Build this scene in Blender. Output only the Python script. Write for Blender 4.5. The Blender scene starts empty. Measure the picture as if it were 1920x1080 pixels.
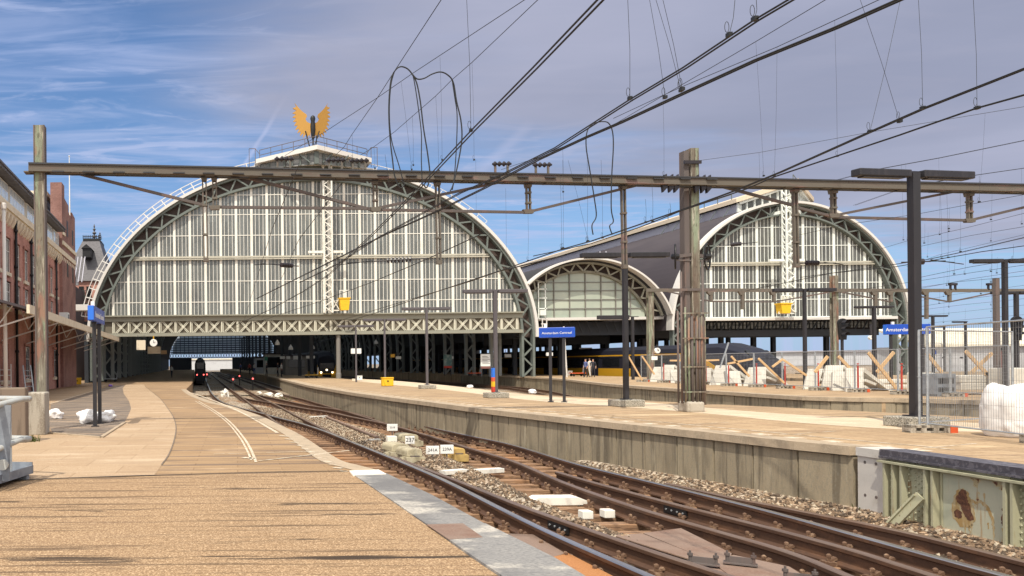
import bpy, bmesh, math, random
from mathutils import Vector, Matrix, noise

# ------------------------------------------------------------------ scene, camera, light
SC = bpy.context.scene
COL = SC.collection
R = math.radians
rnd = random.Random(7)
V = Vector

F, CX, CY, E, ROLL = 1500.0, 365.0, 685.0, 1.65, 0.010   # focal length and vanishing point of the photograph (1920 px wide)
cam_d = bpy.data.cameras.new('camera')
cam = bpy.data.objects.new('camera', cam_d); COL.objects.link(cam)
cam.location = (0, 0, E); cam.rotation_euler = (R(90), ROLL, 0)
cam_d.sensor_width = 36; cam_d.lens = F/1920*36
cam_d.shift_x = (960-CX)/1920; cam_d.shift_y = (CY-540)/1920
cam_d.clip_start = .05; cam_d.clip_end = 6000
SC.camera = cam

SUN_EL, SUN_AZ = 56, 207        # azimuth measured clockwise from +Y (view direction): behind the camera, a little to the left
sd = V((math.sin(R(SUN_AZ))*math.cos(R(SUN_EL)), math.cos(R(SUN_AZ))*math.cos(R(SUN_EL)), math.sin(R(SUN_EL))))
sun_d = bpy.data.lights.new('sun', 'SUN'); sun = bpy.data.objects.new('sun', sun_d); COL.objects.link(sun)
sun_d.energy = 3.7; sun_d.angle = R(.5); sun_d.color = (1, .925, .78)
sun.rotation_euler = (-sd).to_track_quat('-Z', 'Y').to_euler(); sun.location = (0, -20, 60)
SC.view_settings.view_transform = 'Standard'; SC.view_settings.look = 'None'
SC.view_settings.exposure = .12; SC.view_settings.gamma = 1
BG = .13

W = bpy.data.worlds.new('World'); SC.world = W; W.use_nodes = True
nt = W.node_tree; N = nt.nodes; L = nt.links; N.clear()
def nd(t, **k):
    n = N.new(t)
    for a, b in k.items(): setattr(n, a, b)
    return n
def mth(op, a, b=None, c=None, clamp=False):
    n = N.new('ShaderNodeMath'); n.operation = op; n.use_clamp = clamp
    for i, x in enumerate((a, b, c)):
        if x is None: continue
        if isinstance(x, (int, float)): n.inputs[i].default_value = x
        else: L.new(x, n.inputs[i])
    return n.outputs[0]
def sstep(x, lo, hi):
    n = N.new('ShaderNodeMapRange'); n.interpolation_type = 'SMOOTHSTEP'
    L.new(x, n.inputs[0]); n.inputs[1].default_value = lo; n.inputs[2].default_value = hi
    return n.outputs[0]
def mixc(f, a, b):
    n = N.new('ShaderNodeMix'); n.data_type = 'RGBA'
    if isinstance(f, (int, float)): n.inputs[0].default_value = f
    else: L.new(f, n.inputs[0])
    for i, x in ((6, a), (7, b)):
        if isinstance(x, tuple): n.inputs[i].default_value = (*x, 1)
        else: L.new(x, n.inputs[i])
    return n.outputs[2]
sky = nd('ShaderNodeTexSky', sky_type='NISHITA'); sky.sun_disc = False
sky.sun_elevation = R(SUN_EL); sky.sun_rotation = R(SUN_AZ); sky.air_density = 1.0; sky.dust_density = .6; sky.ozone_density = 2.2
tc = nd('ShaderNodeTexCoord'); sep = nd('ShaderNodeSeparateXYZ'); L.new(tc.outputs['Generated'], sep.inputs[0])
zc = mth('MAXIMUM', sep.outputs[2], .03)
u = mth('DIVIDE', sep.outputs[0], zc); v = mth('DIVIDE', sep.outputs[1], zc)
def cloud_noise(su, sv, rot, scale, detail, rough, off=0, dist=0.0):
    cb = nd('ShaderNodeCombineXYZ'); L.new(u, cb.inputs[0]); L.new(v, cb.inputs[1]); cb.inputs[2].default_value = off
    mp = nd('ShaderNodeMapping'); L.new(cb.outputs[0], mp.inputs[0])
    mp.inputs[2].default_value = (0, 0, R(rot)); mp.inputs[3].default_value = (su, sv, 1)
    n = nd('ShaderNodeTexNoise'); L.new(mp.outputs[0], n.inputs[0])
    n.inputs['Scale'].default_value = scale; n.inputs['Detail'].default_value = detail; n.inputs['Roughness'].default_value = rough
    n.inputs['Distortion'].default_value = dist
    return n.outputs[0]
n1 = cloud_noise(.5, .9, 15, 1.1, 6, .55, 3.1, .4)
n2 = cloud_noise(.5, 1.7, -30, 1.5, 7, .58, 8.3, 1.1)
n3 = cloud_noise(.8, .9, 0, .7, 4, .5, 1.7)
edge = mth('SUBTRACT', mth('ADD', mth('MULTIPLY', u, .55), 3.25), v)
edge = mth('ADD', edge, mth('MULTIPLY', mth('SUBTRACT', n1, .5), 3.2))
bank = mth('MULTIPLY', sstep(edge, -.7, .9), sstep(mth('ADD', u, mth('MULTIPLY', mth('SUBTRACT', n1, .5), .9)), -.35, .5))
n4 = cloud_noise(1.0, 2.3, -38, 1.9, 8, .6, 5.2, 1.6)
wisp = mth('MINIMUM', mth('ADD', mth('MULTIPLY', sstep(n2, .42, .70), .8), mth('MULTIPLY', sstep(n4, .50, .70), .55)), 1.0)
puff = mth('MULTIPLY', sstep(n3, .48, .72), sstep(n2, .30, .70))
hor = mth('POWER', mth('SUBTRACT', 1.0, mth('MINIMUM', mth('MAXIMUM', sep.outputs[2], 0), 1)), 5.0)
tint = nd('ShaderNodeMix', data_type='RGBA', blend_type='MULTIPLY'); tint.inputs[0].default_value = 1
L.new(sky.outputs[0], tint.inputs[6]); tint.inputs[7].default_value = (.50, .70, .91, 1)
K = 1/BG/2**.12
def ck(r, g, b): return (r*K, g*K, b*K)
c = tint.outputs[2]
c = mixc(mth('MULTIPLY', hor, .85), c, ck(.42, .58, .82))
c = mixc(mth('MULTIPLY', wisp, .74), c, ck(.50, .58, .84))
c = mixc(mth('MULTIPLY', puff, .35), c, ck(.44, .55, .88))
# vapour trails: thin bands along planes through the viewer
def trail(p0, p1, w, amt, c):
    def dr(p): return V((p[0]-CX, F, CY-p[1])).normalized()
    a, b = dr(p0), dr(p1); n = a.cross(b).normalized(); m = (a+b).normalized(); half = math.acos(max(-1, min(1, a.dot(m))))
    def dot(vec):
        x = nd('ShaderNodeVectorMath', operation='DOT_PRODUCT'); L.new(tc.outputs['Generated'], x.inputs[0]); x.inputs[1].default_value = vec
        return x.outputs['Value']
    k = mth('ADD', dot(n), mth('MULTIPLY', mth('SUBTRACT', n1, .5), .012))
    band = mth('SUBTRACT', 1.0, sstep(mth('ABSOLUTE', k), 0, w))
    rng = sstep(dot(m), math.cos(half*1.15), math.cos(half*.7))
    return mixc(mth('MULTIPLY', mth('MULTIPLY', band, rng), amt), c, ck(.52, .6, .88))
c = trail((455, 320), (545, 180), .0042, .6, c)
c = trail((900, 330), (1000, 235), .010, .45, c)
shade = sstep(n3, .30, .72)
cb_ = mixc(shade, ck(.335, .355, .475), ck(.45, .465, .60))
c = mixc(mth('MULTIPLY', bank, .93), c, cb_)
# added brightness around the sun, unseen behind the camera, to fill the shade
sdot = nd('ShaderNodeVectorMath', operation='DOT_PRODUCT'); L.new(tc.outputs['Generated'], sdot.inputs[0]); sdot.inputs[1].default_value = sd
glow = mth('MULTIPLY', sstep(sdot.outputs['Value'], .02, .85), mth('ADD', mth('MULTIPLY', n3, .8), .6))
c = mixc(mth('MINIMUM', glow, 1.0), c, ck(1.55, 1.5, 1.42))
bgn = nd('ShaderNodeBackground'); L.new(c, bgn.inputs[0]); bgn.inputs[1].default_value = BG
out = nd('ShaderNodeOutputWorld'); L.new(bgn.outputs[0], out.inputs[0])

# ------------------------------------------------------------------ pixel -> world
def at(px, py, d):
    dx, dy = px-CX, py-CY
    X, Y = dx-ROLL*dy, dy+ROLL*dx
    return V((X*d/F, d, E-Y*d/F))
def hz(px, py, z):                       # the point at height z seen at that pixel
    Y = (py-CY)+ROLL*(px-CX)
    return at(px, py, F*(E-z)/Y)
def pxy(p): return V((p[0], p[1], 0))

# ------------------------------------------------------------------ materials
def mat(name, col, rough=.75, metal=0.0, layers=(), bump=0, bscale=30, spec=.4, emit=None, bvec=(1, 1, 1)):
    m = bpy.data.materials.new(name); m.use_nodes = True
    t = m.node_tree; b = t.nodes['Principled BSDF']
    b.inputs['Roughness'].default_value = rough; b.inputs['Metallic'].default_value = metal
    b.inputs['Specular IOR Level'].default_value = spec
    geo = t.nodes.new('ShaderNodeNewGeometry')
    def nz(vec, detail, rough_=.6):
        mp = t.nodes.new('ShaderNodeMapping'); t.links.new(geo.outputs['Position'], mp.inputs[0]); mp.inputs[3].default_value = vec
        n = t.nodes.new('ShaderNodeTexNoise'); t.links.new(mp.outputs[0], n.inputs[0]); n.inputs['Scale'].default_value = 1
        n.inputs['Detail'].default_value = detail; n.inputs['Roughness'].default_value = rough_
        return n.outputs[0]
    cur = None
    for vec, lo, hi, c2, amt, det in layers:
        if isinstance(vec, (int, float)): vec = (vec, vec, vec)
        mr = t.nodes.new('ShaderNodeMapRange'); mr.interpolation_type = 'SMOOTHSTEP'
        t.links.new(nz(vec, det), mr.inputs[0]); mr.inputs[1].default_value = lo; mr.inputs[2].default_value = hi; mr.inputs[4].default_value = amt
        mx = t.nodes.new('ShaderNodeMix'); mx.data_type = 'RGBA'; t.links.new(mr.outputs[0], mx.inputs[0])
        if cur is None: mx.inputs[6].default_value = (*col, 1)
        else: t.links.new(cur, mx.inputs[6])
        mx.inputs[7].default_value = (*c2, 1); cur = mx.outputs[2]
    if cur is None: b.inputs['Base Color'].default_value = (*col, 1)
    else: t.links.new(cur, b.inputs['Base Color'])
    if bump:
        bp = t.nodes.new('ShaderNodeBump'); bp.inputs['Strength'].default_value = bump; bp.inputs['Distance'].default_value = .02
        t.links.new(nz(tuple(bscale*q for q in bvec), 4), bp.inputs['Height']); t.links.new(bp.outputs[0], b.inputs['Normal'])
    if emit:
        b.inputs['Emission Color'].default_value = (*emit[0], 1); b.inputs['Emission Strength'].default_value = emit[1]
    return m
def mul(c, k): return tuple(min(1, x*k) for x in c)
def grain(sc, col, k0=.6, k1=1.35, amt=.8): return [(sc, .35, .5, mul(col, k0), amt, 3), (sc*1.7, .55, .7, mul(col, k1), amt, 3)]

M = {}
tan = (.50, .365, .235)
M['deck'] = mat('deck_aggregate', (.40, .262, .148), .9, layers=[((.35, 1.6, 1), .5, .72, (.50, .35, .22), .6, 5), ((58, 58, 58), .46, .54, (.17, .10, .05), .68, 2), ((54, 54, 54.5), .55, .62, (.78, .57, .36), .6, 2), ((20, 20, 20), .50, .62, (.24, .15, .08), .6, 4),
    ((.30, 7.5, 1), .54, .64, (.10, .062, .036), .72, 7), ((.9, 16, 1), .56, .66, (.11, .07, .04), .6, 6), ((.12, 3.6, 1), .61, .635, (.03, .02, .014), .9, 6), ((.3, 2.3, 1), .62, .65, (.05, .032, .02), .8, 6), ((.5, .8, 1), .62, .8, (.2, .125, .08), .6, 5)], bump=.5, bscale=60)
M['path'] = mat('pale_paving', (.45, .335, .22), .9, layers=[(46, .42, .55, (.36, .235, .14), .8, 4), (52, .55, .66, (.74, .59, .42), .7, 4), (14, .5, .65, (.42, .29, .18), .5, 4), ((.3, 1.5, 1), .5, .72, (.66, .53, .39), .6, 5), ((.4, 4, 1), .52, .66, (.33, .235, .155), .65, 5), ((.9, .7, 1), .5, .66, (.40, .285, .18), .6, 5)], bump=.35, bscale=30)
M['tiles'] = mat('brown_tiles', (.40, .265, .145), .9, layers=[(34, .42, .6, (.29, .19, .11), .6, 4), ((.22, 3.2, 1), .50, .60, (.19, .135, .10), .85, 6), ((.5, 9, 1), .55, .66, (.14, .10, .075), .7, 5), ((.2, 3.4, 1), .38, .28, (.64, .47, .32), .8, 5), ((.06, 4.5, 1), .60, .66, (.09, .07, .055), .6, 4), ((.5, .5, 1), .55, .75, (.58, .42, .27), .7, 5)], bump=.25, bscale=24)
M['grey_tiles'] = mat('grey_tiles', (.235, .185, .145), .9, layers=[((.5, 4, 1), .45, .62, (.105, .09, .08), .9, 6), ((.4, 3.4, 1), .52, .64, (.46, .33, .22), .85, 5), ((.12, 6, 1), .58, .64, (.06, .05, .045), .7, 4), (25, .5, .7, (.3, .26, .23), .5, 3)], bump=.3)
M['tanb'] = mat('tan_platform', (.46, .33, .20), .9, layers=[(16, .42, .6, (.36, .235, .135), .65, 4), ((.16, 1.3, 1), .5, .66, (.30, .22, .15), .6, 5), ((.22, 1.0, 1), .42, .28, (.74, .58, .37), .85, 5), ((.3, 3.5, 1), .58, .68, (.24, .165, .11), .6, 4), ((1.2, .6, 1), .64, .72, (.36, .17, .10), .35, 4)], bump=.25, bscale=24)
M['paleb'] = mat('pale_platform', (.66, .55, .41), .9, layers=[(18, .42, .6, (.55, .42, .29), .65, 4), ((.3, 1.2, 1), .5, .7, (.60, .45, .31), .6, 5)], bump=.25)
M['paint'] = mat('worn_white_paint', (.66, .58, .46), .8, layers=[(9, .5, .62, (.42, .30, .19), .9, 5), ((1, 6, 1), .5, .62, (.38, .27, .17), .85, 4)])
M['white_conc'] = mat('white_concrete', (.80, .77, .70), .85, layers=[(4, .5, .7, (.6, .55, .47), .6, 5), (30, .55, .7, (.65, .6, .52), .4, 3)])
conc = (.30, .25, .175)
M['wall_conc'] = mat('platform_wall_concrete', conc, .9, layers=[((3.5, 3.5, .7), .46, .66, (.165, .135, .095), .75, 5), ((6, 6, .9), .56, .72, (.43, .375, .28), .65, 5), ((1.1, 1.1, .3), .5, .65, (.33, .27, .19), .6, 4), ((7, 7, .35), .52, .64, (.11, .09, .065), .75, 5), ((40, 40, 14), .5, .65, (.21, .19, .15), .5, 3), ((.9, .9, .5), .62, .72, (.13, .115, .09), .5, 4)], bump=.25, bscale=30)
M['coping'] = mat('coping_stone', (.42, .33, .235), .9, layers=[(3, .45, .65, (.30, .24, .175), .7, 5), (22, .5, .65, (.5, .41, .3), .5, 3)], bump=.2)
M['pier'] = mat('pale_pier_concrete', (.56, .53, .495), .85, layers=[((2, 2, 2), .5, .7, (.42, .38, .33), .6, 5), ((8, 8, 2), .58, .7, (.66, .64, .6), .6, 4)], bump=.1)
M['old_conc'] = mat('stained_concrete', (.42, .38, .32), .9, layers=[((5, 5, .8), .48, .62, (.20, .165, .13), .75, 5), ((30, 30, 30), .5, .65, (.52, .48, .41), .5, 3)], bump=.3)
M['dark_conc'] = mat('dark_stained_concrete', (.20, .155, .12), .9, layers=[((4, 4, .7), .48, .62, (.11, .085, .065), .75, 5)], bump=.3)
M['agg'] = mat('exposed_aggregate', (.42, .39, .33), .9, layers=[(45, .45, .52, (.13, .12, .10), .9, 2), (60, .56, .62, (.65, .6, .52), .8, 2)], bump=.5, bscale=50)
M['plate'] = mat('grey_chequer_plate', (.285, .275, .265), .85, 0, layers=[((.8, .5, 1), .42, .60, (.16, .155, .155), .85, 6), ((1.0, 1.6, 1), .52, .64, (.56, .52, .46), .85, 6), ((3, 9, 1), .55, .7, (.14, .14, .15), .5, 4), ((22, 70, 1), .5, .58, (.12, .12, .13), .55, 2)], bump=.6, bscale=1, bvec=(22, 70, 1))
M['plate_dark'] = mat('dark_steel_strip', (.10, .095, .115), .5, .3, layers=[((14, 14, 14), .5, .6, (.20, .19, .22), .7, 2)], bump=.4)
M['rust_plate'] = mat('rusty_steel_plate', (.235, .165, .13), .8, .0, layers=[((1.4, 1.4, 1), .45, .68, (.18, .095, .065), .7, 6), ((40, 40, 1), .5, .65, (.32, .215, .165), .5, 3), ((.7, .7, 1), .55, .68, (.13, .085, .065), .7, 5), ((5, 1.2, 1), .58, .68, (.16, .09, .06), .5, 5)], bump=.15)
M['orange_plate'] = mat('orange_rust_plate', (.38, .165, .06), .85, layers=[((2, 2, 1), .45, .65, (.24, .11, .05), .7, 5), ((50, 50, 1), .5, .65, (.6, .3, .13), .5, 3)])
M['rail'] = mat('rusty_rail', (.118, .066, .044), .6, .3, layers=[((6, 2, 6), .5, .65, (.19, .10, .06), .7, 4), (20, .5, .7, (.07, .045, .035), .5, 3)], bump=.1)
M['railhead'] = mat('worn_rail_head', (.27, .19, .145), .38, .55, layers=[((8, .7, 8), .45, .65, (.22, .135, .095), .8, 4)])
M['railbright'] = mat('polished_rail_head', (.60, .575, .55), .28, .9, layers=[((8, .5, 8), .5, .7, (.45, .38, .34), .7, 4)])
M['sleeper'] = mat('weathered_sleeper', (.31, .185, .11), .9, layers=[((3, 22, 22), .46, .62, (.12, .07, .045), .8, 5), ((2, 14, 14), .58, .72, (.48, .31, .20), .7, 4), ((.7, .7, .7), .5, .7, (.42, .205, .09), .6, 3)], bump=.5, bscale=1, bvec=(4, 50, 50))
M['bolt'] = mat('rusty_fastener', (.17, .10, .065), .75, .3, layers=[(15, .5, .65, (.40, .27, .18), .7, 3)])
M['lattice'] = mat('green_grey_steel', (.150, .172, .160), .6, .0, layers=[((2, 2, 2), .5, .7, (.10, .12, .11), .6, 4)])
M['lattice_dk'] = mat('dark_green_grey_steel', (.12, .14, .135), .6, layers=[((2, 2, 2), .5, .7, (.08, .10, .10), .6, 4)])
M['fascia'] = mat('white_roof_edge', (.66, .64, .615), .6, layers=[((1, 1, 1), .5, .7, (.68, .64, .6), .5, 4)])
M['mullion'] = mat('cream_glazing_bar', (.82, .80, .735), .6, layers=[((1.5, 1.5, .4), .5, .7, (.62, .58, .5), .5, 4)])
M['transom'] = mat('grey_cream_transom', (.50, .475, .40), .65, layers=[((1.5, 1.5, 3), .5, .7, (.36, .34, .28), .6, 4)])
M['mullion2'] = mat('white_glazing_bar', (.80, .83, .79), .6, layers=[((1.5, 1.5, .4), .5, .7, (.62, .64, .6), .5, 4)])
M['girder'] = mat('girder_paint', (.29, .285, .235), .7, layers=[((1.5, 1.5, 1.5), .5, .7, (.27, .26, .21), .6, 4)])
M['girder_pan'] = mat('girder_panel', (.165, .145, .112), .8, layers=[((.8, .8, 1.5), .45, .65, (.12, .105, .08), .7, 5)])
M['girder_x'] = mat('girder_bracing', (.62, .60, .50), .7, layers=[((1.5, 1.5, 1.5), .5, .7, (.48, .46, .38), .6, 4)])
M['roof_dark'] = mat('dark_roof_sheet', (.055, .045, .052), .75, layers=[((.3, .05, .3), .45, .65, (.075, .062, .068), .7, 4)])
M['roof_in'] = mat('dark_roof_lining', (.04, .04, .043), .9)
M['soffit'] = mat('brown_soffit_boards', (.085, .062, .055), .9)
M['rib'] = mat('interior_rib_steel', (.34, .36, .35), .6)
M['roof_band'] = mat('pale_ridge_cladding', (.42, .41, .47), .6, layers=[((.4, .1, .8), .5, .65, (.34, .33, .39), .6, 4)])
M['roof_cream'] = mat('cream_ridge_cap', (.66, .55, .42), .7)
M['louvre'] = mat('grey_louvre', (.30, .31, .31), .6, layers=[((.3, .3, 5), .48, .55, (.13, .14, .145), .8, 1)])
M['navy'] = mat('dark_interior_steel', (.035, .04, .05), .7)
M['steel_mid'] = mat('grey_steel_column', (.20, .19, .175), .6)
M['mast'] = mat('lichened_mast_steel', (.20, .18, .142), .85, layers=[((9, 9, .5), .46, .58, (.125, .09, .07), .85, 5), ((4, 4, .35), .52, .62, (.25, .30, .21), .85, 4), ((14, 14, 1.2), .56, .66, (.46, .42, .35), .7, 4), ((2, 2, .6), .56, .66, (.29, .14, .10), .75, 4), ((25, 25, 4), .56, .64, (.08, .065, .05), .6, 3)], bump=.3)
M['mast_dk'] = mat('dark_mast_steel', (.12, .10, .095), .75, layers=[((5, 5, .5), .5, .65, (.2, .13, .11), .6, 4)])
M['beam'] = mat('gantry_beam_steel', (.135, .118, .098), .75, layers=[((1.2, 1.2, 9), .5, .65, (.13, .095, .08), .7, 5), ((.8, .8, 4), .57, .7, (.26, .15, .14), .6, 4)])
M['beam_dk'] = mat('beam_dark_flange', (.045, .045, .05), .6)
M['rod'] = mat('gantry_rod', (.12, .10, .095), .7, .2, layers=[((2, 2, 2), .5, .65, (.2, .12, .1), .6, 4)])
M['wire'] = mat('overhead_wire', (.032, .034, .036), .5, .4)
M['insul'] = mat('dark_insulator', (.03, .025, .03), .3)
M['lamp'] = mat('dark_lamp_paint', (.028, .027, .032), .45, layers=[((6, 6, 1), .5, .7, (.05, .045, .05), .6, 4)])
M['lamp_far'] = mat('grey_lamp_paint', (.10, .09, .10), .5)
M['blue'] = mat('blue_sign_enamel', (.015, .075, .46), .35)
M['blue2'] = mat('bright_blue_sign_end', (.03, .17, .72), .35)
M['white'] = mat('white_enamel', (.82, .82, .80), .45)
M['black'] = mat('black_paint', (.012, .012, .014), .5)
M['galv'] = mat('galvanised_steel', (.42, .45, .48), .45, .5, layers=[(7, .45, .6, (.30, .33, .37), .6, 4), (25, .5, .65, (.55, .57, .58), .5, 3)])
M['galv_d'] = mat('dull_galvanised_steel', (.27, .30, .345), .6, .3, layers=[(5, .45, .6, (.19, .21, .25), .7, 4)], bump=.1)
M['tube'] = mat('pale_galvanised_tube', (.43, .445, .44), .5, .2, layers=[(18, .5, .62, (.42, .40, .36), .7, 4)])
M['mesh_w'] = mat('fence_wire', (.30, .31, .32), .5, .5)
M['yellow'] = mat('yellow_box_paint', (.80, .48, .02), .5, layers=[(3, .55, .7, (.62, .36, .02), .5, 4)])
M['yellow_t'] = mat('yellow_train_paint', (.62, .34, .02), .4)
M['navy_t'] = mat('navy_train_paint', (.012, .014, .028), .65)
M['glass_t'] = mat('dark_train_glass', (.012, .014, .018), .1)
M['gold'] = mat('gold_leaf', (.44, .235, .05), .55, .2, layers=[(2, .5, .65, (.46, .25, .05), .6, 4)])
M['bag'] = mat('white_woven_bag', (.78, .765, .76), .8, layers=[((3, 3, 3), .5, .7, (.66, .64, .64), .6, 4), ((2, 2, 7), .60, .72, (.55, .5, .46), .5, 5)], bump=.45, bscale=7, bvec=(.5, .5, 1.6))
M['timber'] = mat('pale_timber', (.62, .42, .23), .8, layers=[((20, 20, 20), .5, .65, (.45, .29, .15), .6, 4)])
M['precast'] = mat('pale_precast_concrete', (.60, .575, .52), .85, layers=[((2, 2, 2), .45, .65, (.47, .44, .385), .7, 5), ((9, 9, 2), .56, .7, (.72, .69, .62), .6, 4)], bump=.1)
M['orange'] = mat('orange_plastic', (.62, .10, .035), .6)
M['red'] = mat('red_paint', (.55, .05, .03), .5)
M['redlight'] = mat('red_signal_lamp', (.4, .02, .02), .4, emit=((1, .12, .10), 3.5))
M['headlight'] = mat('train_headlight', (.9, .8, .6), .4, emit=((1, .82, .5), 6))
M['cabinet'] = mat('point_machine_paint', (.44, .39, .275), .75, layers=[((4, 4, 4), .48, .65, (.29, .25, .165), .7, 5), ((9, 9, 3), .58, .7, (.52, .5, .4), .5, 4)], bump=.15)
M['ochre'] = mat('ochre_cover', (.50, .34, .12), .75, layers=[((4, 4, 4), .48, .65, (.38, .25, .09), .7, 5)])
M['slate'] = mat('slate_roof', (.12, .115, .125), .6, layers=[((3, 3, 9), .5, .6, (.075, .07, .08), .7, 3)])
M['stone_trim'] = mat('cream_stone_trim', (.72, .64, .50), .75, layers=[(1.5, .5, .7, (.56, .47, .34), .6, 4)])
M['win_frame'] = mat('white_window_frame', (.76, .75, .70), .6)
M['person_d'] = mat('dark_clothing', (.03, .03, .04), .9)
M['person_b'] = mat('blue_clothing', (.10, .13, .30), .9)
M['person_w'] = mat('pale_clothing', (.6, .58, .55), .9)
M['person_r'] = mat('red_clothing', (.4, .08, .06), .9)
M['skin'] = mat('skin', (.55, .33, .24), .7)
M['hair'] = mat('dark_hair', (.03, .02, .015), .8)
M['teal'] = mat('teal_poster', (.10, .20, .20), .5, layers=[(1.2, .45, .6, (.35, .42, .40), .8, 4)])
M['purple'] = mat('purple_litter', (.22, .12, .5), .6)
M['weed'] = mat('weed_leaf', (.09, .12, .03), .8, layers=[(9, .5, .65, (.17, .17, .05), .7, 3)])
M['cream_roof'] = mat('cream_roof_sheet', (.78, .72, .58), .6, layers=[((2.2, .1, .1), .5, .6, (.66, .6, .48), .6, 2)])
M['shed_wall'] = mat('pale_grey_wall', (.56, .57, .60), .75, layers=[((.6, .6, .6), .5, .65, (.46, .47, .5), .5, 4)])
M['brown_door'] = mat('brown_red_door', (.22, .10, .09), .7)
M['asphalt'] = mat('dull_ground', (.24, .19, .14), .95, layers=[(.4, .45, .65, (.17, .14, .11), .7, 5), (12, .5, .65, (.33, .27, .21), .5, 3)])
M['green'] = mat('green_paint', (.05, .25, .16), .5)

def gravel_mat(name, base, dark, light, scale):
    m = bpy.data.materials.new(name); m.use_nodes = True; t = m.node_tree; b = t.nodes['Principled BSDF']; b.inputs['Roughness'].default_value = .9
    geo = t.nodes.new('ShaderNodeNewGeometry')
    vo = t.nodes.new('ShaderNodeTexVoronoi'); vo.inputs['Scale'].default_value = scale; t.links.new(geo.outputs['Position'], vo.inputs['Vector'])
    sp = t.nodes.new('ShaderNodeSeparateColor'); t.links.new(vo.outputs['Color'], sp.inputs[0])
    cr = t.nodes.new('ShaderNodeValToRGB'); t.links.new(sp.outputs[0], cr.inputs[0]); e = cr.color_ramp.elements
    e[0].color = (*dark, 1); e[1].color = (*light, 1); x = e.new(.5); x.color = (*base, 1); e[2].position = .95
    no = t.nodes.new('ShaderNodeTexNoise'); no.inputs['Scale'].default_value = .35; no.inputs['Detail'].default_value = 5; t.links.new(geo.outputs['Position'], no.inputs['Vector'])
    mr = t.nodes.new('ShaderNodeMapRange'); t.links.new(no.outputs[0], mr.inputs[0]); mr.inputs[1].default_value = .45; mr.inputs[2].default_value = .65
    mx = t.nodes.new('ShaderNodeMix'); mx.data_type = 'RGBA'; mx.blend_type = 'MULTIPLY'; t.links.new(mr.outputs[0], mx.inputs[0])
    t.links.new(cr.outputs[0], mx.inputs[6]); mx.inputs[7].default_value = (.86, .68, .54, 1); t.links.new(mx.outputs[2], b.inputs['Base Color'])
    bp = t.nodes.new('ShaderNodeBump'); bp.inputs['Strength'].default_value = 1; bp.inputs['Distance'].default_value = .04; bp.invert = True
    t.links.new(vo.outputs['Distance'], bp.inputs['Height']); t.links.new(bp.outputs[0], b.inputs['Normal'])
    return m
M['gravel_dark'] = gravel_mat('gap_shade_ballast', (.10, .072, .05), (.045, .033, .025), (.20, .15, .105), 16)  # darker ballast under the tracks puts the shade between sleepers into the colour
M['gravel'] = gravel_mat('track_ballast', (.30, .235, .17), (.12, .09, .065), (.60, .52, .42), 14)

def brick_mat(name, c1, c2, mortar):
    m = bpy.data.materials.new(name); m.use_nodes = True; t = m.node_tree; b = t.nodes['Principled BSDF']; b.inputs['Roughness'].default_value = .9
    geo = t.nodes.new('ShaderNodeNewGeometry'); sp = t.nodes.new('ShaderNodeSeparateXYZ'); t.links.new(geo.outputs['Position'], sp.inputs[0])
    ad = t.nodes.new('ShaderNodeMath'); ad.operation = 'ADD'; t.links.new(sp.outputs[0], ad.inputs[0]); t.links.new(sp.outputs[1], ad.inputs[1])
    cb = t.nodes.new('ShaderNodeCombineXYZ'); t.links.new(ad.outputs[0], cb.inputs[0]); t.links.new(sp.outputs[2], cb.inputs[1])
    br = t.nodes.new('ShaderNodeTexBrick'); t.links.new(cb.outputs[0], br.inputs['Vector']); br.inputs['Scale'].default_value = 4
    br.inputs['Color1'].default_value = (*c1, 1); br.inputs['Color2'].default_value = (*c2, 1); br.inputs['Mortar'].default_value = (*mortar, 1)
    br.inputs['Mortar Size'].default_value = .012
    no = t.nodes.new('ShaderNodeTexNoise'); no.inputs['Scale'].default_value = .6; no.inputs['Detail'].default_value = 6; t.links.new(geo.outputs['Position'], no.inputs['Vector'])
    mr = t.nodes.new('ShaderNodeMapRange'); t.links.new(no.outputs[0], mr.inputs[0]); mr.inputs[1].default_value = .42; mr.inputs[2].default_value = .68
    mx = t.nodes.new('ShaderNodeMix'); mx.data_type = 'RGBA'; mx.blend_type = 'MULTIPLY'; t.links.new(mr.outputs[0], mx.inputs[0])
    t.links.new(br.outputs[0], mx.inputs[6]); mx.inputs[7].default_value = (.66, .6, .6, 1); t.links.new(mx.outputs[2], b.inputs['Base Color'])
    return m
M['brick_dark'] = brick_mat('dark_red_brick', (.32, .165, .14), (.24, .12, .10), (.34, .26, .23))
M['brick'] = brick_mat('red_brick', (.56, .27, .215), (.43, .195, .155), (.56, .44, .38))

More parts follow.
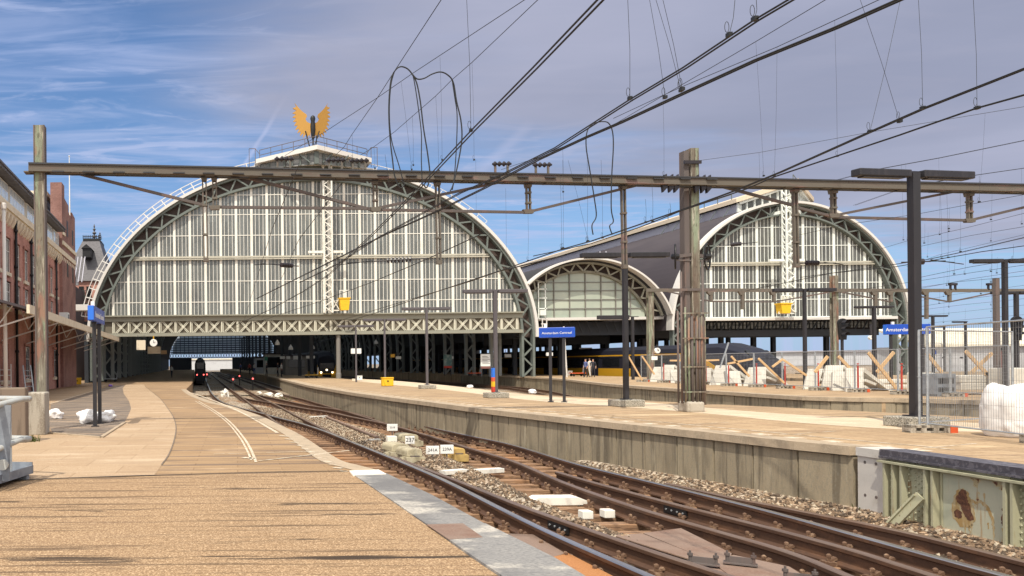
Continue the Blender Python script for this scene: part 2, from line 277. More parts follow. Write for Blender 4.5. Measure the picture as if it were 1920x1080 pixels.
def pane_mat(name, c1, c2, cellx, cellz, rough=.18, spec=.5, trans=0.0, diff=0.0, x0=0.0, vary=.45):
    m = bpy.data.materials.new(name); m.use_nodes = True; t = m.node_tree; b = t.nodes['Principled BSDF']
    b.inputs['Roughness'].default_value = rough; b.inputs['Specular IOR Level'].default_value = spec
    geo = t.nodes.new('ShaderNodeNewGeometry')
    mp = t.nodes.new('ShaderNodeMapping'); t.links.new(geo.outputs['Position'], mp.inputs[0]); mp.inputs[3].default_value = (1/cellx, .01, 1/cellz); mp.inputs[1].default_value = (-x0/cellx+100, 0, 50.3)
    fl = t.nodes.new('ShaderNodeVectorMath'); fl.operation = 'FLOOR'; t.links.new(mp.outputs[0], fl.inputs[0])
    wn = t.nodes.new('ShaderNodeTexWhiteNoise'); t.links.new(fl.outputs[0], wn.inputs[0])
    no = t.nodes.new('ShaderNodeTexNoise'); no.inputs['Scale'].default_value = .5; no.inputs['Detail'].default_value = 5; t.links.new(geo.outputs['Position'], no.inputs['Vector'])
    av = t.nodes.new('ShaderNodeMath'); av.operation = 'MULTIPLY_ADD'; t.links.new(wn.outputs[0], av.inputs[0]); av.inputs[1].default_value = vary; t.links.new(no.outputs[0], av.inputs[2])
    mr = t.nodes.new('ShaderNodeMapRange'); t.links.new(av.outputs[0], mr.inputs[0]); mr.inputs[1].default_value = .35; mr.inputs[2].default_value = 1.05
    mx = t.nodes.new('ShaderNodeMix'); mx.data_type = 'RGBA'; t.links.new(mr.outputs[0], mx.inputs[0]); mx.inputs[6].default_value = (*c1, 1); mx.inputs[7].default_value = (*c2, 1)
    t.links.new(mx.outputs[2], b.inputs['Base Color'])
    if diff:
        tl_ = t.nodes.new('ShaderNodeBsdfTranslucent'); tl_.inputs[0].default_value = (.75, .78, .78, 1); ms = t.nodes.new('ShaderNodeMixShader'); ms.inputs[0].default_value = diff
        t.links.new(b.outputs[0], ms.inputs[1]); t.links.new(tl_.outputs[0], ms.inputs[2]); t.links.new(ms.outputs[0], t.nodes['Material Output'].inputs[0])
    if trans:
        tr = t.nodes.new('ShaderNodeBsdfTransparent'); ms = t.nodes.new('ShaderNodeMixShader'); ms.inputs[0].default_value = trans
        t.links.new(b.outputs[0], ms.inputs[1]); t.links.new(tr.outputs[0], ms.inputs[2]); t.links.new(ms.outputs[0], t.nodes['Material Output'].inputs[0])
    return m
M['pane'] = pane_mat('dusty_hall_glass', (.135, .143, .140), (.245, .258, .248), .38315, 2.06, diff=.3, x0=(591-CX)*79/F, vary=.38)
M['pane2'] = pane_mat('dusty_grey_hall_glass', (.11, .116, .113), (.21, .216, .205), .38183, 2.06, diff=.3, x0=(1455-CX)*79/F, vary=.38)
M['pane_mid'] = pane_mat('green_reflecting_glass', (.27, .33, .275), (.47, .51, .42), 2.0, 1.5, .07, .8)
M['pane_far'] = pane_mat('clear_far_glass', (.3, .34, .38), (.4, .45, .5), 1, 1, .2, .5, .14)
M['pane_win'] = pane_mat('window_glass', (.05, .065, .08), (.16, .19, .22), .6, .9, .08, .8)
M['pane_attic'] = pane_mat('painted_sky_window_glass', (.55, .64, .70), (.74, .80, .82), .5, .7, .1, .8)  # pale blue base colour stands in for the sky mirrored in the panes

def sky_glass():
    m = bpy.data.materials.new('dusty_skylight_glass'); m.use_nodes = True; t = m.node_tree
    tr = t.nodes.new('ShaderNodeBsdfTranslucent'); tr.inputs[0].default_value = (.5, .55, .6, 1); t.links.new(tr.outputs[0], t.nodes['Material Output'].inputs[0]); return m
M['skylight'] = sky_glass()
def girder_green():
    m = mat('flaking_green_girder_paint', (.40, .385, .265), .7, layers=[((3, 3, 1.2), .45, .65, (.27, .27, .18), .7, 5), ((1.2, 1.2, .6), .5, .65, (.40, .40, .29), .6, 4),
        ((16, 16, 1.6), .60, .70, (.26, .13, .05), .8, 4), ((3.0, 3.0, 2.4), .645, .675, (.10, .04, .025), .95, 5)], bump=.2, bscale=20)
    return m
M['green_girder'] = girder_green()
M['green_panel'] = mat('flaking_pale_green_panel', (.46, .455, .35), .65, layers=[((.8, .8, .8), .4, .65, (.34, .38, .30), .8, 4), ((2.1, 2.1, 1.8), .585, .605, (.46, .37, .2), .8, 5), ((14, 14, .9), .62, .72, (.33, .17, .06), .6, 4), ((2.1, 2.1, 1.8), .615, .635, (.13, .05, .035), .97, 5)], bump=.1)

def tiled(key, scale, ang, dark=.55, tone=.84, size=.012, bw=.6, rh=.3):
    m = M[key]; t = m.node_tree; b = t.nodes['Principled BSDF']; src = b.inputs['Base Color'].links[0].from_socket
    geo = t.nodes.new('ShaderNodeNewGeometry'); mp = t.nodes.new('ShaderNodeMapping'); t.links.new(geo.outputs['Position'], mp.inputs[0]); mp.inputs[2].default_value = (0, 0, R(ang))
    br = t.nodes.new('ShaderNodeTexBrick'); t.links.new(mp.outputs[0], br.inputs['Vector']); br.inputs['Scale'].default_value = scale; br.inputs['Mortar Size'].default_value = size
    br.inputs['Brick Width'].default_value = bw; br.inputs['Row Height'].default_value = rh; br.inputs['Bias'].default_value = -.2
    br.inputs['Color1'].default_value = (1, 1, 1, 1); br.inputs['Color2'].default_value = (tone, tone*.97, tone*.94, 1); br.inputs['Mortar'].default_value = (dark, dark*.95, dark*.9, 1)
    mx = t.nodes.new('ShaderNodeMix'); mx.data_type = 'RGBA'; mx.blend_type = 'MULTIPLY'; mx.inputs[0].default_value = 1
    t.links.new(src, mx.inputs[6]); t.links.new(br.outputs[0], mx.inputs[7]); t.links.new(mx.outputs[2], b.inputs['Base Color'])
tiled('tanb', 1.0, 84, .55, .80, .014, .6, .6); tiled('tiles', 1.0, 3, .74, .80, .010, 1.4, .3); tiled('grey_tiles', 1.0, 3, .6, .78, .012, .6, .3); tiled('paleb', 1.0, 84, .72, .88, .012, .9, .6); tiled('path', .8, 3, .74, .90, .008, 1.0, .7)
# ------------------------------------------------------------------ mesh builder
ORG = {}
class MB:
    def __init__(s): s.v = []; s.f = []; s.mi = []
    def add(s, vs, fs, mi=0):
        o = len(s.v); s.v += [V(p) for p in vs]; s.f += [tuple(i+o for i in f) for f in fs]; s.mi += [mi]*len(fs); return s
    def bb(s, x0, x1, y0, y1, z0, z1, mi=0):
        x0, x1 = sorted((x0, x1)); y0, y1 = sorted((y0, y1)); z0, z1 = sorted((z0, z1))
        return s.add([(x0,y0,z0),(x1,y0,z0),(x1,y1,z0),(x0,y1,z0),(x0,y0,z1),(x1,y0,z1),(x1,y1,z1),(x0,y1,z1)],
                     [(0,3,2,1),(4,5,6,7),(0,1,5,4),(1,2,6,5),(2,3,7,6),(3,0,4,7)], mi)
    def box(s, c, sz, rz=0, rx=0, ry=0, mi=0):
        m = Matrix.Rotation(rz,3,'Z') @ Matrix.Rotation(ry,3,'Y') @ Matrix.Rotation(rx,3,'X'); c = V(c)
        h = [x/2 for x in sz]
        vs = [c + m @ V((a*h[0], b*h[1], d*h[2])) for d in (-1,1) for a,b in ((-1,-1),(1,-1),(1,1),(-1,1))]
        return s.add(vs, [(0,3,2,1),(4,5,6,7),(0,1,5,4),(1,2,6,5),(2,3,7,6),(3,0,4,7)], mi)
    def bar(s, p, q, w, h=None, up=None, mi=0):
        p, q = V(p), V(q); h = h or w; t = (q-p)
        if t.length < 1e-6: return s
        t.normalize(); up = V(up) if up else V((0,0,1))
        if abs(t.dot(up)) > .98: up = V((0,1,0))
        a = t.cross(up).normalized(); b = a.cross(t)
        vs = [e + a*(i*w/2) + b*(j*h/2) for e in (p,q) for i,j in ((-1,-1),(1,-1),(1,1),(-1,1))]
        return s.add(vs, [(0,3,2,1),(4,5,6,7),(0,1,5,4),(1,2,6,5),(2,3,7,6),(3,0,4,7)], mi)
    def tube(s, pts, r, n=6, mi=0, caps=True):
        pts = [V(p) for p in pts]; o = len(s.v); k = len(pts); ref = None
        for i, p in enumerate(pts):
            t = (pts[min(i+1,k-1)]-pts[max(i-1,0)])
            t = t.normalized() if t.length > 1e-9 else V((0,0,1))
            if ref is None: ref = V((0,0,1)) if abs(t.z) < .9 else V((1,0,0))
            a = t.cross(ref)
            if a.length < 1e-4: ref = V((0,1,0)); a = t.cross(ref)
            a.normalize(); b = a.cross(t); ref = b
            rr = r[i] if isinstance(r, (list,tuple)) else r
            for j in range(n):
                an = 2*math.pi*j/n; s.v.append(p + a*math.cos(an)*rr + b*math.sin(an)*rr)
        for i in range(k-1):
            for j in range(n):
                s.f.append((o+i*n+j, o+i*n+(j+1)%n, o+(i+1)*n+(j+1)%n, o+(i+1)*n+j)); s.mi.append(mi)
        if caps:
            s.f.append(tuple(o+j for j in range(n))[::-1]); s.f.append(tuple(o+(k-1)*n+j for j in range(n))); s.mi += [mi, mi]
        return s
    def prism(s, poly, vec, mi=0):
        poly = [V(p) for p in poly]; vec = V(vec); n = len(poly)
        nrm = V((0,0,0))
        for i in range(n): nrm += poly[i].cross(poly[(i+1)%n])
        if nrm.dot(vec) < 0: poly = poly[::-1]
        return s.add(poly+[p+vec for p in poly], [tuple(range(n))[::-1], tuple(range(n,2*n))]+[(i,(i+1)%n,n+(i+1)%n,n+i) for i in range(n)], mi)
    def sheet(s, poly, mi=0):
        poly = [V(p) for p in poly]; n = V((0,0,0))
        for i in range(len(poly)): n += poly[i].cross(poly[(i+1)%len(poly)])
        if n.z < 0: poly = poly[::-1]
        return s.add(poly, [tuple(range(len(poly)))], mi)
    def lathe(s, prof, c, n=12, mi=0, axis='Z'):
        c = V(c); vs = []
        for r, z in prof:
            for j in range(n):
                a = 2*math.pi*j/n; p = V((r*math.cos(a), r*math.sin(a), z))
                if axis == 'Y': p = V((p.x, p.z, p.y))
                if axis == 'X': p = V((p.z, p.x, p.y))
                vs.append(c+p)
        fs = [(i*n+j, i*n+(j+1)%n, (i+1)*n+(j+1)%n, (i+1)*n+j) for i in range(len(prof)-1) for j in range(n)]
        fs += [tuple(range(n))[::-1], tuple((len(prof)-1)*n+j for j in range(n))]
        return s.add(vs, fs, mi)
    def ring(s, inn, outr, y0, y1, mi=0):      # box section swept along an arch: inn/outr are lists of (x, z)
        n = len(inn); o = len(s.v)
        for (a, b), (cc, d) in zip(inn, outr): s.v += [V((a,y0,b)), V((cc,y0,d)), V((cc,y1,d)), V((a,y1,b))]
        for i in range(n-1):
            for j in range(4): s.f.append((o+4*i+j, o+4*i+(j+1)%4, o+4*i+4+(j+1)%4, o+4*i+4+j)); s.mi.append(mi)
        s.f += [(o,o+3,o+2,o+1), (o+4*n-4,o+4*n-3,o+4*n-2,o+4*n-1)]; s.mi += [mi, mi]
        return s
    def build(s, name, m, parent=None, smooth=False, origin=None, label=None):
        me = bpy.data.meshes.new(name)
        if parent is not None: org = ORG[parent.name]
        elif origin is not None: org = V(origin)
        else:
            xs=[p.x for p in s.v]; ys=[p.y for p in s.v]; zs=[p.z for p in s.v]
            org = V(((min(xs)+max(xs))/2, (min(ys)+max(ys))/2, min(zs)))
        me.from_pydata([p-org for p in s.v], [], s.f)
        ms = m if isinstance(m, (list,tuple)) else [m]
        for x in ms: me.materials.append(M[x] if isinstance(x, str) else x)
        if len(ms) > 1: me.polygons.foreach_set('material_index', s.mi)
        bm = bmesh.new(); bm.from_mesh(me); bmesh.ops.recalc_face_normals(bm, faces=bm.faces); bm.to_mesh(me); bm.free()
        if smooth: me.polygons.foreach_set('use_smooth', [True]*len(me.polygons))
        o = bpy.data.objects.new(name, me); COL.objects.link(o)
        if parent is not None: o.parent = parent
        else: o.location = org
        ORG[o.name] = org
        if label: o['label'] = label
        return o
def bevel(o, w, seg=2):
    b = o.modifiers.new('bevel', 'BEVEL'); b.width = w; b.segments = seg; b.limit_method = 'ANGLE'; return o
def tag(o, label, cat, group=None):
    o['label'] = label; o['category'] = cat
    if group: o['group'] = group
    return o
def thing(name, label, cat, loc, group=None):
    o = bpy.data.objects.new(name, None); COL.objects.link(o); o.location = loc; o.empty_display_size = .2
    ORG[o.name] = V(loc); return tag(o, label, cat, group)
def struct(o): o['kind'] = 'structure'; return o
def stuff(o): o['kind'] = 'stuff'; return o
def copy_tree(o, parent=None):
    c = o.copy(); COL.objects.link(c)
    if parent is not None: c.parent = parent
    for ch in list(o.children): copy_tree(ch, c)
    ORG[c.name] = V(c.location)
    return c
def text(s, size, loc, rot, m, parent, name='lettering', align='CENTER', ext=.003):
    cu = bpy.data.curves.new(name, 'FONT'); cu.body = s; cu.size = size; cu.align_x = align; cu.align_y = 'CENTER'; cu.extrude = ext
    cu.resolution_u = 3; tmp = bpy.data.objects.new('tmp', cu); COL.objects.link(tmp); me = bpy.data.meshes.new_from_object(tmp); bpy.data.objects.remove(tmp); bpy.data.curves.remove(cu)
    me.materials.clear(); me.materials.append(M[m]); o = bpy.data.objects.new(name, me); COL.objects.link(o)
    o.parent = parent; o.location = V(loc)-ORG[parent.name]; o.rotation_euler = rot; ORG[o.name] = V(loc); return o
ORD = ['first','second','third','fourth','fifth','sixth','seventh','eighth','ninth','tenth','eleventh','twelfth','thirteenth','fourteenth','fifteenth','sixteenth','seventeenth','eighteenth','nineteenth','twentieth']
# ------------------------------------------------------------------ ground, platforms
ZB, ZR, ZG = .2, -.72, -1.0
g = MB(); g.sheet([(-1500,-300,ZG-.12),(1500,-300,ZG-.12),(1500,3000,ZG-.12),(-1500,3000,ZG-.12)]); struct(g.build('ground', 'asphalt'))

def px(lst, z): return [hz(a, b, z) for a, b in lst]
def strip_pts(pts, w, z):
    l, r = [], []
    for i, p in enumerate(pts):
        t = (pts[min(i+1,len(pts)-1)]-pts[max(i-1,0)]); t.z = 0; t.normalize(); n = V((-t.y, t.x, 0))*(w/2)
        l.append(V((p.x,p.y,z))+n); r.append(V((p.x,p.y,z))-n)
    return l, r
def strip(mb, pts, w, z):
    l, r = strip_pts(pts, w, z)
    for i in range(len(pts)-1): mb.sheet([l[i], r[i], r[i+1], l[i+1]])
def smooth_line(pts, n=4):
    out = []
    for i in range(len(pts)-1):
        p0, p1, p2, p3 = pts[max(i-1,0)], pts[i], pts[i+1], pts[min(i+2,len(pts)-1)]
        for k in range(n):
            t = k/n; out.append(.5*((2*p1)+(p2-p0)*t+(2*p0-5*p1+4*p2-p3)*t*t+(3*p1-p0-3*p2+p3)*t**3))
    return out+[pts[-1]]
def resample(pts, step):
    out = [pts[0].copy()]; acc = 0
    for a, b in zip(pts, pts[1:]):
        l = (b-a).length; t = step-acc
        while t <= l: out.append(a+(b-a)*(t/l)); t += step
        acc = l-(t-step)
    return out

eA_out = smooth_line(px([(1230,1165),(1040,1050),(985,1022),(910,985),(810,930),(720,887),(680,875),(640,864),(604,842),(577,824),(551,809),(527,798),(494,782),(463,771),(432,761),(397,753),(364,740),(349,730)], 0))
eA = eA_out + [V((-.25,75,0)), V((-.15,120,0)), V((-.1,300,0))]
polyA = eA + [V((-14,300,0)), V((-14,1,0)), V((eA[0].x,1,0))]
p = MB(); p.prism([V((a.x,a.y,-1.1)) for a in polyA], (0,0,1.1)); struct(p.build('platform', 'tiles'))
inner = px([(1090,1190),(935,1080),(872,1037),(800,985),(735,940),(655,885)], .004)
top_b = px([(480,888),(300,893),(90,900),(0,905),(-150,912)], .004)
p = MB(); p.sheet(inner + top_b + [V((-9,9,.004)), V((-9,1.5,.004)), V((2.6,1.5,.004))]); struct(p.build('platform_deck', 'deck'))
p = MB(); strip(p, smooth_line(px([(-150,910),(0,903.5),(90,898.5),(300,891.5),(480,886.5),(650,883.5)], 0)), .045, .010); struct(p.build('deck_joint', 'black'))
p = MB()
p.sheet(px([(290,891),(303,872),(318,850),(328,820),(330,800),(325,782),(314,765),(300,747),(285,735),(272,725),(270,721),(236,721),(230,728),(232,738),(242,752),(246,766),(240,780),(233,793),(190,821),(100,814),(55,816),(20,828),(-120,850),(-150,908),(-20,904),(90,899)], .0045)); struct(p.build('paved_path', 'path'))
p = MB(); p.sheet(px([(95,758),(140,745),(176,734),(205,724),(234,722),(230,728),(232,738),(242,752),(246,766),(240,780),(233,793),(190,820),(100,813),(92,800)], .005)); struct(p.build('grey_paving', 'grey_tiles'))
p = MB(); p.sheet(px([(60,742),(100,731),(170,724),(200,722),(176,733),(140,744),(95,757),(60,770)], .0045)); struct(p.build('side_paving', 'path'))
p = MB()
kb = px([(92,812),(190,820.5),(234,792.5)], .01)
for a, b in zip(kb, kb[1:]): p.bar(a, b, .09, .05)
struct(p.build('kerb', 'coping'))
p = MB(); strip(p, smooth_line(px([(372,752),(400,768),(430,790),(455,818),(470,842),(480,866)], .008)), .05, .0085)
strip(p, smooth_line(px([(366,752),(394,768),(424,790),(448,818),(462,842),(471,862)], .008)), .04, .0085)
strip(p, px([(456,857.5),(478,859.5)], .0085), .14, .0085)
strip(p, smooth_line(px([(352,735),(372,741),(400,751),(432,764),(465,780),(500,800),(520,812)], 0)), .09, .0085)
for a in range(12):
    t = a/11; x, y = 533+(645-533)*t, 818+(884-818)*t
    strip(p, px([(x-9,y-.8),(x+7,y+.8)], 0), .09, .0085)
strip(p, px([(176,733),(95,757)], 0), .09, .0085); strip(p, px([(485,865),(655,845)], 0), .05, .0085); strip(p, px([(400,852),(620,846)], 0), .03, .0085)
struct(p.build('painted_line', 'paint'))
p = MB(); strip(p, smooth_line(px([(303,872),(318,850),(328,820),(330,800),(325,782),(314,765),(300,747),(285,735),(272,725)], 0)), .028, .0095); struct(p.build('path_joint', 'dark_conc'))
# pale coping along the platform edge beyond the grey plate
p = MB()
e2 = [q for q in eA_out if q.y > 12.3]
l, r = strip_pts([q+V((-.18,0,0)) for q in e2], .36, .007)
for i in range(len(e2)-1): p.sheet([l[i], r[i], r[i+1], l[i+1]])
struct(p.build('edge_coping', 'coping'))
# chequer plate strip
pl_in = px([(1090,1190),(935,1080),(872,1037),(800,985),(735,940),(662,891)], 0)
pl_out = px([(1230,1165),(1040,1050),(985,1022),(910,985),(810,930),(724,889)], 0)
def pl_section(a, b, m, name, lab, z):
    q = MB(); q.prism([V((*x.xy,-.05)) for x in pl_in[a:b]] + [V((*x.xy,-.05)) for x in pl_out[a:b]][::-1], (0,0,.05+z)); return tag(q.build(name, m), lab, 'edge plate', 'steel plates along the platform edge')
pl_section(0, 4, 'plate', 'edge_plate', 'long near grey chequered steel plate along the platform edge', .022)
pl_section(3, 6, 'plate', 'edge_plate', 'farther grey chequered steel plate behind the white stone slab at the platform edge', .016)
q = MB(); q.prism([V((*x.xy,.016)) for x in px([(800,984),(868,982),(905,1008),(842,1012)], .02)], (0,0,.009)); tag(q.build('patch_plate', 'rust_plate'), 'small rusty square patch on the grey edge plate', 'steel patch')
q = MB(); q.prism([V((*x.xy,.0)) for x in px([(655,883),(662,891),(724,889),(710,881)], .02)], (0,0,.026)); tag(q.build('edge_stone', 'white_conc'), 'white stone slab at the far end of the grey edge plate', 'stone slab')

# platform B
eB = px([(1920,882),(1650,845),(1600,838),(1480,827),(1340,812),(1240,802),(1143,792),(1010,778),(900,766),(780,751),(680,739),(620,729.5),(571,721),(500,705),(440,696)], ZB)
eB = [V((eB[0].x+.1, 4, ZB))] + smooth_line(eB[:3],2)[:-1] + smooth_line(eB[2:]) + [V((9.2,300,ZB))]
eBr = px([(1920,786),(1620,771),(1300,755.5),(1140,747),(1010,740)], ZB)
eBr = [V((19.6,4,ZB))] + eBr + [V((14.6,60,ZB)), V((14.4,300,ZB))]
p = MB(); p.prism([V((a.x+(.30 if a.y > 12.9 else .12),a.y,ZG-.1)) for a in eB] + [V((a.x-.1,a.y,ZG-.1)) for a in eBr][::-1], (0,0,ZB-ZG+.1)); struct(p.build('platform', 'tanb'))
p = MB()    # pale concrete walkway strip down the middle of platform B
mid_l = px([(1920,812),(1700,806),(1500,793),(1340,777),(1180,764),(1060,756),(960,747),(850,733),(740,722),(660,714)], ZB)
mid_r = px([(1920,798),(1700,787),(1500,778),(1340,766),(1180,752),(1060,746),(960,737),(850,724),(740,714),(660,710)], ZB)
mid = smooth_line(mid_l, 3) + smooth_line(mid_r, 3)[::-1]
p.sheet([V((a.x,a.y,ZB+.004)) for a in mid]); struct(p.build('walkway_paving', 'paleb'))
p = MB()
for q in resample([a for a in eB if a.y > 11.5 and a.y < 75], .75): p.box((q.x+.62, q.y, ZB+.002), (.22, .3, .006))
eB_line = [V((a.x+1.15, a.y, 0)) for a in eB if a.y > 11.5 and a.y < 60]; strip(p, eB_line, .07, ZB+.0055)
struct(p.build('painted_line', 'paint'))
p = MB()
for k, q in enumerate(resample([a for a in eB if 12 < a.y < 60], 2.6)): strip(p, [q+V((.3,0,0)), q+V((2.4,.9,0))], .035, ZB+.0045)
struct(p.build('paving_joint', 'paint'))

def edge_wall(edge, y0, y1, inx, name_w='platform_wall', step=.95, hcop=.14):
    w = MB(); cp = MB(); rr = random.Random(3)
    e = resample([a for a in edge if y0-.01 <= a.y <= y1], step)
    for a, b in zip(e, e[1:]):
        t = (b-a).normalized(); j = rr.uniform(-.008,.008); n = V((inx,0,0))
        a2, b2 = a+t*.022, b-t*.022
        w.prism([V((a2.x-inx*.0+j+.02*inx,a2.y,ZG-.1)), V((b2.x+j+.02*inx,b2.y,ZG-.1)), V((b2.x+.2*inx,b2.y,ZG-.1)), V((a2.x+.2*inx,a2.y,ZG-.1))], (0,0,ZB-hcop-.02-ZG+.1))
        a3, b3 = a+t*.004, b-t*.004
        cp.prism([V((a3.x-.06*inx,a3.y,ZB-hcop)), V((b3.x-.06*inx,b3.y,ZB-hcop)), V((b3.x+.45*inx,b3.y,ZB-hcop)), V((a3.x+.45*inx,a3.y,ZB-hcop))], (0,0,hcop+.006+rr.uniform(0,.006)))
    struct(w.build(name_w, 'wall_conc')); struct(cp.build('platform_coping', 'coping'))
yJ = hz(1608, 839.5, ZB).y; yG = hz(1655, 845.5, ZB).y
edge_wall(eB, yJ, 120, 1)
# platform C and D
eC = px([(1920,755),(1846,751.6),(1710,747.5),(1620,746.5),(1500,743.5),(1380,736),(1300,731),(1140,720),(1020,708),(860,702),(690,697)], ZB)
eC = [V((27,14,ZB))] + smooth_line(sorted(eC, key=lambda a: a.y), 3) + [V((31,300,ZB))]
p = MB(); p.prism([V((a.x+.12,a.y,ZG-.1)) for a in eC] + [V((40.3,300,ZG-.1)), V((40.3,60,ZG-.1)), V((39.4,12,ZG-.1))], (0,0,ZB-ZG+.1)); struct(p.build('platform', 'tanb'))
edge_wall(eC, 20, 110, 1)
p = MB(); p.bb(46, 60, 30, 300, ZG-.1, ZB); struct(p.build('platform', 'tanb'))
p = MB(); p.bb(72, 150, 92, 96, ZG-.1, ZB-.2); p.bb(66, 200, 70, 72, ZG-.1, ZB-.4); struct(p.build('platform', 'coping'))

# ------------------------------------------------------------------ tracks
def ext(pts, y):      # lengthen a line of points toward the camera down to distance y
    a, b = pts[0], pts[1]; t = (a-b)/(b.y-a.y) if abs(b.y-a.y) > 1e-6 else V((0,-1,0)); k = a.y-y
    return [V((a.x+t.x*k, y, a.z))]+pts
def RP(lst, near=None):
    q = sorted(px(lst, ZR), key=lambda a: a.y)
    if near: q = ext(q, near)
    return smooth_line(q, 4)
rA = [(1222,1080),(1055,1008),(960,963),(830,898),(740,860),(660,828),(604,806),(560,792),(527,784),(494,775),(472,769.5),(450,764),(423,756),(410,749),(398,738),(392,727),(386,711),(384,704)]
rA2 = [(1372,1080),(1210,1028),(1040,970),(960,941),(885,911),(800,879),(735,855)]
rR3 = [(1595,1080),(1515,1047),(1440,1022),(1320,988),(1185,948),(1060,905),(960,863),(875,838),(810,818),(752,801),(725,794),(660,781),(615,771.5),(571,765),(531,758),(505,754),(476,749.5),(456,745)]
rR3b = [(1757,1080),(1590,1028),(1440,988),(1300,953),(1185,923),(1100,900),(1045,884)]
rR5 = [(1893,1080),(1780,1050),(1615,1005),(1440,957),(1235,906),(1085,870),(960,833),(870,814),(780,794),(720,777),(660,761),(626,753.5),(582,742),(538,730.5),(481,714),(450,706),(425,700)]
rR5b = [(1920,1051),(1690,995),(1440,945),(1385,935),(1250,905)]
r_left = [(533,800),(516,790),(498,776),(476,761),(448,740),(428,726),(406,709),(396,701)]
r_b = [(650,822),(632,815),(604,802),(573,787),(549,775),(522,760.5),(498,749),(472,736),(445,721),(423,710),(408,703)]
r_c = [(720,792),(660,774),(632,766),(604,758),(566,747),(533,739),(494,725),(463,714),(440,706)]
r_red = [(708,818),(660,799),(612,780)]
r_d = [(700,783),(660,773),(626,766),(582,760),(538,751),(510,745),(488,741)]

def rail_mesh(mb, line, head, sc=1.0):
    prof = [(-.10,-.24),(-.10,-.215),(-.025,-.185),(-.022,-.075),(-.055,-.055),(-.055,-.012),(-.042,0),(.042,0),(.055,-.012),(.055,-.055),(.022,-.075),(.025,-.185),(.10,-.215),(.10,-.24)]
    n = len(prof); o = len(mb.v)
    for i, q in enumerate(line):
        t = line[min(i+1,len(line)-1)]-line[max(i-1,0)]; t.z = 0; t.normalize(); s = V((t.y,-t.x,0))
        for a, b in prof: mb.v.append(V((q.x,q.y,ZR+b)) + s*a)
    for i in range(len(line)-1):
        for j in range(n):
            mb.f.append((o+i*n+j, o+i*n+(j+1)%n, o+(i+1)*n+(j+1)%n, o+(i+1)*n+j)); mb.mi.append(1 if j in (5,6,7) else 0)
    mb.f.append(tuple(o+j for j in range(n))); mb.f.append(tuple(o+(len(line)-1)*n+j for j in range(n))); mb.mi += [0,0]
def X_at(line, y):
    if y <= line[0].y: return line[0].x
    for a, b in zip(line, line[1:]):
        if a.y <= y <= b.y: return a.x+(b.x-a.x)*((y-a.y)/max(1e-6,b.y-a.y))
    return line[-1].x
lA, lA2, lR3, lR3b, lR5, lR5b = RP(rA,4.5), RP(rA2,4.5), RP(rR3,4.5), RP(rR3b,4.5), RP(rR5,4.5), RP(rR5b,4.5)
far = lambda l, x: l+[V((x,150,ZR)), V((x,300,ZR))]
lA = far(lA, 1.5); lR5 = far(lR5, 7.6)
lHid = [V((a.x-1.42, a.y, ZR)) for a in lA if a.y < 28]
slp = None
def track(name, lab, rails, sleepers, fasten):
    t = thing(name, lab, 'railway track', V((rails[0][0][0].x, rails[0][0][0].y, ZG)))
    for ln, hd in rails:
        mb = MB(); rail_mesh(mb, ln, hd); mb.build('rail', ['rail', hd], t)
    org = ORG[t.name]; proto = None; fb = MB()
    for (x0, x1, y, ry) in sleepers:
        if proto is None:
            mb = MB(); mb.bb(-.5,.5,-.115,.115,-.2,0); proto = mb.build('sleeper', 'sleeper', origin=(0,0,0)); bevel(proto, .012, 1); o = proto
        else: o = proto.copy(); COL.objects.link(o)
        o.parent = t; o.location = V(((x0+x1)/2, y, ZR-.243))-org; o.scale = (x1-x0, rnd.uniform(.85,1.12), 1); o.rotation_euler = (0,0,ry+rnd.uniform(-.015,.015))
    for (x, y) in fasten:
        for s in (-1,1):
            fb.box((x+s*.15, y, ZR-.215), (.10,.16,.05)); fb.lathe([(.022,ZR-.2),(.022,ZR-.14),(.03,ZR-.139),(.03,ZR-.11),(.012,ZR-.095)], (x+s*.145, y, 0), 6); fb.box((x+s*.10, y, ZR-.17), (.09,.06,.035), ry=s*.5)
    if fb.v: stuff(fb.build('rail_fastener', 'bolt', t))
    return t
sl, fs = [], []
y = 4.8
while y < 46:
    x = X_at(lA, y)
    if y > 9.0 or True: sl.append((x-2.05, x+(.62 if y > 13 else 1.35), y, 0))
    fs.append((x, y)); 
    if y < lA2[-1].y-.5: fs.append((X_at(lA2,y), y+.02))
    y += .70
track('railway_track', 'near track with bright worn rail running beside the grey platform edge plate', [(lA,'railbright'),(lA2,'railhead'),(lHid,'railhead')], sl, fs)
sl, fs = [], []
y = 5.2
while y < 58:
    a, b = X_at(lR3,y), X_at(lR5,y); sl.append((a-.85, b+.55, y, 0)); fs += [(a,y),(b,y)]
    if y < lR3b[-1].y-.5: fs.append((X_at(lR3b,y), y+.03))
    if y < lR5b[-1].y-.5: fs.append((X_at(lR5b,y), y+.03))
    y += .70 if y < 34 else .85
track('railway_track', 'second track with rusty rails and open sleepers running beside the concrete platform wall', [(lR3,'railhead'),(lR5,'railbright'),(lR3b,'railhead'),(lR5b,'railhead')], sl, fs)
lL, lb, lc, ld, lred = RP(r_left), RP(r_b), RP(r_c), RP(r_d), RP(r_red)
lL = far(lL, 2.9); lb = far(lb, 4.2); lc = far(lc, 6.3)
track('railway_track', 'crossover rails merging on the ballast in front of the dark hall opening', [(lb,'railhead'),(lc,'railhead'),(ld,'railhead'),(lL,'railhead')], [], [])
q = MB(); rail_mesh(q, lred, 'rail'); tag(q.build('spare_rail', ['rust_plate','rust_plate']), 'short red rusty rail end lying before the white number plates', 'rail')
l1 = [V((X_at(eC,y)-1.35, y, ZR)) for y in (20,26,32,40,48,55,65,75,90,110,140,290)]
l2 = [V((a.x-1.42,a.y,ZR)) for a in l1]
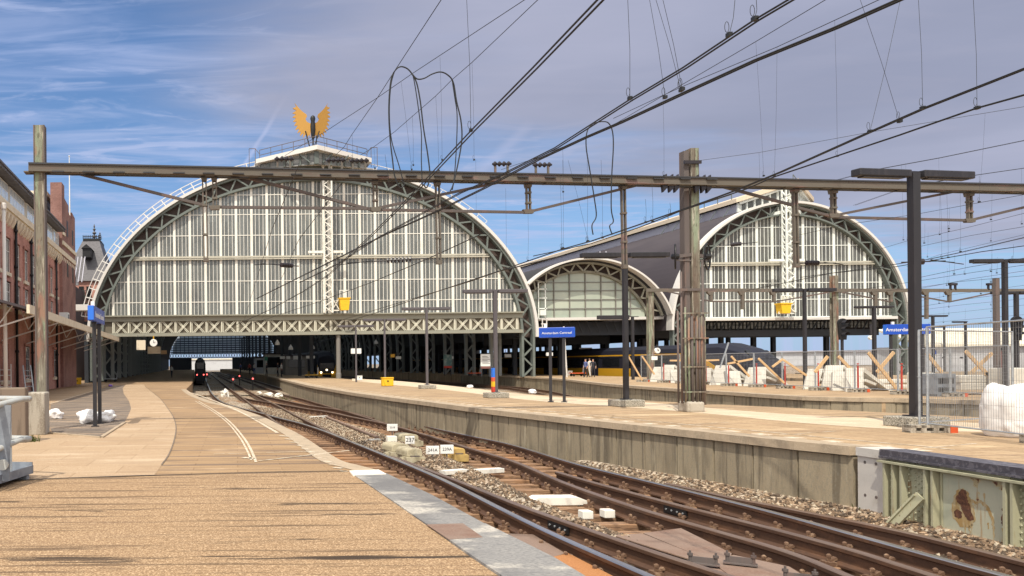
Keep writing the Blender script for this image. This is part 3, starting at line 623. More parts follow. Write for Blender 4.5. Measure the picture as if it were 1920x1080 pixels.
track('railway_track', 'track sunk between the two sunlit island platforms', [(l1,'railhead'),(l2,'railhead')], [], [])
l1 = [V((42.3,y,ZR)) for y in (14,60,150,295)]; l2 = [V((43.75,y,ZR)) for y in (14,60,150,295)]
track('railway_track', 'track under the blue and yellow train beyond the construction fences', [(l1,'railhead'),(l2,'railhead')], [], [])

# ballast bed with a raised bank between the tracks and along the wall
def wall_x(y): return X_at(eB, y)
def bed_h(x, y):
    a, r3, r5, w = X_at(lA,y), X_at(lR3,y), X_at(lR5,y), wall_x(y)
    h = ZG-.09
    if a+1.3 < x < r3-.9 or x > r5+.9: h = ZG+.02
    mid0, mid1 = a+.55, r3-.75
    if mid0 < x < mid1:
        t = min(1, (x-mid0)/.4, (mid1-x)/.4); h = ZG+.02+.14*max(0,t)
    if x > r5+.5: h = ZG+.02+.20*max(0, min(1, (x-r5-.5)/max(.3, w-r5-.5)))
    return h+.02*noise.noise(V((x*2,y*2,0)))
b = MB(); ny, nx = 150, 100
yy = [4+ (70-4)*(i/(ny-1))**1.6 for i in range(ny)]
for y in yy:
    x1 = wall_x(y)+.1
    for j in range(nx):
        x = 1.0+(x1-1.0)*j/(nx-1); b.v.append(V((x,y,bed_h(x,y))))
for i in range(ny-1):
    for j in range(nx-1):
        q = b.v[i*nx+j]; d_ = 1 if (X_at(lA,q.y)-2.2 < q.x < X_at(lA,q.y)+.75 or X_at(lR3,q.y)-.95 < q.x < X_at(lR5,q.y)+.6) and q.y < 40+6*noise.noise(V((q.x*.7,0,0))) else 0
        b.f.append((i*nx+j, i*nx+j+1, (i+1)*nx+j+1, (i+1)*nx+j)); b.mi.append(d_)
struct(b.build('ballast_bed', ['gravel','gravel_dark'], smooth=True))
b = MB(); b.sheet([(-1,69.9,ZG),(16,69.9,ZG),(16,320,ZG),(-1,320,ZG)]); b.sheet([(13,4,ZG-.02),(46,4,ZG-.02),(46,320,ZG-.02),(13,320,ZG-.02)]); b.sheet([(60,4,ZG-.03),(220,4,ZG-.03),(220,320,ZG-.03),(60,320,ZG-.03)]); struct(b.build('ballast_bed', 'gravel'))
st = MB(); rs = random.Random(11); octa = [V((1,0,0)),V((-1,0,0)),V((0,1,0)),V((0,-1,0)),V((0,0,1)),V((0,0,-1))]
of = [(0,2,4),(2,1,4),(1,3,4),(3,0,4),(2,0,5),(1,2,5),(3,1,5),(0,3,5)]
cnt = 0
while cnt < 27000:
    y = 5+41*rs.random()**1.5; w = wall_x(y); x = 2.6+(w-2.65)*rs.random()
    a, r3, r5 = X_at(lA,y), X_at(lR3,y), X_at(lR5,y)
    mid = a+.6 < x < r3-.55; wal = x > r5+.55
    if not mid and not wal and rs.random() < .95: continue
    if y < 12.3 and mid and x < X_at(lR3,y)-.35 and y < 10.9: continue
    pale = False
    if cnt % 5 == 0:
        ppx, ppy, sx_, sy_ = rs.choice(((605,815,30,9),(570,778,32,6),(640,800,40,10),(700,815,45,10),(500,760,25,6),(880,812,60,10),(640,838,18,7)))
        q_ = hz(rs.gauss(ppx,sx_), rs.gauss(ppy,sy_), ZG); x, y, pale = q_.x, q_.y, True
        if y > 60 or x > wall_x(y)-.1 or x < 1.2: continue
    s = rs.uniform(.018,.042); z = bed_h(x,y)+s*.35; e = [rs.uniform(.6,1.2) for _ in range(6)]; m = Matrix.Rotation(rs.uniform(0,6.3),3,'Z') @ Matrix.Rotation(rs.uniform(0,6.3),3,'X')
    c0 = V((x,y,z)); st.add([c0+m@(octa[k]*s*e[k]) for k in range(6)], of, 2 if pale and rs.random() < .8 else rs.choice((0,0,0,1,1,1,2,3))); cnt += 1
for i, (nm, cc) in enumerate((('stone_brown',(.24,.165,.11)),('stone_dark',(.11,.08,.058)),('stone_pale',(.50,.42,.32)),('stone_tan',(.35,.25,.165)))): M[nm] = mat(nm, mul(cc,.95), .9, layers=[(20,.45,.65,mul(cc,.75),.6,3)])
stuff(st.build('ballast_stones', ['stone_brown','stone_dark','stone_pale','stone_tan']))
# ------------------------------------------------------------------ the station halls
D1 = 79.0
S1 = D1/F
def fx(p, d=D1): return (p-CX)*d/F               # pixel column / row on a face at distance d (roll left out: the halls stand upright)
def fz(p, d=D1): return E-(p-CY)*d/F
def arch(cx, cz, a, b, n, t0=0, t1=180, leg=None):
    pts = [(cx+a*math.cos(R(t0+(t1-t0)*i/n)), cz+b*math.sin(R(t0+(t1-t0)*i/n))) for i in range(n+1)]
    if leg is not None: pts = [(pts[0][0], leg)] + pts + [(pts[-1][0], leg)]
    return pts
def web(mb, inn, outr, y, w, dep, legs=True):
    n = len(inn)
    for i in range(n-1):
        if i % 2 == 0: p, q = inn[i], outr[i+1]
        else: p, q = outr[i], inn[i+1]
        mb.bar((p[0],y,p[1]), (q[0],y,q[1]), dep, w, up=(0,1,0)) if False else mb.bar((p[0],y,p[1]), (q[0],y,q[1]), w, dep, up=(0,1,0))
def arch_len(cx, cz, a, b, step, leg):
    # evenly spaced parameters along the ellipse and its legs
    P = []
    ts = [i*.25 for i in range(721)]
    pts = [(cx+a*math.cos(R(t)), cz+b*math.sin(R(t))) for t in ts]
    acc = 0; out = [0]
    for i in range(1, 721):
        acc += math.hypot(pts[i][0]-pts[i-1][0], pts[i][1]-pts[i-1][1])
        if acc >= step: out.append(ts[i]); acc = 0
    out.append(180); nleg = max(1, round((cz-leg)/step))
    return out, nleg
def two_chords(cx, cz, ai, bi, ao, bo, step, leg):
    ts, nl = arch_len(cx, cz, (ai+ao)/2, (bi+bo)/2, step, leg)
    zs = [leg+(cz-leg)*k/nl for k in range(nl)]
    f = lambda a, b: [(cx+a, z) for z in zs] + [(cx+a*math.cos(R(t)), cz+b*math.sin(R(t))) for t in ts] + [(cx-a, z) for z in zs[::-1]]
    return f(ai, bi), f(ao, bo)
def ell_top(x, cx, cz, a, b):
    k = 1-((x-cx)/a)**2
    return cz + b*math.sqrt(k) if k > 0 else cz

def hall_front(root, cx, cz, ai, bi, ao, bo, af, bf, y, zg, leg, thick_x, pitch, hbars, main_z, mull, pane, truss_step=.95, tw=.15, cw=.22):
    inn, out_ = two_chords(cx, cz, ai+.16, bi+.16, ao-.16, bo-.16, truss_step, leg)
    n = 96
    mb = MB(); mb.ring(arch(cx,cz,ai,bi,n,leg=leg), arch(cx,cz,ai+cw,bi+cw,n,leg=leg), y-.1, y+.5); mb.ring(arch(cx,cz,ao-cw,bo-cw,n,leg=leg), arch(cx,cz,ao,bo,n,leg=leg), y-.1, y+.5)
    web(mb, inn, out_, y+.1, tw, .16)
    mb.build('arch_truss', 'lattice', root)
    mb = MB(); mb.ring(arch(cx,cz,ai+.1,bi+.1,n,leg=None), arch(cx,cz,ao+.02,bo+.02,n,leg=None), y+.52, y+.6); mb.build('soffit', 'soffit', root)
    mb = MB(); mb.ring(arch(cx,cz,ao+.02,bo+.02,n,leg=None), arch(cx,cz,af,bf,n), y-.35, y+.6); mb.build('roof_edge', 'fascia', root)
    g = MB(); x = cx-ai+.02; N_ = 160; dx = (2*ai-.04)/N_
    for i in range(N_):
        x0, x1 = x+i*dx, x+(i+1)*dx
        z0, z1 = ell_top(x0,cx,cz,ai+.1,bi+.1), ell_top(x1,cx,cz,ai+.1,bi+.1)
        if max(z0,z1) > zg+.05: g.add([(x0,y+.42,zg),(x1,y+.42,zg),(x1,y+.42,max(zg+.01,z1)),(x0,y+.42,max(zg+.01,z0))], [(0,1,2,3)])
    glass = g.build('glass_wall', pane, root)
    m = MB(); k = math.floor((cx-ai-thick_x)/pitch*4)
    while True:
        x = thick_x + k*pitch/4
        if x > cx+ai-.1: break
        if x > cx-ai+.1:
            zt = ell_top(x, cx, cz, ai+.05, bi+.05)
            if zt > zg+.1:
                if k % 4 == 0: m.bb(x-.125, x+.125, y+.34, y+.41, zg, zt)
                else: m.bb(x-.024, x+.024, y+.385, y+.41, zg, zt)
        k += 1
    m.build('mullion', mull, glass)
    h = MB(); h2_ = MB()
    for z in hbars+[main_z]:
        kk = 1-((z-cz)/(bi+.05))**2; hw = (ai+.05)*math.sqrt(max(0,kk))
        if z == main_z: h2_.bb(cx-hw, cx+hw, y+.2, y+.40, z-.08, z+.10); h2_.bb(cx-hw, cx+hw, y+.1, y+.3, z-.26, z-.16)
        else: h.bb(cx-hw, cx+hw, y+.37, y+.405, z-.035, z+.035)
    h.build('transom', mull, glass); h2_.build('main_transom', 'transom', glass)
    return inn, out_

# hall 1
HL = 'large left-hand arched station hall with cream glazing bars and a crossed girder over the tracks'
h1 = thing('station_hall', HL, 'station hall', V((fx(586), D1, 0)))
cx1, cz1 = fx(586), fz(638)
ai1, bi1, ao1, bo1, af1, bf1 = 392*S1, 297*S1, 417*S1, 324*S1, 422.5*S1, 329.5*S1
zg1 = fz(592)
hall_front(h1, cx1, cz1, ai1, bi1, ao1, bo1, af1, bf1, D1, zg1, ZB, fx(591), 29.1*S1, [fz(v) for v in (365,402,441,527,566)]+[zg1+.06], fz(482), 'mullion', 'pane')
# girder
gx0, gx1 = cx1-ai1-.05, cx1+ai1+.1; zt, zb_ = fz(592.5), fz(630)
mb = MB(); mb.bb(gx0, gx1, D1-.15, D1+.5, fz(602), zt); mb.bb(gx0, gx1, D1-.2, D1+.5, zb_, fz(624)); mb.bb(gx0, gx1, D1-.45, D1+.3, zt-.02, zt+.1); mb.bb(gx0,gx1, D1-.3,D1-.2, zb_, zb_+.1)
gd = mb.build('girder', 'girder', h1)
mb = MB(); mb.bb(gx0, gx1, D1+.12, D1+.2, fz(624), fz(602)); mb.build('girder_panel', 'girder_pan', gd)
mb = MB(); x = fx(591)-13*29.1*S1; pw = 29.1*S1; z0, z1 = fz(623.5), fz(602.5)
while x < gx1-.3:
    if x > gx0:
        mb.bb(x-.07, x+.07, D1-.08, D1+.11, z0, z1); mb.bb(x+.11, x+.19, D1-.02, D1+.11, z0, z1)
        if x+pw < gx1:
            for q in (0, .16):
                mb.bar((x+.22+q,D1,z0), (x+pw-.3+q,D1,z1), .075, .1, up=(0,1,0)); mb.bar((x+.22+q,D1+.055,z1), (x+pw-.3+q,D1+.055,z0), .075, .1, up=(0,1,0))
            mb.bb(x+pw*.5-.14+.02, x+pw*.5+.14+.02, D1-.06, D1+.1, (z0+z1)/2-.13, (z0+z1)/2+.13)
    x += pw
mb.build('girder_bracing', 'girder_x', gd)
# roof shells and inner ribs
def roof(root, cx, cz, a, b, y0, y1, m_out, leg_r=None, n=64, t0=0, t1=180, th=.25, matnames=None):
    mb = MB(); mb.ring(arch(cx,cz,a-th,b-th,n,t0,t1), arch(cx,cz,a,b,n,t0,t1), y0, y1); return mb.build('roof', m_out, root)
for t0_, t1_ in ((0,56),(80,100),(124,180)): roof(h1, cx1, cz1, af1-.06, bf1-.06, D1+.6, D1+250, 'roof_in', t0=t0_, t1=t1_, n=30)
for t0_, t1_ in ((56,80),(100,124)):
    mb = MB(); mb.ring(arch(cx1,cz1,af1-.2,bf1-.2,12,t0_,t1_), arch(cx1,cz1,af1-.15,bf1-.15,12,t0_,t1_), D1+.6, D1+250); mb.build('skylight', 'skylight', h1)
mb = MB(); ii, oo = two_chords(cx1, cz1, ai1-.1, bi1-.1, ao1-.4, bo1-.4, 1.3, ZB)
mb.ring(arch(cx1,cz1,ai1-.3,bi1-.3,48,leg=ZB), arch(cx1,cz1,ai1,bi1,48,leg=ZB), 0, .4); mb.ring(arch(cx1,cz1,ao1-.7,bo1-.7,48,leg=ZB), arch(cx1,cz1,ao1-.4,bo1-.4,48,leg=ZB), 0, .4)
web(mb, ii, oo, .2, .16, .16)
rib = mb.build('rib', 'rib', origin=(0,0,0)); rib.parent = h1
for k in range(16):
    o = rib if k == 0 else rib.copy()
    if k: COL.objects.link(o); o.parent = h1
    o.location = V((0, D1+7.5+8*k, 0))-ORG[h1.name]
mb = MB()
for t in (12, 24, 36, 50, 65, 90, 115, 130, 144): mb.bb(cx1+(ai1-.2)*math.cos(R(t))-.1, cx1+(ai1-.2)*math.cos(R(t))+.1, D1+7, D1+135, cz1+(bi1-.2)*math.sin(R(t))-.15, cz1+(bi1-.2)*math.sin(R(t))+.15)
for k in range(0): mb.bb(cx1-ai1+.5, cx1+ai1-.5, D1+8*k+3, D1+8*k+3.2, fz(628), fz(628)+.25)
mb.build('purlin', 'navy', h1)
# side wall toward the station building and dark platform shops
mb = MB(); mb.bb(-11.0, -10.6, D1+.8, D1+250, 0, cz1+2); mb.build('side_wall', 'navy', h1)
# far gable
yf = D1+251
mb = MB(); zf = 6.6
for i in range(120):
    x0 = cx1-ai1+i*2*ai1/120; x1 = x0+2*ai1/120; mb.add([(x0,yf,zf),(x1,yf,zf),(x1,yf,max(zf+.01,ell_top(x1,cx1,cz1,ao1,bo1))),(x0,yf,max(zf+.01,ell_top(x0,cx1,cz1,ao1,bo1)))], [(0,1,2,3)])
fg = mb.build('far_glass_wall', 'pane_far', h1)
mb = MB()
for k in range(-12, 13): mb.bb(cx1+k*1.75-.14, cx1+k*1.75+.14, yf-.4, yf-.05, zf, ell_top(cx1+k*1.75,cx1,cz1,ao1,bo1))
for z in (7.1, 8.0, 8.9, 9.8, 10.7, 11.6, 12.6, 14, 16): 
    hw = ao1*math.sqrt(max(0,1-((z-cz1)/bo1)**2)); mb.bb(cx1-hw, cx1+hw, yf-.45, yf-.06, z-.26, z+.2)
mb.bb(cx1-ao1, cx1+ao1, yf-.5, yf+.1, 6.3, 6.6); mb.bb(cx1-ao1, cx1+ao1, yf-.5, yf+.1, 4.6, 4.85); mb.bb(cx1-ao1, -1.2, yf-.5, yf+.1, ZG, 4.7); mb.bb(15.5, cx1+ao1, yf-.5, yf+.1, ZG, 4.7)
for k in range(-20, 20): mb.bar((cx1+k*1.1,yf,4.8), (cx1+k*1.1+.8,yf,6.4), .2, .2, up=(0,1,0)); mb.bar((cx1+k*1.1+.8,yf-.2,4.8), (cx1+k*1.1,yf-.2,6.4), .2, .2, up=(0,1,0))
mb.build('far_glazing_frame', 'navy', fg)
# mid hall supports: tall column at the face and columns inside
mb = MB(); q = fx(635); mb.lathe([(.26,ZB),(.26,ZB+.5),(.22,ZB+.55),(.22,fz(631))], (q, D1+.1, 0), 10); mb.build('column', 'steel_mid', h1)
# roof edge railing on the left flank, thinner on the right
mb = MB()
pl = [(cx1+(af1+.05)*math.cos(R(t)), cz1+(bf1+.05)*math.sin(R(t)), cx1+(af1+.78)*math.cos(R(t)), cz1+(bf1+.78)*math.sin(R(t))) for t in range(100, 173, 3)]
for a in pl: mb.bar((a[0],D1+.2,a[1]), (a[2],D1+.2,a[3]), .10, .08, up=(0,1,0))
for k in (.45, 1):
    for a, b in zip(pl, pl[1:]): mb.bar((a[0]+(a[2]-a[0])*k,D1+.2,a[1]+(a[3]-a[1])*k), (b[0]+(b[2]-b[0])*k,D1+.2,b[1]+(b[3]-b[1])*k), .07, .07, up=(0,1,0))
mb.build('roof_railing', 'fascia', h1); mb = MB()
pl = [(cx1+(af1+.05)*math.cos(R(t)), cz1+(bf1+.05)*math.sin(R(t)), cx1+(af1+.55)*math.cos(R(t)), cz1+(bf1+.55)*math.sin(R(t))) for t in range(40, 81, 3)]
for a in pl: mb.bar((a[0],D1+.2,a[1]), (a[2],D1+.2,a[3]), .05, .05, up=(0,1,0))
for a, b in zip(pl, pl[1:]): mb.bar((a[2],D1+.2,a[3]), (b[2],D1+.2,b[3]), .05, .05, up=(0,1,0))
mb.build('roof_railing', 'fascia', h1)
# gutter shelf at the left foot
mb = MB(); mb.bb(fx(137), fx(167), D1-.3, D1+1.2, fz(580), fz(569)); mb.build('gutter', 'fascia', h1)
mb = MB(); mb.bb(fx(1003), fx(1024), D1-.3, D1+.8, fz(628), fz(620)); mb.bar((fx(1016),D1-.2,fz(622)), (fx(1016),D1-.2,fz(604)), .08); mb.bar((fx(1024),D1-.2,fz(622)), (fx(1024),D1-.2,fz(604)), .08); mb.bb(fx(1014),fx(1025),D1-.25,D1-.15,fz(606),fz(604)); mb.bb(fx(1014),fx(1025),D1-.25,D1-.15,fz(615),fz(613)); mb.build('gutter', 'fascia', h1)
# lantern with a pointed prow
def lantern(root, xc, hw, z_eave, z_ridge, z_base, z_base_mid, y, m_wall, m_roof, back, prow=2.6, win=None):
    f = lambda z: z
    base = [V((xc-hw,y+prow,0)), V((xc,y-.6,0)), V((xc+hw,y+prow,0)), V((xc+hw,y+back,0)), V((xc-hw,y+back,0))]
    w = MB()
    zt = [z_eave, z_ridge, z_eave, z_eave, z_eave]; zb = [z_base, z_base_mid, z_base, z_base, z_base]
    lo = [V((b.x,b.y,zb[i])) for i, b in enumerate(base)]; hi = [V((b.x,b.y,zt[i]-.05)) for i, b in enumerate(base)]
    w.add(lo+hi, [(0,1,6,5),(1,2,7,6),(2,3,8,7),(4,0,5,9)])
    wl = w.build('lantern_wall', m_wall, root)
    r = MB(); o = .5; th = .42
    fr = [V((xc-hw-o,y+prow-.35,z_eave)), V((xc,y-.6-.7,z_ridge)), V((xc+hw+o,y+prow-.35,z_eave))]
    bk = [V((p.x,y+back,p.z)) for p in fr]
    for a, b, c_, d in ((fr[0],fr[1],bk[1],bk[0]), (fr[1],fr[2],bk[2],bk[1])):
        up = V((0,0,th)); r.add([a,b,c_,d,a+up,b+up,c_+up,d+up], [(0,3,2,1),(4,5,6,7),(0,1,5,4),(2,3,7,6),(3,0,4,7),(1,2,6,5)])
    rf = r.build('lantern_roof', m_roof, root)
    return wl, fr, th
wl, fr, th = lantern(h1, fx(590), 98*S1, fz(311), fz(297), fz(321), fz(321), D1-1.7, 'louvre', 'fascia', 240, prow=1.3)
mb = MB()
for sgn in (-1, 1):
    for k in range(1, 7):
        t = k/7; x = fx(590)+sgn*98*S1*t; yy = D1-2.4+1.9*t; zt_ = fz(297)+(fz(311)-fz(297))*t
        mb.bb(x-.07, x+.07, yy-.08, yy+.1, fz(321), zt_-.1)
    mb.bar((fx(590)+sgn*.6, D1-2.4, fz(318)), (fx(590)+sgn*1.6, D1-2.1, fz(301)), .12)
    mb.bar((fx(590)+sgn*2.4, D1-1.95, fz(320)), (fx(590)+sgn*3.2, D1-1.7, fz(303)), .12)
mb.bb(fx(590)-.22, fx(590)+.22, D1-2.55, D1-2.2, fz(321), fz(299))
mb.build('lantern_frame', 'lattice_dk', wl)
mb = MB(); pts = []
for sgn in (-1, 1):
    a = V((fx(590), D1-2.6, fz(297)+.35)); b = V((fx(590)+sgn*100*S1, D1-.5, fz(311)+.35))
    for k in range(0, 6):
        q = a+(b-a)*(k/5); mb.bar(q, q+V((0,0,1.0)), .05)
    for h in (.5, 1.0): mb.bar(a+V((0,0,h)), b+V((0,0,h)), .05)
    e = V((fx(590)+sgn*108*S1, D1-.4, fz(318))); mb.bar(e, e+V((0,0,1.9)), .05); mb.bar(e+V((0,0,1.9)), b+V((0,0,.6)), .05); mb.bar(e+V((sgn*.6,0,0)), e+V((sgn*.6,0,1.9)), .05); mb.bar(e+V((sgn*.6,0,1.9)), e+V((0,0,1.9)), .05)
mb.build('lantern_railing', 'rod', h1)

# winged emblem on the lantern
we = thing('winged_emblem', 'golden spread wings with a black body standing on top of the large hall lantern', 'sculpture', V((fx(590), D1-.4, fz(284)+.4)))
def wing(sgn):
    outline = [(593,262),(600,258),(606,252),(610,246),(612,240),(607,243),(612,236),(615,238),(613,230),(618,231),(615,223),(621,223),(617,216),(623,215),(618,208),(624,206),(617,202),(622,196)]
    inner = [(621,197),(614,206),(607,213),(601,218),(600,222),(603,226),(601,231),(597,234),(593,236)]
    feather = [(594,262),(596,256),(601,263),(602,254),(608,261),(607,252),(614,257),(612,248),(619,251),(615,243),(623,244),(618,236),(625,236),(620,229),(627,228),(621,222),(628,220),(621,215),(628,212),(620,208),(627,203),(620,201),(623,194)]
    pts = feather + inner
    return [V((fx(590+sgn*(p[0]-590)*.93+ (0 if sgn>0 else -1)), D1-.45+abs(p[0]-590)*.02, fz(p[1]))) for p in pts]
for sgn in (-1, 1):
    mb = MB(); mb.prism(wing(sgn), (0,.16,0)); mb.build('wing', 'gold', we)
mb = MB(); mb.lathe([(.05,fz(268)),(.16,fz(262)),(.24,fz(250)),(.25,fz(240)),(.20,fz(232)),(.26,fz(227)),(.20,fz(223)),(.06,fz(221))], (fx(590), D1-.4, 0), 10); mb.build('body', 'black', we, smooth=True)
mb = MB(); mb.bar((fx(590),D1-.4,fz(268)), (fx(590),D1-.4,fz(280)), .14); mb.bar((fx(576),D1-.4,fz(250)), (fx(584),D1-.3,fz(280)), .09); mb.bar((fx(602),D1-.4,fz(250)), (fx(592),D1-.3,fz(280)), .09); mb.build('support', 'black', we)

# cleaning gantries: a lattice mast with a basket on each big glass wall
def service_mast(name, label, x0, x1, ztop, zbot, y, m, zarm, basket, root_loc, bm='yellow'):
    t = thing(name, label, 'maintenance lift', root_loc); b = MB()
    for x in (x0, x1):
        for yy in (y-.9, y-.35): b.bar((x,yy,zbot), (x,yy,ztop), .13)
    z = zbot; i = 0; st = (x1-x0)*.75
    while z < ztop-st:
        a, c_ = (x0,x1) if i % 2 else (x1,x0)
        b.bar((a,y-.9,z), (c_,y-.9,z+st), .085); b.bar((x0,y-.9,z), (x0,y-.35,z+st), .06); b.bar((x1,y-.35,z), (x1,y-.9,z+st), .06); b.bar((c_,y-.35,z), (a,y-.35,z+st), .07)
        z += st; i += 1
    b.build('lattice_mast', m, t)
    b = MB(); b.bb(x0-1.5, x0-.1, y-.75, y-.45, zarm-.13, zarm+.1); b.bb(x1+.1, x1+1.1, y-.75, y-.45, zarm-.13, zarm+.1); b.build('arm', m, t)
    if basket:
        bx0, bx1, z0, z1 = basket; b = MB(); b.prism([V((bx0+.12,y-1.2,z0)),V((bx1-.12,y-1.2,z0)),V((bx1,y-1.2,z1)),V((bx0,y-1.2,z1))], (0,.8,0)); b.bb(bx0-.06,bx1+.06,y-1.26,y-.34,z1-.06,z1+.05); b.build('basket', bm, t)
        b = MB()
        for k in range(4): b.bar((bx0+(bx1-bx0)*k/3,y-1.2,z1), (bx0+(bx1-bx0)*k/3,y-1.2,z1+.75), .05)
        b.bar((bx0,y-1.2,z1+.75), (bx1,y-1.2,z1+.75), .06); b.bar((x1,y-.8,z0), (bx0,y-.8,z0), .1); b.bar((x1,y-.8,z0+.1), (bx0,y-.8,z1), .07); b.bar((x1,y-.8,z1), (bx0,y-.8,z0+.1), .07); b.build('basket_frame', m, t)
    return t
service_mast('maintenance_lift', 'white lattice mast with yellow basket hanging on the large hall glass front', fx(606), fx(621), fz(298), fz(590), D1-.3, 'mullion', fz(477), (fx(633), fx(652), fz(586), fz(564)), V((fx(613), D1-.9, fz(590))))

# hall 2
h2 = thing('station_hall', 'right-hand arched station hall with white glazing bars and a dark sloping roof', 'station hall', V((fx(1481), D1, 0)))
cx2, cz2 = fx(1481), fz(628)
ai2, bi2, ao2, bo2, af2, bf2 = 200*S1, 213*S1, 220*S1, 235*S1, 224.5*S1, 239.5*S1
zg2 = fz(606)
hall_front(h2, cx2, cz2, ai2, bi2, ao2, bo2, af2, bf2, D1, zg2, ZB-.2, fx(1455), 29.0*S1, [fz(v) for v in (436,471,541,572)]+[zg2+.06], fz(503), 'mullion2', 'pane2', truss_step=.80, tw=.12, cw=.15)
roof(h2, cx2, cz2, af2-.05, bf2-.05, D1+.6, D1+250, 'roof_dark')
mb = MB(); mb.bb(cx2-ai2, cx2+ai2, D1-.2, D1+.5, fz(611), zg2); mb.build('bottom_chord', 'fascia', h2)
mb = MB(); mb.bb(cx2-ai2, cx2+ai2, D1+6, D1+6.3, fz(640), fz(625)); mb.bb(cx2-ai2, cx2+ai2, D1+10, D1+10.3, fz(636), fz(600)); mb.bb(cx2-ai2,cx2+ai2,D1+2,D1+2.2,fz(640),fz(628))
for k in range(26): mb.bar((cx2-ai2+k*.85,D1+2.1,fz(628)), (cx2-ai2+k*.85+.5,D1+2.1,fz(611)), .1)
mb.build('inner_girder', 'navy', h2)
mb = MB()
for k in range(60): mb.bb(fx(1300)+k*.38, fx(1300)+k*.38+.2, D1+3.2, D1+3.3, fz(624), fz(612))
mb.build('louvre_strip', 'louvre', h2)
mb = MB(); mb.bb(cx2-ai2-.3, cx2-ai2+.2, D1+6, D1+250, fz(640), fz(622)); mb.build('side_beam', 'navy', h2)
def columns(root, xs, ys, ztop):
    c0 = None
    for yy in ys:
        for xx in xs:
            if c0 is None: mb = MB(); mb.bb(-.2,.2,-.2,.2,ZG,ztop-.3); mb.bb(-.3,.3,-.3,.3,ztop-.3,ztop); mb.bb(-.3,.3,-.3,.3,ZG,ZG+.9); c0 = mb.build('column','navy',origin=(0,0,0)); o = c0
            else: o = c0.copy(); COL.objects.link(o)
            o.parent = root; o.location = V((xx,yy,0))-ORG[root.name]
columns(h2, (cx2-ai2+.6, cx2-ai2+9, cx2+2, cx2+ai2-.6), [D1+8+8*k for k in range(14)], cz2+2)
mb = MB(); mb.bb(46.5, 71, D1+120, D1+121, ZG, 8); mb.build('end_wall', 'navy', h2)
# ridge lantern of hall 2: glazed prow, pale side band and cream cap running back
wl, fr, th = lantern(h2, fx(1482), 65*S1, fz(383), fz(359), fz(418), fz(404), D1, 'pane2', 'roof_cream', 240, prow=2.2)
mb = MB()
for sgn in (-1, 1):
    for k in range(0, 8):
        t = k/7; x = fx(1482)+sgn*65*S1*t; yy = D1-.68+2.8*t; zt_ = fz(359)+(fz(383)-fz(359))*t; w_ = .22 if k in (0,7) else .05
        mb.bb(x-w_, x+w_, yy-.06, yy+.12, fz(404)+(fz(418)-fz(404))*t, zt_)
    a, b = V((fx(1482), D1-.8, fz(406))), V((fx(1482)+sgn*65*S1, D1+2.1, fz(420))); mb.bar(a, b, .3)
    a, b = V((fx(1482), D1-.95, fz(360))), V((fx(1482)+sgn*66*S1, D1+2.0, fz(384))); mb.bar(a, b, .3)
mb.build('lantern_frame', 'mullion2', wl)
mb = MB(); x0 = fx(1482)-65*S1; mb.bb(x0-.14, x0-.02, D1+2.3, D1+240, fz(428), fz(384)); mb.build('ridge_cladding', 'roof_band', h2)
mb = MB()
for k in range(6):
    y = D1+3+k*2.2; q = V((x0-.2, y, fz(388)+.3)); mb.bar(q, q+V((0,0,1.0)), .06); mb.bar(q, q+V((-1.0,0,-1.5)), .06); mb.bar(q+V((0,0,1.0)), q+V((0,2.2,1.0)), .06)
mb.build('roof_railing', 'lattice_dk', h2); mb = MB()
for sgn, xe in ((1, fx(1545)),):
    for k in range(5): q = V((fx(1482)+(xe-fx(1482))*k/4, D1-.6+2.6*k/4, fz(364)+(fz(388)-fz(364))*k/4+.3)); mb.bar(q, q+V((0,0,.9)), .05)
    mb.bar((fx(1482),D1-.6,fz(364)+1.2), (xe,D1+2,fz(388)+1.2), .05)
mb.build('roof_railing', 'lattice_dk', h2)
service_mast('maintenance_lift', 'pale lattice mast with yellow basket hanging on the right-hand hall glass front', fx(1460), fx(1475), fz(366), fz(598), D1-.3, 'mullion2', fz(501), (fx(1445), fx(1464), fz(600), fz(582)), V((fx(1467), D1-.9, fz(598))))
# mid hall
h3 = thing('station_hall', 'low arched middle hall with smooth white rim and greenish reflecting glass', 'station hall', V((fx(1105), D1+1, 0)))
cx3, cz3 = fx(1105), fz(641); a3, b3 = 160*S1, 150*S1
T0, T1_ = 17, 137
mb = MB(); mb.ring(arch(cx3,cz3,a3-.17,b3-.17,64,T0,T1_), arch(cx3,cz3,a3,b3,64,T0,T1_), D1-.5, D1+.4); mb.build('roof_edge', 'fascia', h3)
mb = MB(); mb.ring(arch(cx3,cz3,a3-.3,b3-.3,64,T0,T1_), arch(cx3,cz3,a3-.05,b3-.05,64,T0,T1_), D1+.4, D1+220); mb.build('roof', 'roof_in', h3)
ag, bg = 131*S1, 125*S1; yg = D1+1.5
mb = MB(); n = 22; i_, o_ = arch(cx3,cz3,ag+.1,bg+.1,n,20,140), arch(cx3,cz3,a3-.35,b3-.35,n,20,140)
mb.ring(arch(cx3,cz3,ag,bg,64,15,140), arch(cx3,cz3,ag+.22,bg+.22,64,15,140), D1+1.2, D1+1.6)
for i in range(n):
    p, q = (i_[i], o_[i+1]) if i % 2 else (o_[i], i_[i+1]); mb.bar((p[0],D1+.8,p[1]), (q[0],D1+.8,q[1]), .13, .13, up=(0,1,0))
mb.ring(arch(cx3,cz3,a3-.5,b3-.5,64,T0,T1_), arch(cx3,cz3,a3-.32,b3-.32,64,T0,T1_), D1+.6, D1+.9)
mb.build('arch_truss', 'girder', h3)
mb = MB(); mb.ring(arch(cx3,cz3,ag+.2,bg+.2,64,T0,T1_), arch(cx3,cz3,a3-.3,b3-.3,64,T0,T1_), D1+1.62, D1+1.7); mb.build('soffit', 'soffit', h3)
zg3 = fz(602); mb = MB(); xs0, xs1 = fx(990), fx(1226)
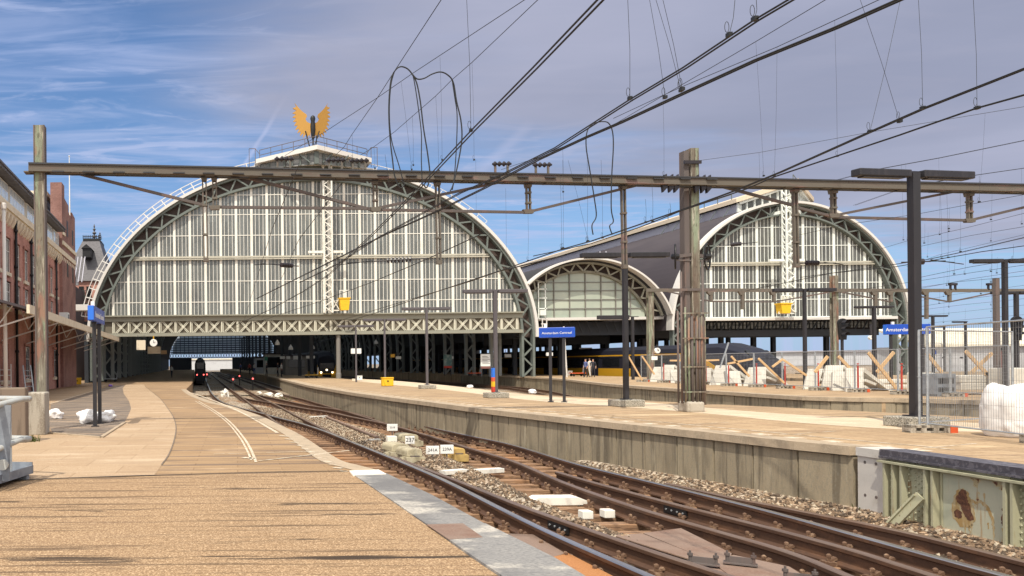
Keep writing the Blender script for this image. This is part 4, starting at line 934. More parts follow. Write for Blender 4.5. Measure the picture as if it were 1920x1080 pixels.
for i in range(60):
    x0, x1 = xs0+(xs1-xs0)*i/60, xs0+(xs1-xs0)*(i+1)/60
    mb.add([(x0,yg,zg3),(x1,yg,zg3),(x1,yg,max(zg3+.02,ell_top(x1,cx3,cz3,ag+.1,bg+.1))),(x0,yg,max(zg3+.02,ell_top(x0,cx3,cz3,ag+.1,bg+.1)))], [(0,1,2,3)])
g3 = mb.build('glass_wall', 'pane_mid', h3)
mb = MB()
for p in (1022, 1052, 1082, 1112, 1142, 1170, 1198): mb.bb(fx(p)-.045, fx(p)+.045, yg-.12, yg-.01, zg3, ell_top(fx(p),cx3,cz3,ag,bg))
for v in (534, 550, 567, 584): 
    hw = ag*math.sqrt(max(0,1-((fz(v)-cz3)/bg)**2)); mb.bb(max(xs0,cx3-hw), cx3+hw, yg-.1, yg-.015, fz(v)-.035, fz(v)+.035)
mb.build('mullion', 'steel_mid', g3)
mb = MB(); mb.bb(xs0, fx(1262), D1+1.2, D1+2.6, fz(606), fz(601)); mb.build('bottom_chord', 'fascia', h3)
mb = MB(); mb.bb(xs0, fx(1262), D1+3.2, D1+3.6, fz(634), fz(608)); mb.bb(xs0, fx(1262), D1+12, D1+12.4, fz(648), fz(622))
for k in range(16): mb.bar((xs0+k*.9,D1+2.8,fz(606)), (xs0+k*.9+.45,D1+2.8,fz(628)), .09); 
mb.build('inner_girder', 'navy', h3); columns(h3, (35.2, 40.2), [D1+9+9*k for k in range(10)], 6.5)
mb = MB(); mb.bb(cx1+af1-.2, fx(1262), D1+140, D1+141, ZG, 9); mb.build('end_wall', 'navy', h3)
mb = MB()   # service ladder in front of the green glass
for x in (fx(1018), fx(1031)): mb.bar((x,D1+.9,fz(603)), (x,D1+.9,fz(534)), .1)
for v in (534, 547, 564, 584, 603): mb.bar((fx(1018),D1+.9,fz(v)), (fx(1034),D1+.9,fz(v)), .1)
mb.bb(fx(1019), fx(1030), D1+.6, D1+1.2, fz(597), fz(587)); tag(mb.build('service_ladder', 'mullion2'), 'white service ladder platform in front of the green glass arch', 'ladder')
mb = MB()   # roof walkway on the dark roof
a, b = V((fx(1190), D1+6, fz(545))), V((fx(1262), D1+14, fz(462)))
for dx in (0, .7):
    for h in (0, 1.0): mb.bar(a+V((dx,0,h)), b+V((dx,0,h)), .08)
for k in range(11): q = a+(b-a)*(k/10); mb.bar(q, q+V((0,0,1.0)), .06); mb.bar(q+V((.7,0,0)), q+V((.7,0,1.0)), .06); mb.bar(q, q+V((.7,0,0)), .06)
for k in range(9): p = V((fx(1197)+k*.22, D1+4, fz(540))); mb.bar(p, p+V((1.1,3,1.9)), .09)
tag(mb.build('roof_walkway', 'roof_band'), 'pale metal roof stair climbing the dark roof beside the middle arch', 'stair')
# ------------------------------------------------------------------ station building on the left
XW = -10.6
def wy(p): return F*XW/(p-CX)            # distance at which that pixel column meets the facade
yE, y0b = 70.0, 34.0
bb_ = thing('brick_building', 'long red brick station building with white attic windows and a canopy over the left platform', 'building', V((XW-5, (yE+y0b)/2, 0)))
ZE, ZF, ZC = 12.25, 10.75, 10.1
w = MB(); w.bb(XW-12, XW, y0b, yE, -.1, ZF); w.build('wall', 'brick', bb_)
a = MB(); a.bb(XW-12, XW-.15, y0b, yE-7.5, ZF, ZE-.05); at_ = a.build('attic', 'win_frame', bb_)
r = MB(); r.bb(XW-12.3, XW+.55, y0b-.2, yE-7.3, ZE-.05, ZE+.14); r.bb(XW-.1, XW+.62, y0b-.2, yE-7.3, ZE+.10, ZE+.22); r.build('roof', 'slate', bb_)
f = MB(); f.bb(XW-.1, XW+.32, y0b, yE-.02, ZF-.28, ZF+.10); f.bb(XW-.1, XW+.22, y0b, yE-.03, ZF-.42, ZF-.28); f.build('cornice', 'stone_trim', bb_)
cb0 = None; y = y0b+.3
while y < yE-.4:
    if cb0 is None:
        q = MB(); q.prism([V((0,-.16,0)),V((.30,-.16,0)),V((.26,-.16,-.25)),V((.1,-.16,-.55)),V((0,-.16,-.62))], (0,.32,0)); cb0 = q.build('corbel', 'stone_trim', origin=(0,0,0)); o = cb0
    else: o = cb0.copy(); COL.objects.link(o)
    o.parent = bb_; o.location = V((XW, y, ZF-.42))-ORG[bb_.name]; y += .82
# windows: recessed openings shown by a deep surround, pane and sill
def window(yc, z0, z1, wd, mull=1, lab=None):
    fr = MB(); d = .03
    fr.bb(XW-.02, XW+.012, yc-wd/2-.05, yc+wd/2+.05, z0-.0, z1+.05)
    o = fr.build('window', 'black', bb_)
    p = MB(); p.bb(XW+.012, XW+.02, yc-wd/2+.06, yc+wd/2-.06, z0+.06, z1-.06); p.build('pane', 'pane_win', o)
    p = MB()
    for yy in (yc-wd/2, yc+wd/2): p.bb(XW+.012, XW+.03, yy-.03, yy+.03, z0, z1)
    for z in (z0, z1-.04, z0+(z1-z0)*.62): p.bb(XW+.012, XW+.03, yc-wd/2, yc+wd/2, z, z+.035)
    if mull: p.bb(XW+.012, XW+.03, yc-.02, yc+.02, z0, z1)
    p.build('frame', 'win_frame', o)
    p = MB(); p.bb(XW-.02, XW+.14, yc-wd/2-.12, yc+wd/2+.12, z0-.22, z0-.02); p.build('sill', 'stone_trim', o)
    p = MB(); p.bb(XW-.02, XW+.10, yc-wd/2-.16, yc-wd/2-.06, z0-.02, z1+.12); p.bb(XW-.02, XW+.10, yc+wd/2+.06, yc+wd/2+.16, z0-.02, z1+.12); p.bb(XW-.02, XW+.12, yc-wd/2-.16, yc+wd/2+.16, z1+.06, z1+.22); p.build('surround', 'brick', o)
for yc in (43.2, 45.4, 47.9, 50.3, 52.8, 56.0, 59.2, 61.5, 63.9, 66.3, 68.4):
    window(yc, 7.05, 8.95, .95); window(yc, 5.05, 6.45, .95)
for yc in (44.5, 50.5, 55.5, 60.5, 65.5): window(yc, .9, 2.9, 1.3)
for (p0, p1) in ((-14,19),(22,49),(54,69),(72,88),(91,101),(103,115)):
    ya, yb = wy(p0), wy(p1)
    o = MB(); o.bb(XW-.2, XW-.02, ya, yb, ZF+.22, ZE-.12); o = o.build('attic_window', 'win_frame', bb_)
    p = MB(); n = max(2, round((yb-ya)/.75)); st_ = (yb-ya)/n
    for k in range(n):
        for z0, z1 in ((ZF+.30, ZF+.88), (ZF+.94, ZE-.2)): p.bb(XW-.03, XW-.005, ya+k*st_+.06, ya+(k+1)*st_-.06, z0, z1)
    p.build('pane', 'pane_attic', o)
for py_ in (wy(28), wy(57), wy(104), wy(122)):
    o = MB(); o.tube([(XW+.14,py_,.05),(XW+.14,py_,ZF-.5)], .085, 8)
    for z in (2.5, 5, 7.5, 9.6): o.tube([(XW+.14,py_,z),(XW+.14,py_,z+.14)], .12, 8)
    o.build('downpipe', 'black', bb_, smooth=True)
o = MB(); o.bb(XW-.02, XW+.7, 62.6, 63.5, 4.9, 5.9); ac = o.build('air_conditioner', 'white', bb_)
o = MB(); o.bb(XW+.7, XW+.71, 62.75, 63.35, 5.05, 5.75); o.build('grille', 'louvre', ac)
# stepped gable wing at the far end with slate mansard
o = MB(); yg_ = yE-6.9
o.prism([V((XW+.25,yg_,0)),V((XW+.25,yg_,16.2)),V((XW+.25,yg_+1.3,16.2)),V((XW+.25,yg_+1.3,15.2)),V((XW+.25,yg_+3.4,15.0)),V((XW+.25,yg_+3.4,14.4)),V((XW+.25,yg_+5.2,14.2)),V((XW+.25,yg_+5.2,14.8)),V((XW+.25,yg_+6.9,14.6)),V((XW+.25,yg_+6.9,0))], (-.9,0,0)); gb = o.build('gable', 'brick_dark', bb_)
o = MB(); o.bb(XW+.24, XW+.35, yg_, yg_+6.9, 11.3, 11.6); o.bb(XW+.24, XW+.33, yg_+.1,yg_+1.2,12.1,12.35); o.build('stone_band', 'stone_trim', gb)
for yy, z in ((yg_+2.6, 12.3), (yg_+5.4, 12.0), (yg_+2.6, 9), (yg_+5.4, 8.8)):
    o = MB(); o.bb(XW+.25, XW+.262, yy-.35, yy+.35, z, z+1.3); o = o.build('window', 'black', gb)
o = MB(); o.prism([V((XW-11,yg_-.1,ZE+.2)),V((XW-.7,yg_-.1,ZE+.2)),V((XW-1.2,yg_-.1,15.2)),V((XW-11,yg_-.1,15.2))], (0,6.6,0)); o.build('mansard_roof', 'slate', bb_)
o = MB(); o.bb(XW-11, XW-.9, yg_-.3, yg_+6.6, 15.2, 15.5); o.build('roof_trim', 'stone_trim', bb_)
fp = MB(); fp.tube([(XW+.1,yg_+5,14.5),(XW+.1,yg_+5,19.5)], [.06,.03], 6); fp.lathe([(.02,0),(.09,.06),(.02,.12)], (XW+.1,yg_+5,19.5), 8); fp.build('flagpole', 'win_frame', bb_)
# canopy along the platform
cn = thing('platform_canopy', 'pale edged canopy on slanted struts along the brick building beside the left platform', 'canopy', V((-9, 58, 3.5)))
XC, ZCn = -7.5, 4.22
o = MB(); o.add([V((XW+.15,36,5.2)),V((XC,36,ZCn+.14)),V((XC,D1-.5,ZCn+.14)),V((XW+.15,D1-.5,5.2)),V((XW+.15,36,5.08)),V((XC,36,ZCn+.02)),V((XC,D1-.5,ZCn+.02)),V((XW+.15,D1-.5,5.08))], [(0,1,2,3),(7,6,5,4),(0,4,5,1),(1,5,6,2),(2,6,7,3),(3,7,4,0)]); o.build('roof', 'roof_dark', cn)
o = MB(); o.bb(XC-.02, XC+.12, 35.9, D1-.4, ZCn-.16, ZCn+.24); o.build('edge_board', 'stone_trim', cn)
o0 = None; y = 37.0
while y < D1-2:
    if o0 is None:
        q = MB(); q.bar((XW+.15,0,3.1), (XC+.1,0,ZCn-.2), .07, .07); q.bar((XW+1.6,0,3.68), (XW+2.2,0,4.5), .05); q.bar((XW+1.6,0,3.68), (XW+1.2,0,4.75), .05)
        o0 = q.build('strut', 'fascia', origin=(0,0,0)); o_ = o0
    else: o_ = o0.copy(); COL.objects.link(o_)
    o_.parent = cn; o_.location = V((0,y,0))-ORG[cn.name]; y += 6.4
# far spired roof
sp_ = thing('spired_building', 'distant slate roofed brick pavilion with iron cresting and two tall finials behind the gable', 'building', V((-15, 100, 0)))
d = 100; X = lambda p: (p-CX)*d/F; Zp = lambda p: E-(p-CY)*d/F
o = MB(); o.bb(X(128), X(204), d, d+14, 0, Zp(525)); o.build('wall', 'brick', sp_)
o = MB(); o.add([V((X(118),d-.3,Zp(525))),V((X(209),d-.3,Zp(525))),V((X(209),d+14,Zp(525))),V((X(118),d+14,Zp(525))),V((X(150),d+4,Zp(438))),V((X(181),d+4,Zp(438))),V((X(181),d+9,Zp(438))),V((X(150),d+9,Zp(438)))], [(0,1,5,4),(1,2,6,5),(2,3,7,6),(3,0,4,7),(4,5,6,7)])
rf = o.build('roof', 'slate', sp_)
o = MB(); o.prism([V((X(126),d-8,Zp(545))),V((X(166),d-8,Zp(545))),V((X(150),d-3,Zp(478))),V((X(126),d-3,Zp(478)))], (0,.3,0)); o.bb(X(126),X(160),d-7.6,d-.5,0,Zp(546)); lr = o.build('front_wing', 'slate', sp_)
o = MB()
for k in range(7): o.bar((X(134)+k*.42,d-8.1,Zp(540)), (X(130)+k*.42,d-3.1,Zp(486)), .09)
o.build('skylight_bar', 'roof_band', lr)
o = MB(); o.bb(X(150),X(182),d+3.8,d+9.2,Zp(441),Zp(436))
for k in range(9): x = X(150)+(X(180)-X(150))*k/8; o.bar((x,d+4,Zp(437)), (x,d+4,Zp(429)), .09); 
o.bar((X(150),d+4,Zp(432)), (X(180),d+4,Zp(432)), .08); o.build('cresting', 'black', rf)
for pxx, top in ((170,405),(181,421)):
    o = MB(); zb0, zt0 = Zp(440), Zp(top); hh = zt0-zb0
    o.lathe([(.3,0),(.12,hh*.12),(.08,hh*.2),(.32,hh*.3),(.08,hh*.4),(.3,hh*.5),(.06,hh*.6),(.22,hh*.7),(.05,hh*.78),(.12,hh*.86),(.02,hh)], (X(pxx),d+5,zb0), 8); o.build('finial', 'slate', rf)
o = MB(); o.bb(X(157), X(172), d-.1, d+3, Zp(480), Zp(464)); o.prism([V((X(155),d-.3,Zp(464))),V((X(174),d-.3,Zp(464))),V((X(164.5),d-.3,Zp(456)))], (0,3.5,0)); o.build('dormer', 'black', rf)
o = MB()
for pxx in (139,154,168): o.bb(X(pxx)-.3, X(pxx)+.3, d-.06, d, Zp(560), Zp(535))
o.build('windows', 'black', sp_).name = 'window'
o = MB()
for q in range(8): x = X(137)+(X(168)-X(137))*q/7; o.bar((x,d-2,Zp(570)), (x,d-2,Zp(546)), .09)
for v in (546, 556): o.bar((X(137),d-2,Zp(v)), (X(168),d-2,Zp(v)), .1)
o.bar((X(136),d-2,Zp(570)), (X(170),d-2,Zp(570)), .14); o.build('balcony_railing', 'lattice', sp_)

# ------------------------------------------------------------------ foreground left: barrier, low walls, mast
def base(px_, py_, z=0): return hz(px_, py_, z)
dW = 20.4
lw = MB(); lw.bb(at(-200,770,17.4).x, at(48,770,17.4).x, 17.4, 17.75, -.02, at(30,727,17.4).z); tag(bevel(lw.build('low_wall', 'dark_conc'), .03), 'dark weathered low concrete wall behind the galvanised barrier', 'wall')
lw = MB(); q0 = at(54,810,19.6); lw.bb(at(50,770,19.3).x, at(84,770,19.3).x, 19.3, 19.95, -.02, at(70,736,19.3).z); tag(bevel(lw.build('foundation_block', 'old_conc'), .04), 'pale streaked concrete block under the left catenary mast', 'concrete block')
mL = at(79.5, 735, 20.8); ztL = at(79.5, 237, 20.8).z
def hmast(name, label, x, y, z0, z1, wd, dp, m):
    t = thing(name, label, 'catenary mast', V((x,y,z0)))
    o = MB(); o.bb(x-wd/2, x+wd/2, y-dp/2, y-dp/2+.03, z0, z1); o.bb(x-wd/2, x+wd/2, y+dp/2-.03, y+dp/2, z0, z1); o.bb(x-.012, x+.012, y-dp/2+.03, y+dp/2-.03, z0, z1); o.build('post', m, t)
    o.__init__(); return t
tL = hmast('catenary_mast', 'weathered steel mast at the left end of the long overhead gantry', mL.x, mL.y, 1.0, ztL, .26, .26, 'mast')
o = MB(); 
for s in (-1,1): o.bb(mL.x+s*.13-.015, mL.x+s*.13+.015, mL.y-.145, mL.y+.145, 1.0, ztL)
o.build('flange', 'mast_dk', tL)
# barrier of galvanised tubes
bt = thing('barrier', 'galvanised steel barrier with two tube rails on a tray base at the left edge', 'barrier', at(10, 905, 11.2))
bz = lambda p, q, d: at(p, q, d)
dA, dB = 11.6, 10.2
def rail_loop(v1, v0, r):
    o = MB(); c1 = bz(57, v1, dA); a0 = bz(-60, v0, dB-.2); b0 = V((c1.x-1.2, c1.y+.55, c1.z)); 
    o.tube([a0, c1+V((-.12,-.07,0)), c1+V((-.03,-.02,0)), c1+V((-.02,.05,0)), c1+V((-.12,.10,0)), b0], r, 8); o.build('rail', 'tube', bt, smooth=True)
rail_loop(748, 774, .042); rail_loop(823, 866, .042)
o = MB(); q = bz(19, 900, 11.3); o.bar((q.x,q.y,.10), (q.x,q.y,bz(19,752,11.3).z), .055, .03); o.build('post', 'galv', bt)
o = MB(); q = bz(8, 900, 10.9); o.prism([V((q.x-.17,q.y,.1)),V((q.x+.07,q.y,.1)),V((q.x+.10,q.y,bz(8,760,10.9).z)),V((q.x-.10,q.y,bz(8,760,10.9).z))], (0,.03,0)); o.build('side_plate', 'galv_d', bt)
o = MB(); o.lathe([(.075,0),(.075,.05),(.03,.05),(.03,.09)], (q.x+.0, q.y-.09, .33), 14, axis='Y'); o.build('hub', 'tube', bt)
o = MB(); c1 = bz(61, 893, 11.9); c0 = bz(-70, 958, 9.9)
t_ = (c1-c0).normalized(); nn = V((-t_.y,t_.x,0))
o.prism([V((c0.x,c0.y,.07)),V((c1.x,c1.y,.07)),V((c1.x,c1.y,.07))+nn*.9+V((-.15,0,0)),V((c0.x,c0.y,.07))+nn*.9], (0,0,.03)); o.bar((c0.x,c0.y,.13), (c1.x,c1.y,.13), .03, .12); o.bar((c1.x,c1.y,.15), (c1+nn*.9+V((-.15,0,0))).xy.to_3d()+V((0,0,.15)), .03, .17); o.bar((c0+t_*.9).xy.to_3d()+V((0,0,.03)), (c0+t_*.9).xy.to_3d()+nn*.5+V((0,0,.03)), .09, .06); o.bar((c0+t_*1.9).xy.to_3d()+V((0,0,.03)), (c0+t_*1.9).xy.to_3d()+nn*.5+V((0,0,.03)), .09, .06); o.build('tray', 'galv_d', bt)
# thin white pole and ladders against the brick wall
wp = thing('white_pole', 'slim white pole standing in front of the brick wall', 'pole', V((at(11,720,38).x, 38, 0)))
o = MB(); o.tube([(ORG[wp.name].x,38,0),(ORG[wp.name].x-.02,38,at(4,392,38).z)], [.11,.085], 10); o.build('shaft', 'fascia', wp, smooth=True)
o = MB(); q = at(4,392,38); o.lathe([(.13,0),(.13,.25),(.05,.3)], (ORG[wp.name].x-.02,38,q.z), 10); o.build('cap', 'fascia', wp)
for nm, lab, (xa, ya), (xb, yb), ww, dd, m_ in (('ladder','aluminium ladder leaning against the brick wall behind the mast',(57,734),(50,685),.42,44,'galv'),('ladder','wider white ladder frame standing by the slim white pole',(10,728),(10,683),.62,43,'fascia')):
    o = MB(); a = at(xa, ya, dd); a.z = 0; b = at(xb, yb, dd+.6)
    for s in (-1,1): o.bar(a+V((s*ww/2,0,0)), b+V((s*ww/2,0,0)), .06)
    for k in range(1, 6): q = a+(b-a)*(k/6); o.bar(q-V((ww/2,0,0)), q+V((ww/2,0,0)), .05)
    tag(o.build(nm, m_), lab, 'ladder')

# ------------------------------------------------------------------ blue station signs on twin posts
def station_sign(label, c, length, h, th, rz, posts, zpost, m_txt='Amsterdam Centraal', tsz=.2, face=-1, postm='lamp', group=None):
    t = thing('station_sign', label, 'station sign', V((c.x, c.y, zpost)))
    mt = Matrix.Rotation(rz,3,'Z')
    o = MB(); o.box(c, (length, th, h), rz=rz); bx = o.build('sign_box', 'blue', t); bevel(bx, .015)
    for s in (-1,1): o = MB(); o.box(c+mt@V((s*(length/2+.006),0,0)), (.012, th*.92, h*.9), rz=rz); o.build('end_cap', 'blue2', bx)
    for s in (-1,1): text(m_txt, tsz, c+mt@V((0, s*(th/2+.004), -.02)), (R(90),0,rz+(math.pi if s>0 else 0)), 'white', t)
    for s in posts:
        q = c+mt@V((s,0,0)); o = MB(); o.box((q.x,q.y,(zpost+c.z-h/2)/2), (.10,.10,c.z-h/2-zpost), rz=rz); o.box((q.x,q.y,zpost+.015), (.2,.2,.03), rz=rz); o.box((q.x,q.y,c.z-h/2-.03), (.06,.13,.06), rz=rz); o.build('post', postm, t)
    o = MB(); q = c+mt@V((-length*.32,0,h/2+.07)); o.box(q, (.1,.1,.14), rz=rz); o.build('top_fitting', 'white', t)
    return t
a, b = hz(177,800,0), hz(189,795,0)
ang = math.atan2(b.y-a.y, b.x-a.x); m_ = (a+b)/2
cS = V((m_.x, m_.y, (at(176,575,a.y).z+at(176,605,a.y).z)/2))
station_sign('blue station name sign on two dark posts seen nearly edge-on over the left platform', cS, 2.5, .40, .17, R(90)+.0, (-.55,.55), 0, tsz=.23)
a, b = hz(1034.5,753,ZB), hz(1056.5,755.5,ZB)
cS = (a+b)/2; cS.z = (at(1040,614,cS.y).z+at(1040,633,cS.y).z)/2
station_sign('blue station name sign on two dark posts between the lamps on the middle platform', cS, 1.15, .36, .2, R(-26), (-.22,.22), ZB, tsz=.115)
cS = at(1700, 617.5, 41); station_sign('wide blue station name sign partly hidden behind the black lamp post', cS, 2.05, .52, .24, R(-7), (-.75,.75), ZB, tsz=.25)

# ------------------------------------------------------------------ platform lamps
def lamp(label, bx, by, top, hw, d=None, zb=ZB, m='lamp', base=True, skew=0, one=None, wide=.10, stickers=False, armdrop=0):
    q = hz(bx, by, zb) if d is None else at(bx, by, d); q.z = zb
    d = q.y; zt = at(bx, top, d).z
    t = thing('platform_lamp', label, 'platform lamp', V(q), None)
    o = MB(); o.bb(q.x-wide/2, q.x+wide/2, d-wide/2, d+wide/2, zb+.22 if base else zb, zt); 
    if base: o.bb(q.x-wide, q.x+wide, d-wide, d+wide, zb+.22, zb+.25)
    o.build('post', m, t)
    w = hw*d/F; hh = max(.09, .11*w/1.0) if hw else .1
    for s in ((-1,1) if one is None else (one,)):
        o = MB(); x0, x1 = q.x+s*w*.10, q.x+s*w
        c = V(((x0+x1)/2, d+s*skew*w*.5, zt-.02)); o.box(c, (abs(x1-x0), .22, hh), rz=math.atan2(skew, 1)); h = o.build('lamp_head', m, t); bevel(h, .02)
        o = MB(); o.box(c-V((0,0,hh/2+.012)), (abs(x1-x0)*.8, .15, .02), rz=math.atan2(skew,1)); o.build('diffuser', 'white' if False else m, h)
    o = MB(); o.box((q.x, d, zt+.01), (w*.34, .07, .06), rz=math.atan2(skew,1)); o.build('arm', m, t)
    if base:
        o = MB(); o.bb(q.x-.42, q.x+.42, d-.34, d+.34, zb, zb+.22); fb = o.build('footing', 'agg', t); bevel(fb, .03)
    return t
L1 = lamp('tall black twin-head platform lamp nearest the camera on an aggregate block', 1717.5, 800, 325, 125, skew=.16, wide=.155)
L2 = lamp('dark twin-head platform lamp second in the row, behind the gantry strut', 1174, 762, 477, 82, wide=.13, m='lamp')
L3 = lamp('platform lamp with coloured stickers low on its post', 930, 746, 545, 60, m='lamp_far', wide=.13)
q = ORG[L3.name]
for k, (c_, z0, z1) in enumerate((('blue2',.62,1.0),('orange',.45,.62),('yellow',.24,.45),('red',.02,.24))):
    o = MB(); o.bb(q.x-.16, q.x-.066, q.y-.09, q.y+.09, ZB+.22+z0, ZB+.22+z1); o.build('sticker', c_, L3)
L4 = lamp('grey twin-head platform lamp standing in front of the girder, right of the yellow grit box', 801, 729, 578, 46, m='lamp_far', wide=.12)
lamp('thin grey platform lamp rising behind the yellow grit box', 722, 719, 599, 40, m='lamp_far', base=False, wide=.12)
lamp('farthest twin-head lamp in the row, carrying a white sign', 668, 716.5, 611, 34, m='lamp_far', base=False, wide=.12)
for lab, bx, by, top, hw, dd, one in (
    ('twin-head lamp in front of the green glass arch', 1187, 716, 594, 66, 62, -1), ('twin-head lamp in front of the right-hand hall behind the timber braces', 1510, 736, 543, 58, 40, None),
    ('slim twin-head lamp beside the hanging clock under the right-hand hall', 1640, 720, 575, 36, 52, None), ('black twin-head lamp rising above the fences near the right edge', 1886, 745, 488, 62, 30, None),
    ('short-armed lamp in front of the pale shed roof', 1843-93, 700, 592, 27, 70, None), ('small single-arm lamp above the pale shed', 1811, 700, 603, 24, 76, -1), ('smallest lamp peeping over the pale shed roof', 1771, 690, 612, 22, 96, -1),
    ('dark lamp at the right edge beside the round signal', 1907, 740, 548, 45, 36, None)):
    z = ZB if dd < 60 else ZG
    lamp(lab, bx, by, top, hw, d=dd, zb=z, m='lamp', base=False, one=one, wide=.13 if dd < 45 else .17)

# ------------------------------------------------------------------ long gantry across the tracks
gA, gB = at(57, 318.5, 20.8), at(1920, 357, 23.4)
ZGt = (gA.z+gB.z)/2
gdir = (gB-gA); gdir.z = 0; gdir.normalize()
def G(px_, off=0):      # point on the gantry line at that pixel column; off = pixels in height measured from the image row
    # intersect ray plane
    lo, hi = 15.0, 32.0
    for _ in range(40):
        md = (lo+hi)/2; p_ = at(px_, 335, md); s_ = (p_.x-gA.x)*gdir.y-(p_.y-gA.y)*gdir.x
        if s_ > 0: lo = md
        else: hi = md
    return lo
def GP(px_, py_): return at(px_, py_, G(px_))
gt = thing('overhead_gantry', 'long steel gantry beam with hanging struts spanning all the tracks', 'gantry', V((gA.x+8, gA.y, ZGt)))
e0, e1 = V((gA.x, gA.y-.25, 0)), V((gB.x, gB.y-.25, 0))+gdir*10
gz = lambda p: gA.z + (gB.z-gA.z)*((p.x-gA.x)/(gB.x-gA.x))
o = MB(); a_, b_ = V((e0.x,e0.y,gA.z)), V((e1.x,e1.y,gz(e1))); o.bar(a_, b_, .04, .18); o.bar(a_+V((0,.03,-.085)), b_+V((0,.03,-.085)), .13, .02); o.bar(a_+V((0,.3,0)), b_+V((0,.3,0)), .04, .18)
for k in range(34):
    q = a_+(b_-a_)*(k/33); o.bar(q+V((0,0,-.10)), q+V((0,.3,-.10)), .25, .03)
o.build('beam', 'beam', gt)
o = MB(); o.bar(a_+V((0,.03,.105)), b_+V((0,.03,.105)), .17, .04); o.bar(a_+V((0,.27,.105)), b_+V((0,.27,.105)), .15, .04); o.bar(a_+V((0,.18,-.12)), b_+V((0,.18,-.12)), .10, .02)
for k in range(24):
    q = a_+gdir*(.6+k*.78); o.bar(q+V((0,.0,-.105)), q+gdir*.3+V((0,.0,-.105)), .16, .03)
o.build('flange', 'beam_dk', gt)
for (p, y1, kind) in ((383,487,1),(402,390,0),(703,393,0),(820,492,1),(990,397,0),(1168,500,1),(1490,498,1),(1562,405,0),(1817,414,0)):
    o = MB(); tp = GP(p, 328+(p-57)*.0205+8); tp.z = gz(tp)-.07; bt_ = GP(p+ (3 if y1>450 else 1), y1); r_ = .075 if y1 < 450 else .065
    o.prism([V((tp.x-.09,tp.y-.1,tp.z+.0)),V((tp.x+.09,tp.y-.1,tp.z+.0)),V((tp.x+.06,tp.y-.1,tp.z-.14)),V((tp.x-.06,tp.y-.1,tp.z-.14))], (0,.2,0))
    o.bar((tp.x-.045,tp.y,tp.z), (bt_.x-.045,bt_.y,bt_.z), .035, .09); o.bar((tp.x+.045,tp.y,tp.z), (bt_.x+.045,bt_.y,bt_.z), .035, .09)
    for k in (.35, .7): q = tp+(bt_-tp)*k; o.box(q, (.14,.13,.05))
    if kind == 0: o.prism([V((bt_.x-.16,bt_.y-.05,bt_.z+.06)),V((bt_.x+.16,bt_.y-.05,bt_.z+.06)),V((bt_.x+.12,bt_.y-.05,bt_.z-.05)),V((bt_.x-.12,bt_.y-.05,bt_.z-.05))], (0,.12,0))
    else: o.box(bt_, (.14,.14,.10))
    o.build('strut', 'beam', gt)
for (p0, q0, p1, q1) in ((133,322,381,384),(402,388,703,391),(432,325,701,394),(704,391,958,337),(704,393,990,398),(992,397,1208,344),(1345,347,1489,385),(1492,388,1562,406),(1564,404,1796,358),(1566,407,1816,413),(1819,413,1990,372),(186,322,150,322)):
    o = MB(); o.bar(GP(p0,q0)+V((0,.02,0)), GP(p1,q1)+V((0,.02,0)), .07, .07); o.build('tie_rod', 'rod', gt)
# insulator sets standing on the beam
def insul_set(p, label):
    q = V((GP(p,300).x, GP(p,300).y, gz(GP(p,300))+.13)); t = thing('insulator_set', label, 'insulator', q, 'insulator sets standing on the gantry beam')
    w_ = .17
    o = MB()
    for s in (-1,1): o.bar(q+V((s*w_,0,0)), q+V((s*w_,0,.27)), .05)
    o.bar(q+V((-w_-.06,0,0.01)), q+V((w_+.06,0,0.01)), .1, .02); o.build('bracket', 'beam', t)
    o = MB(); prof = []
    for k in range(9): xx = -w_-.08+(2*w_+.16)*k/8; prof += [((.075 if k%2 else .03), xx), ((.07 if k%2 else .03), xx+.02)]
    o.lathe(prof, q+V((0,0,.30)), 8, axis='X'); o.build('insulator', 'insul', t)
for p, lab in ((532,'leftmost dark insulator pair on the gantry beam, in front of the lantern'),(629,'dark insulator pair on the gantry beam under the lantern right side'),(673,'dark insulator pair on the gantry beam at the right corner of the lantern'),(940,'dark insulator pair standing against the sky on the gantry beam'),(1016,'dark insulator pair on the gantry beam beside the crossing wires')): insul_set(p, lab)
# middle mast with cable bundle and tension wheels
mM = hz(1296, 770, ZB); dM = G(1290)+.15; mM = at(1296, 770, dM); mM.z = ZB; xM = mM.x
ztM = at(1283, 280, dM).z
tm = thing('catenary_mast', 'thick weathered twin-steel mast with cable bundle and tension wheels on the middle platform', 'catenary mast', V((xM, dM, ZB)))
o = MB(); o.bb(xM-.02, xM+.20, dM-.14, dM-.11, ZB, ztM); o.bb(xM-.02, xM+.01, dM-.11, dM+.12, ZB, ztM); o.bb(xM-.02, xM+.2, dM+.09, dM+.12, ZB, ztM); o.build('post', 'mast', tm)
o = MB(); o.bb(xM-.20, xM-.06, dM-.10, dM-.07, ZB, ztM-.07); o.bb(xM-.20, xM-.17, dM-.07, dM+.12, ZB, ztM-.07); o.build('rear_post', 'mast_dk', tm)
o = MB(); o.bb(xM-.26, xM+.24, dM-.26, dM+.24, ZB-.02, ZB+.30); ft = o.build('footing', 'old_conc', tm); bevel(ft, .07, 3)
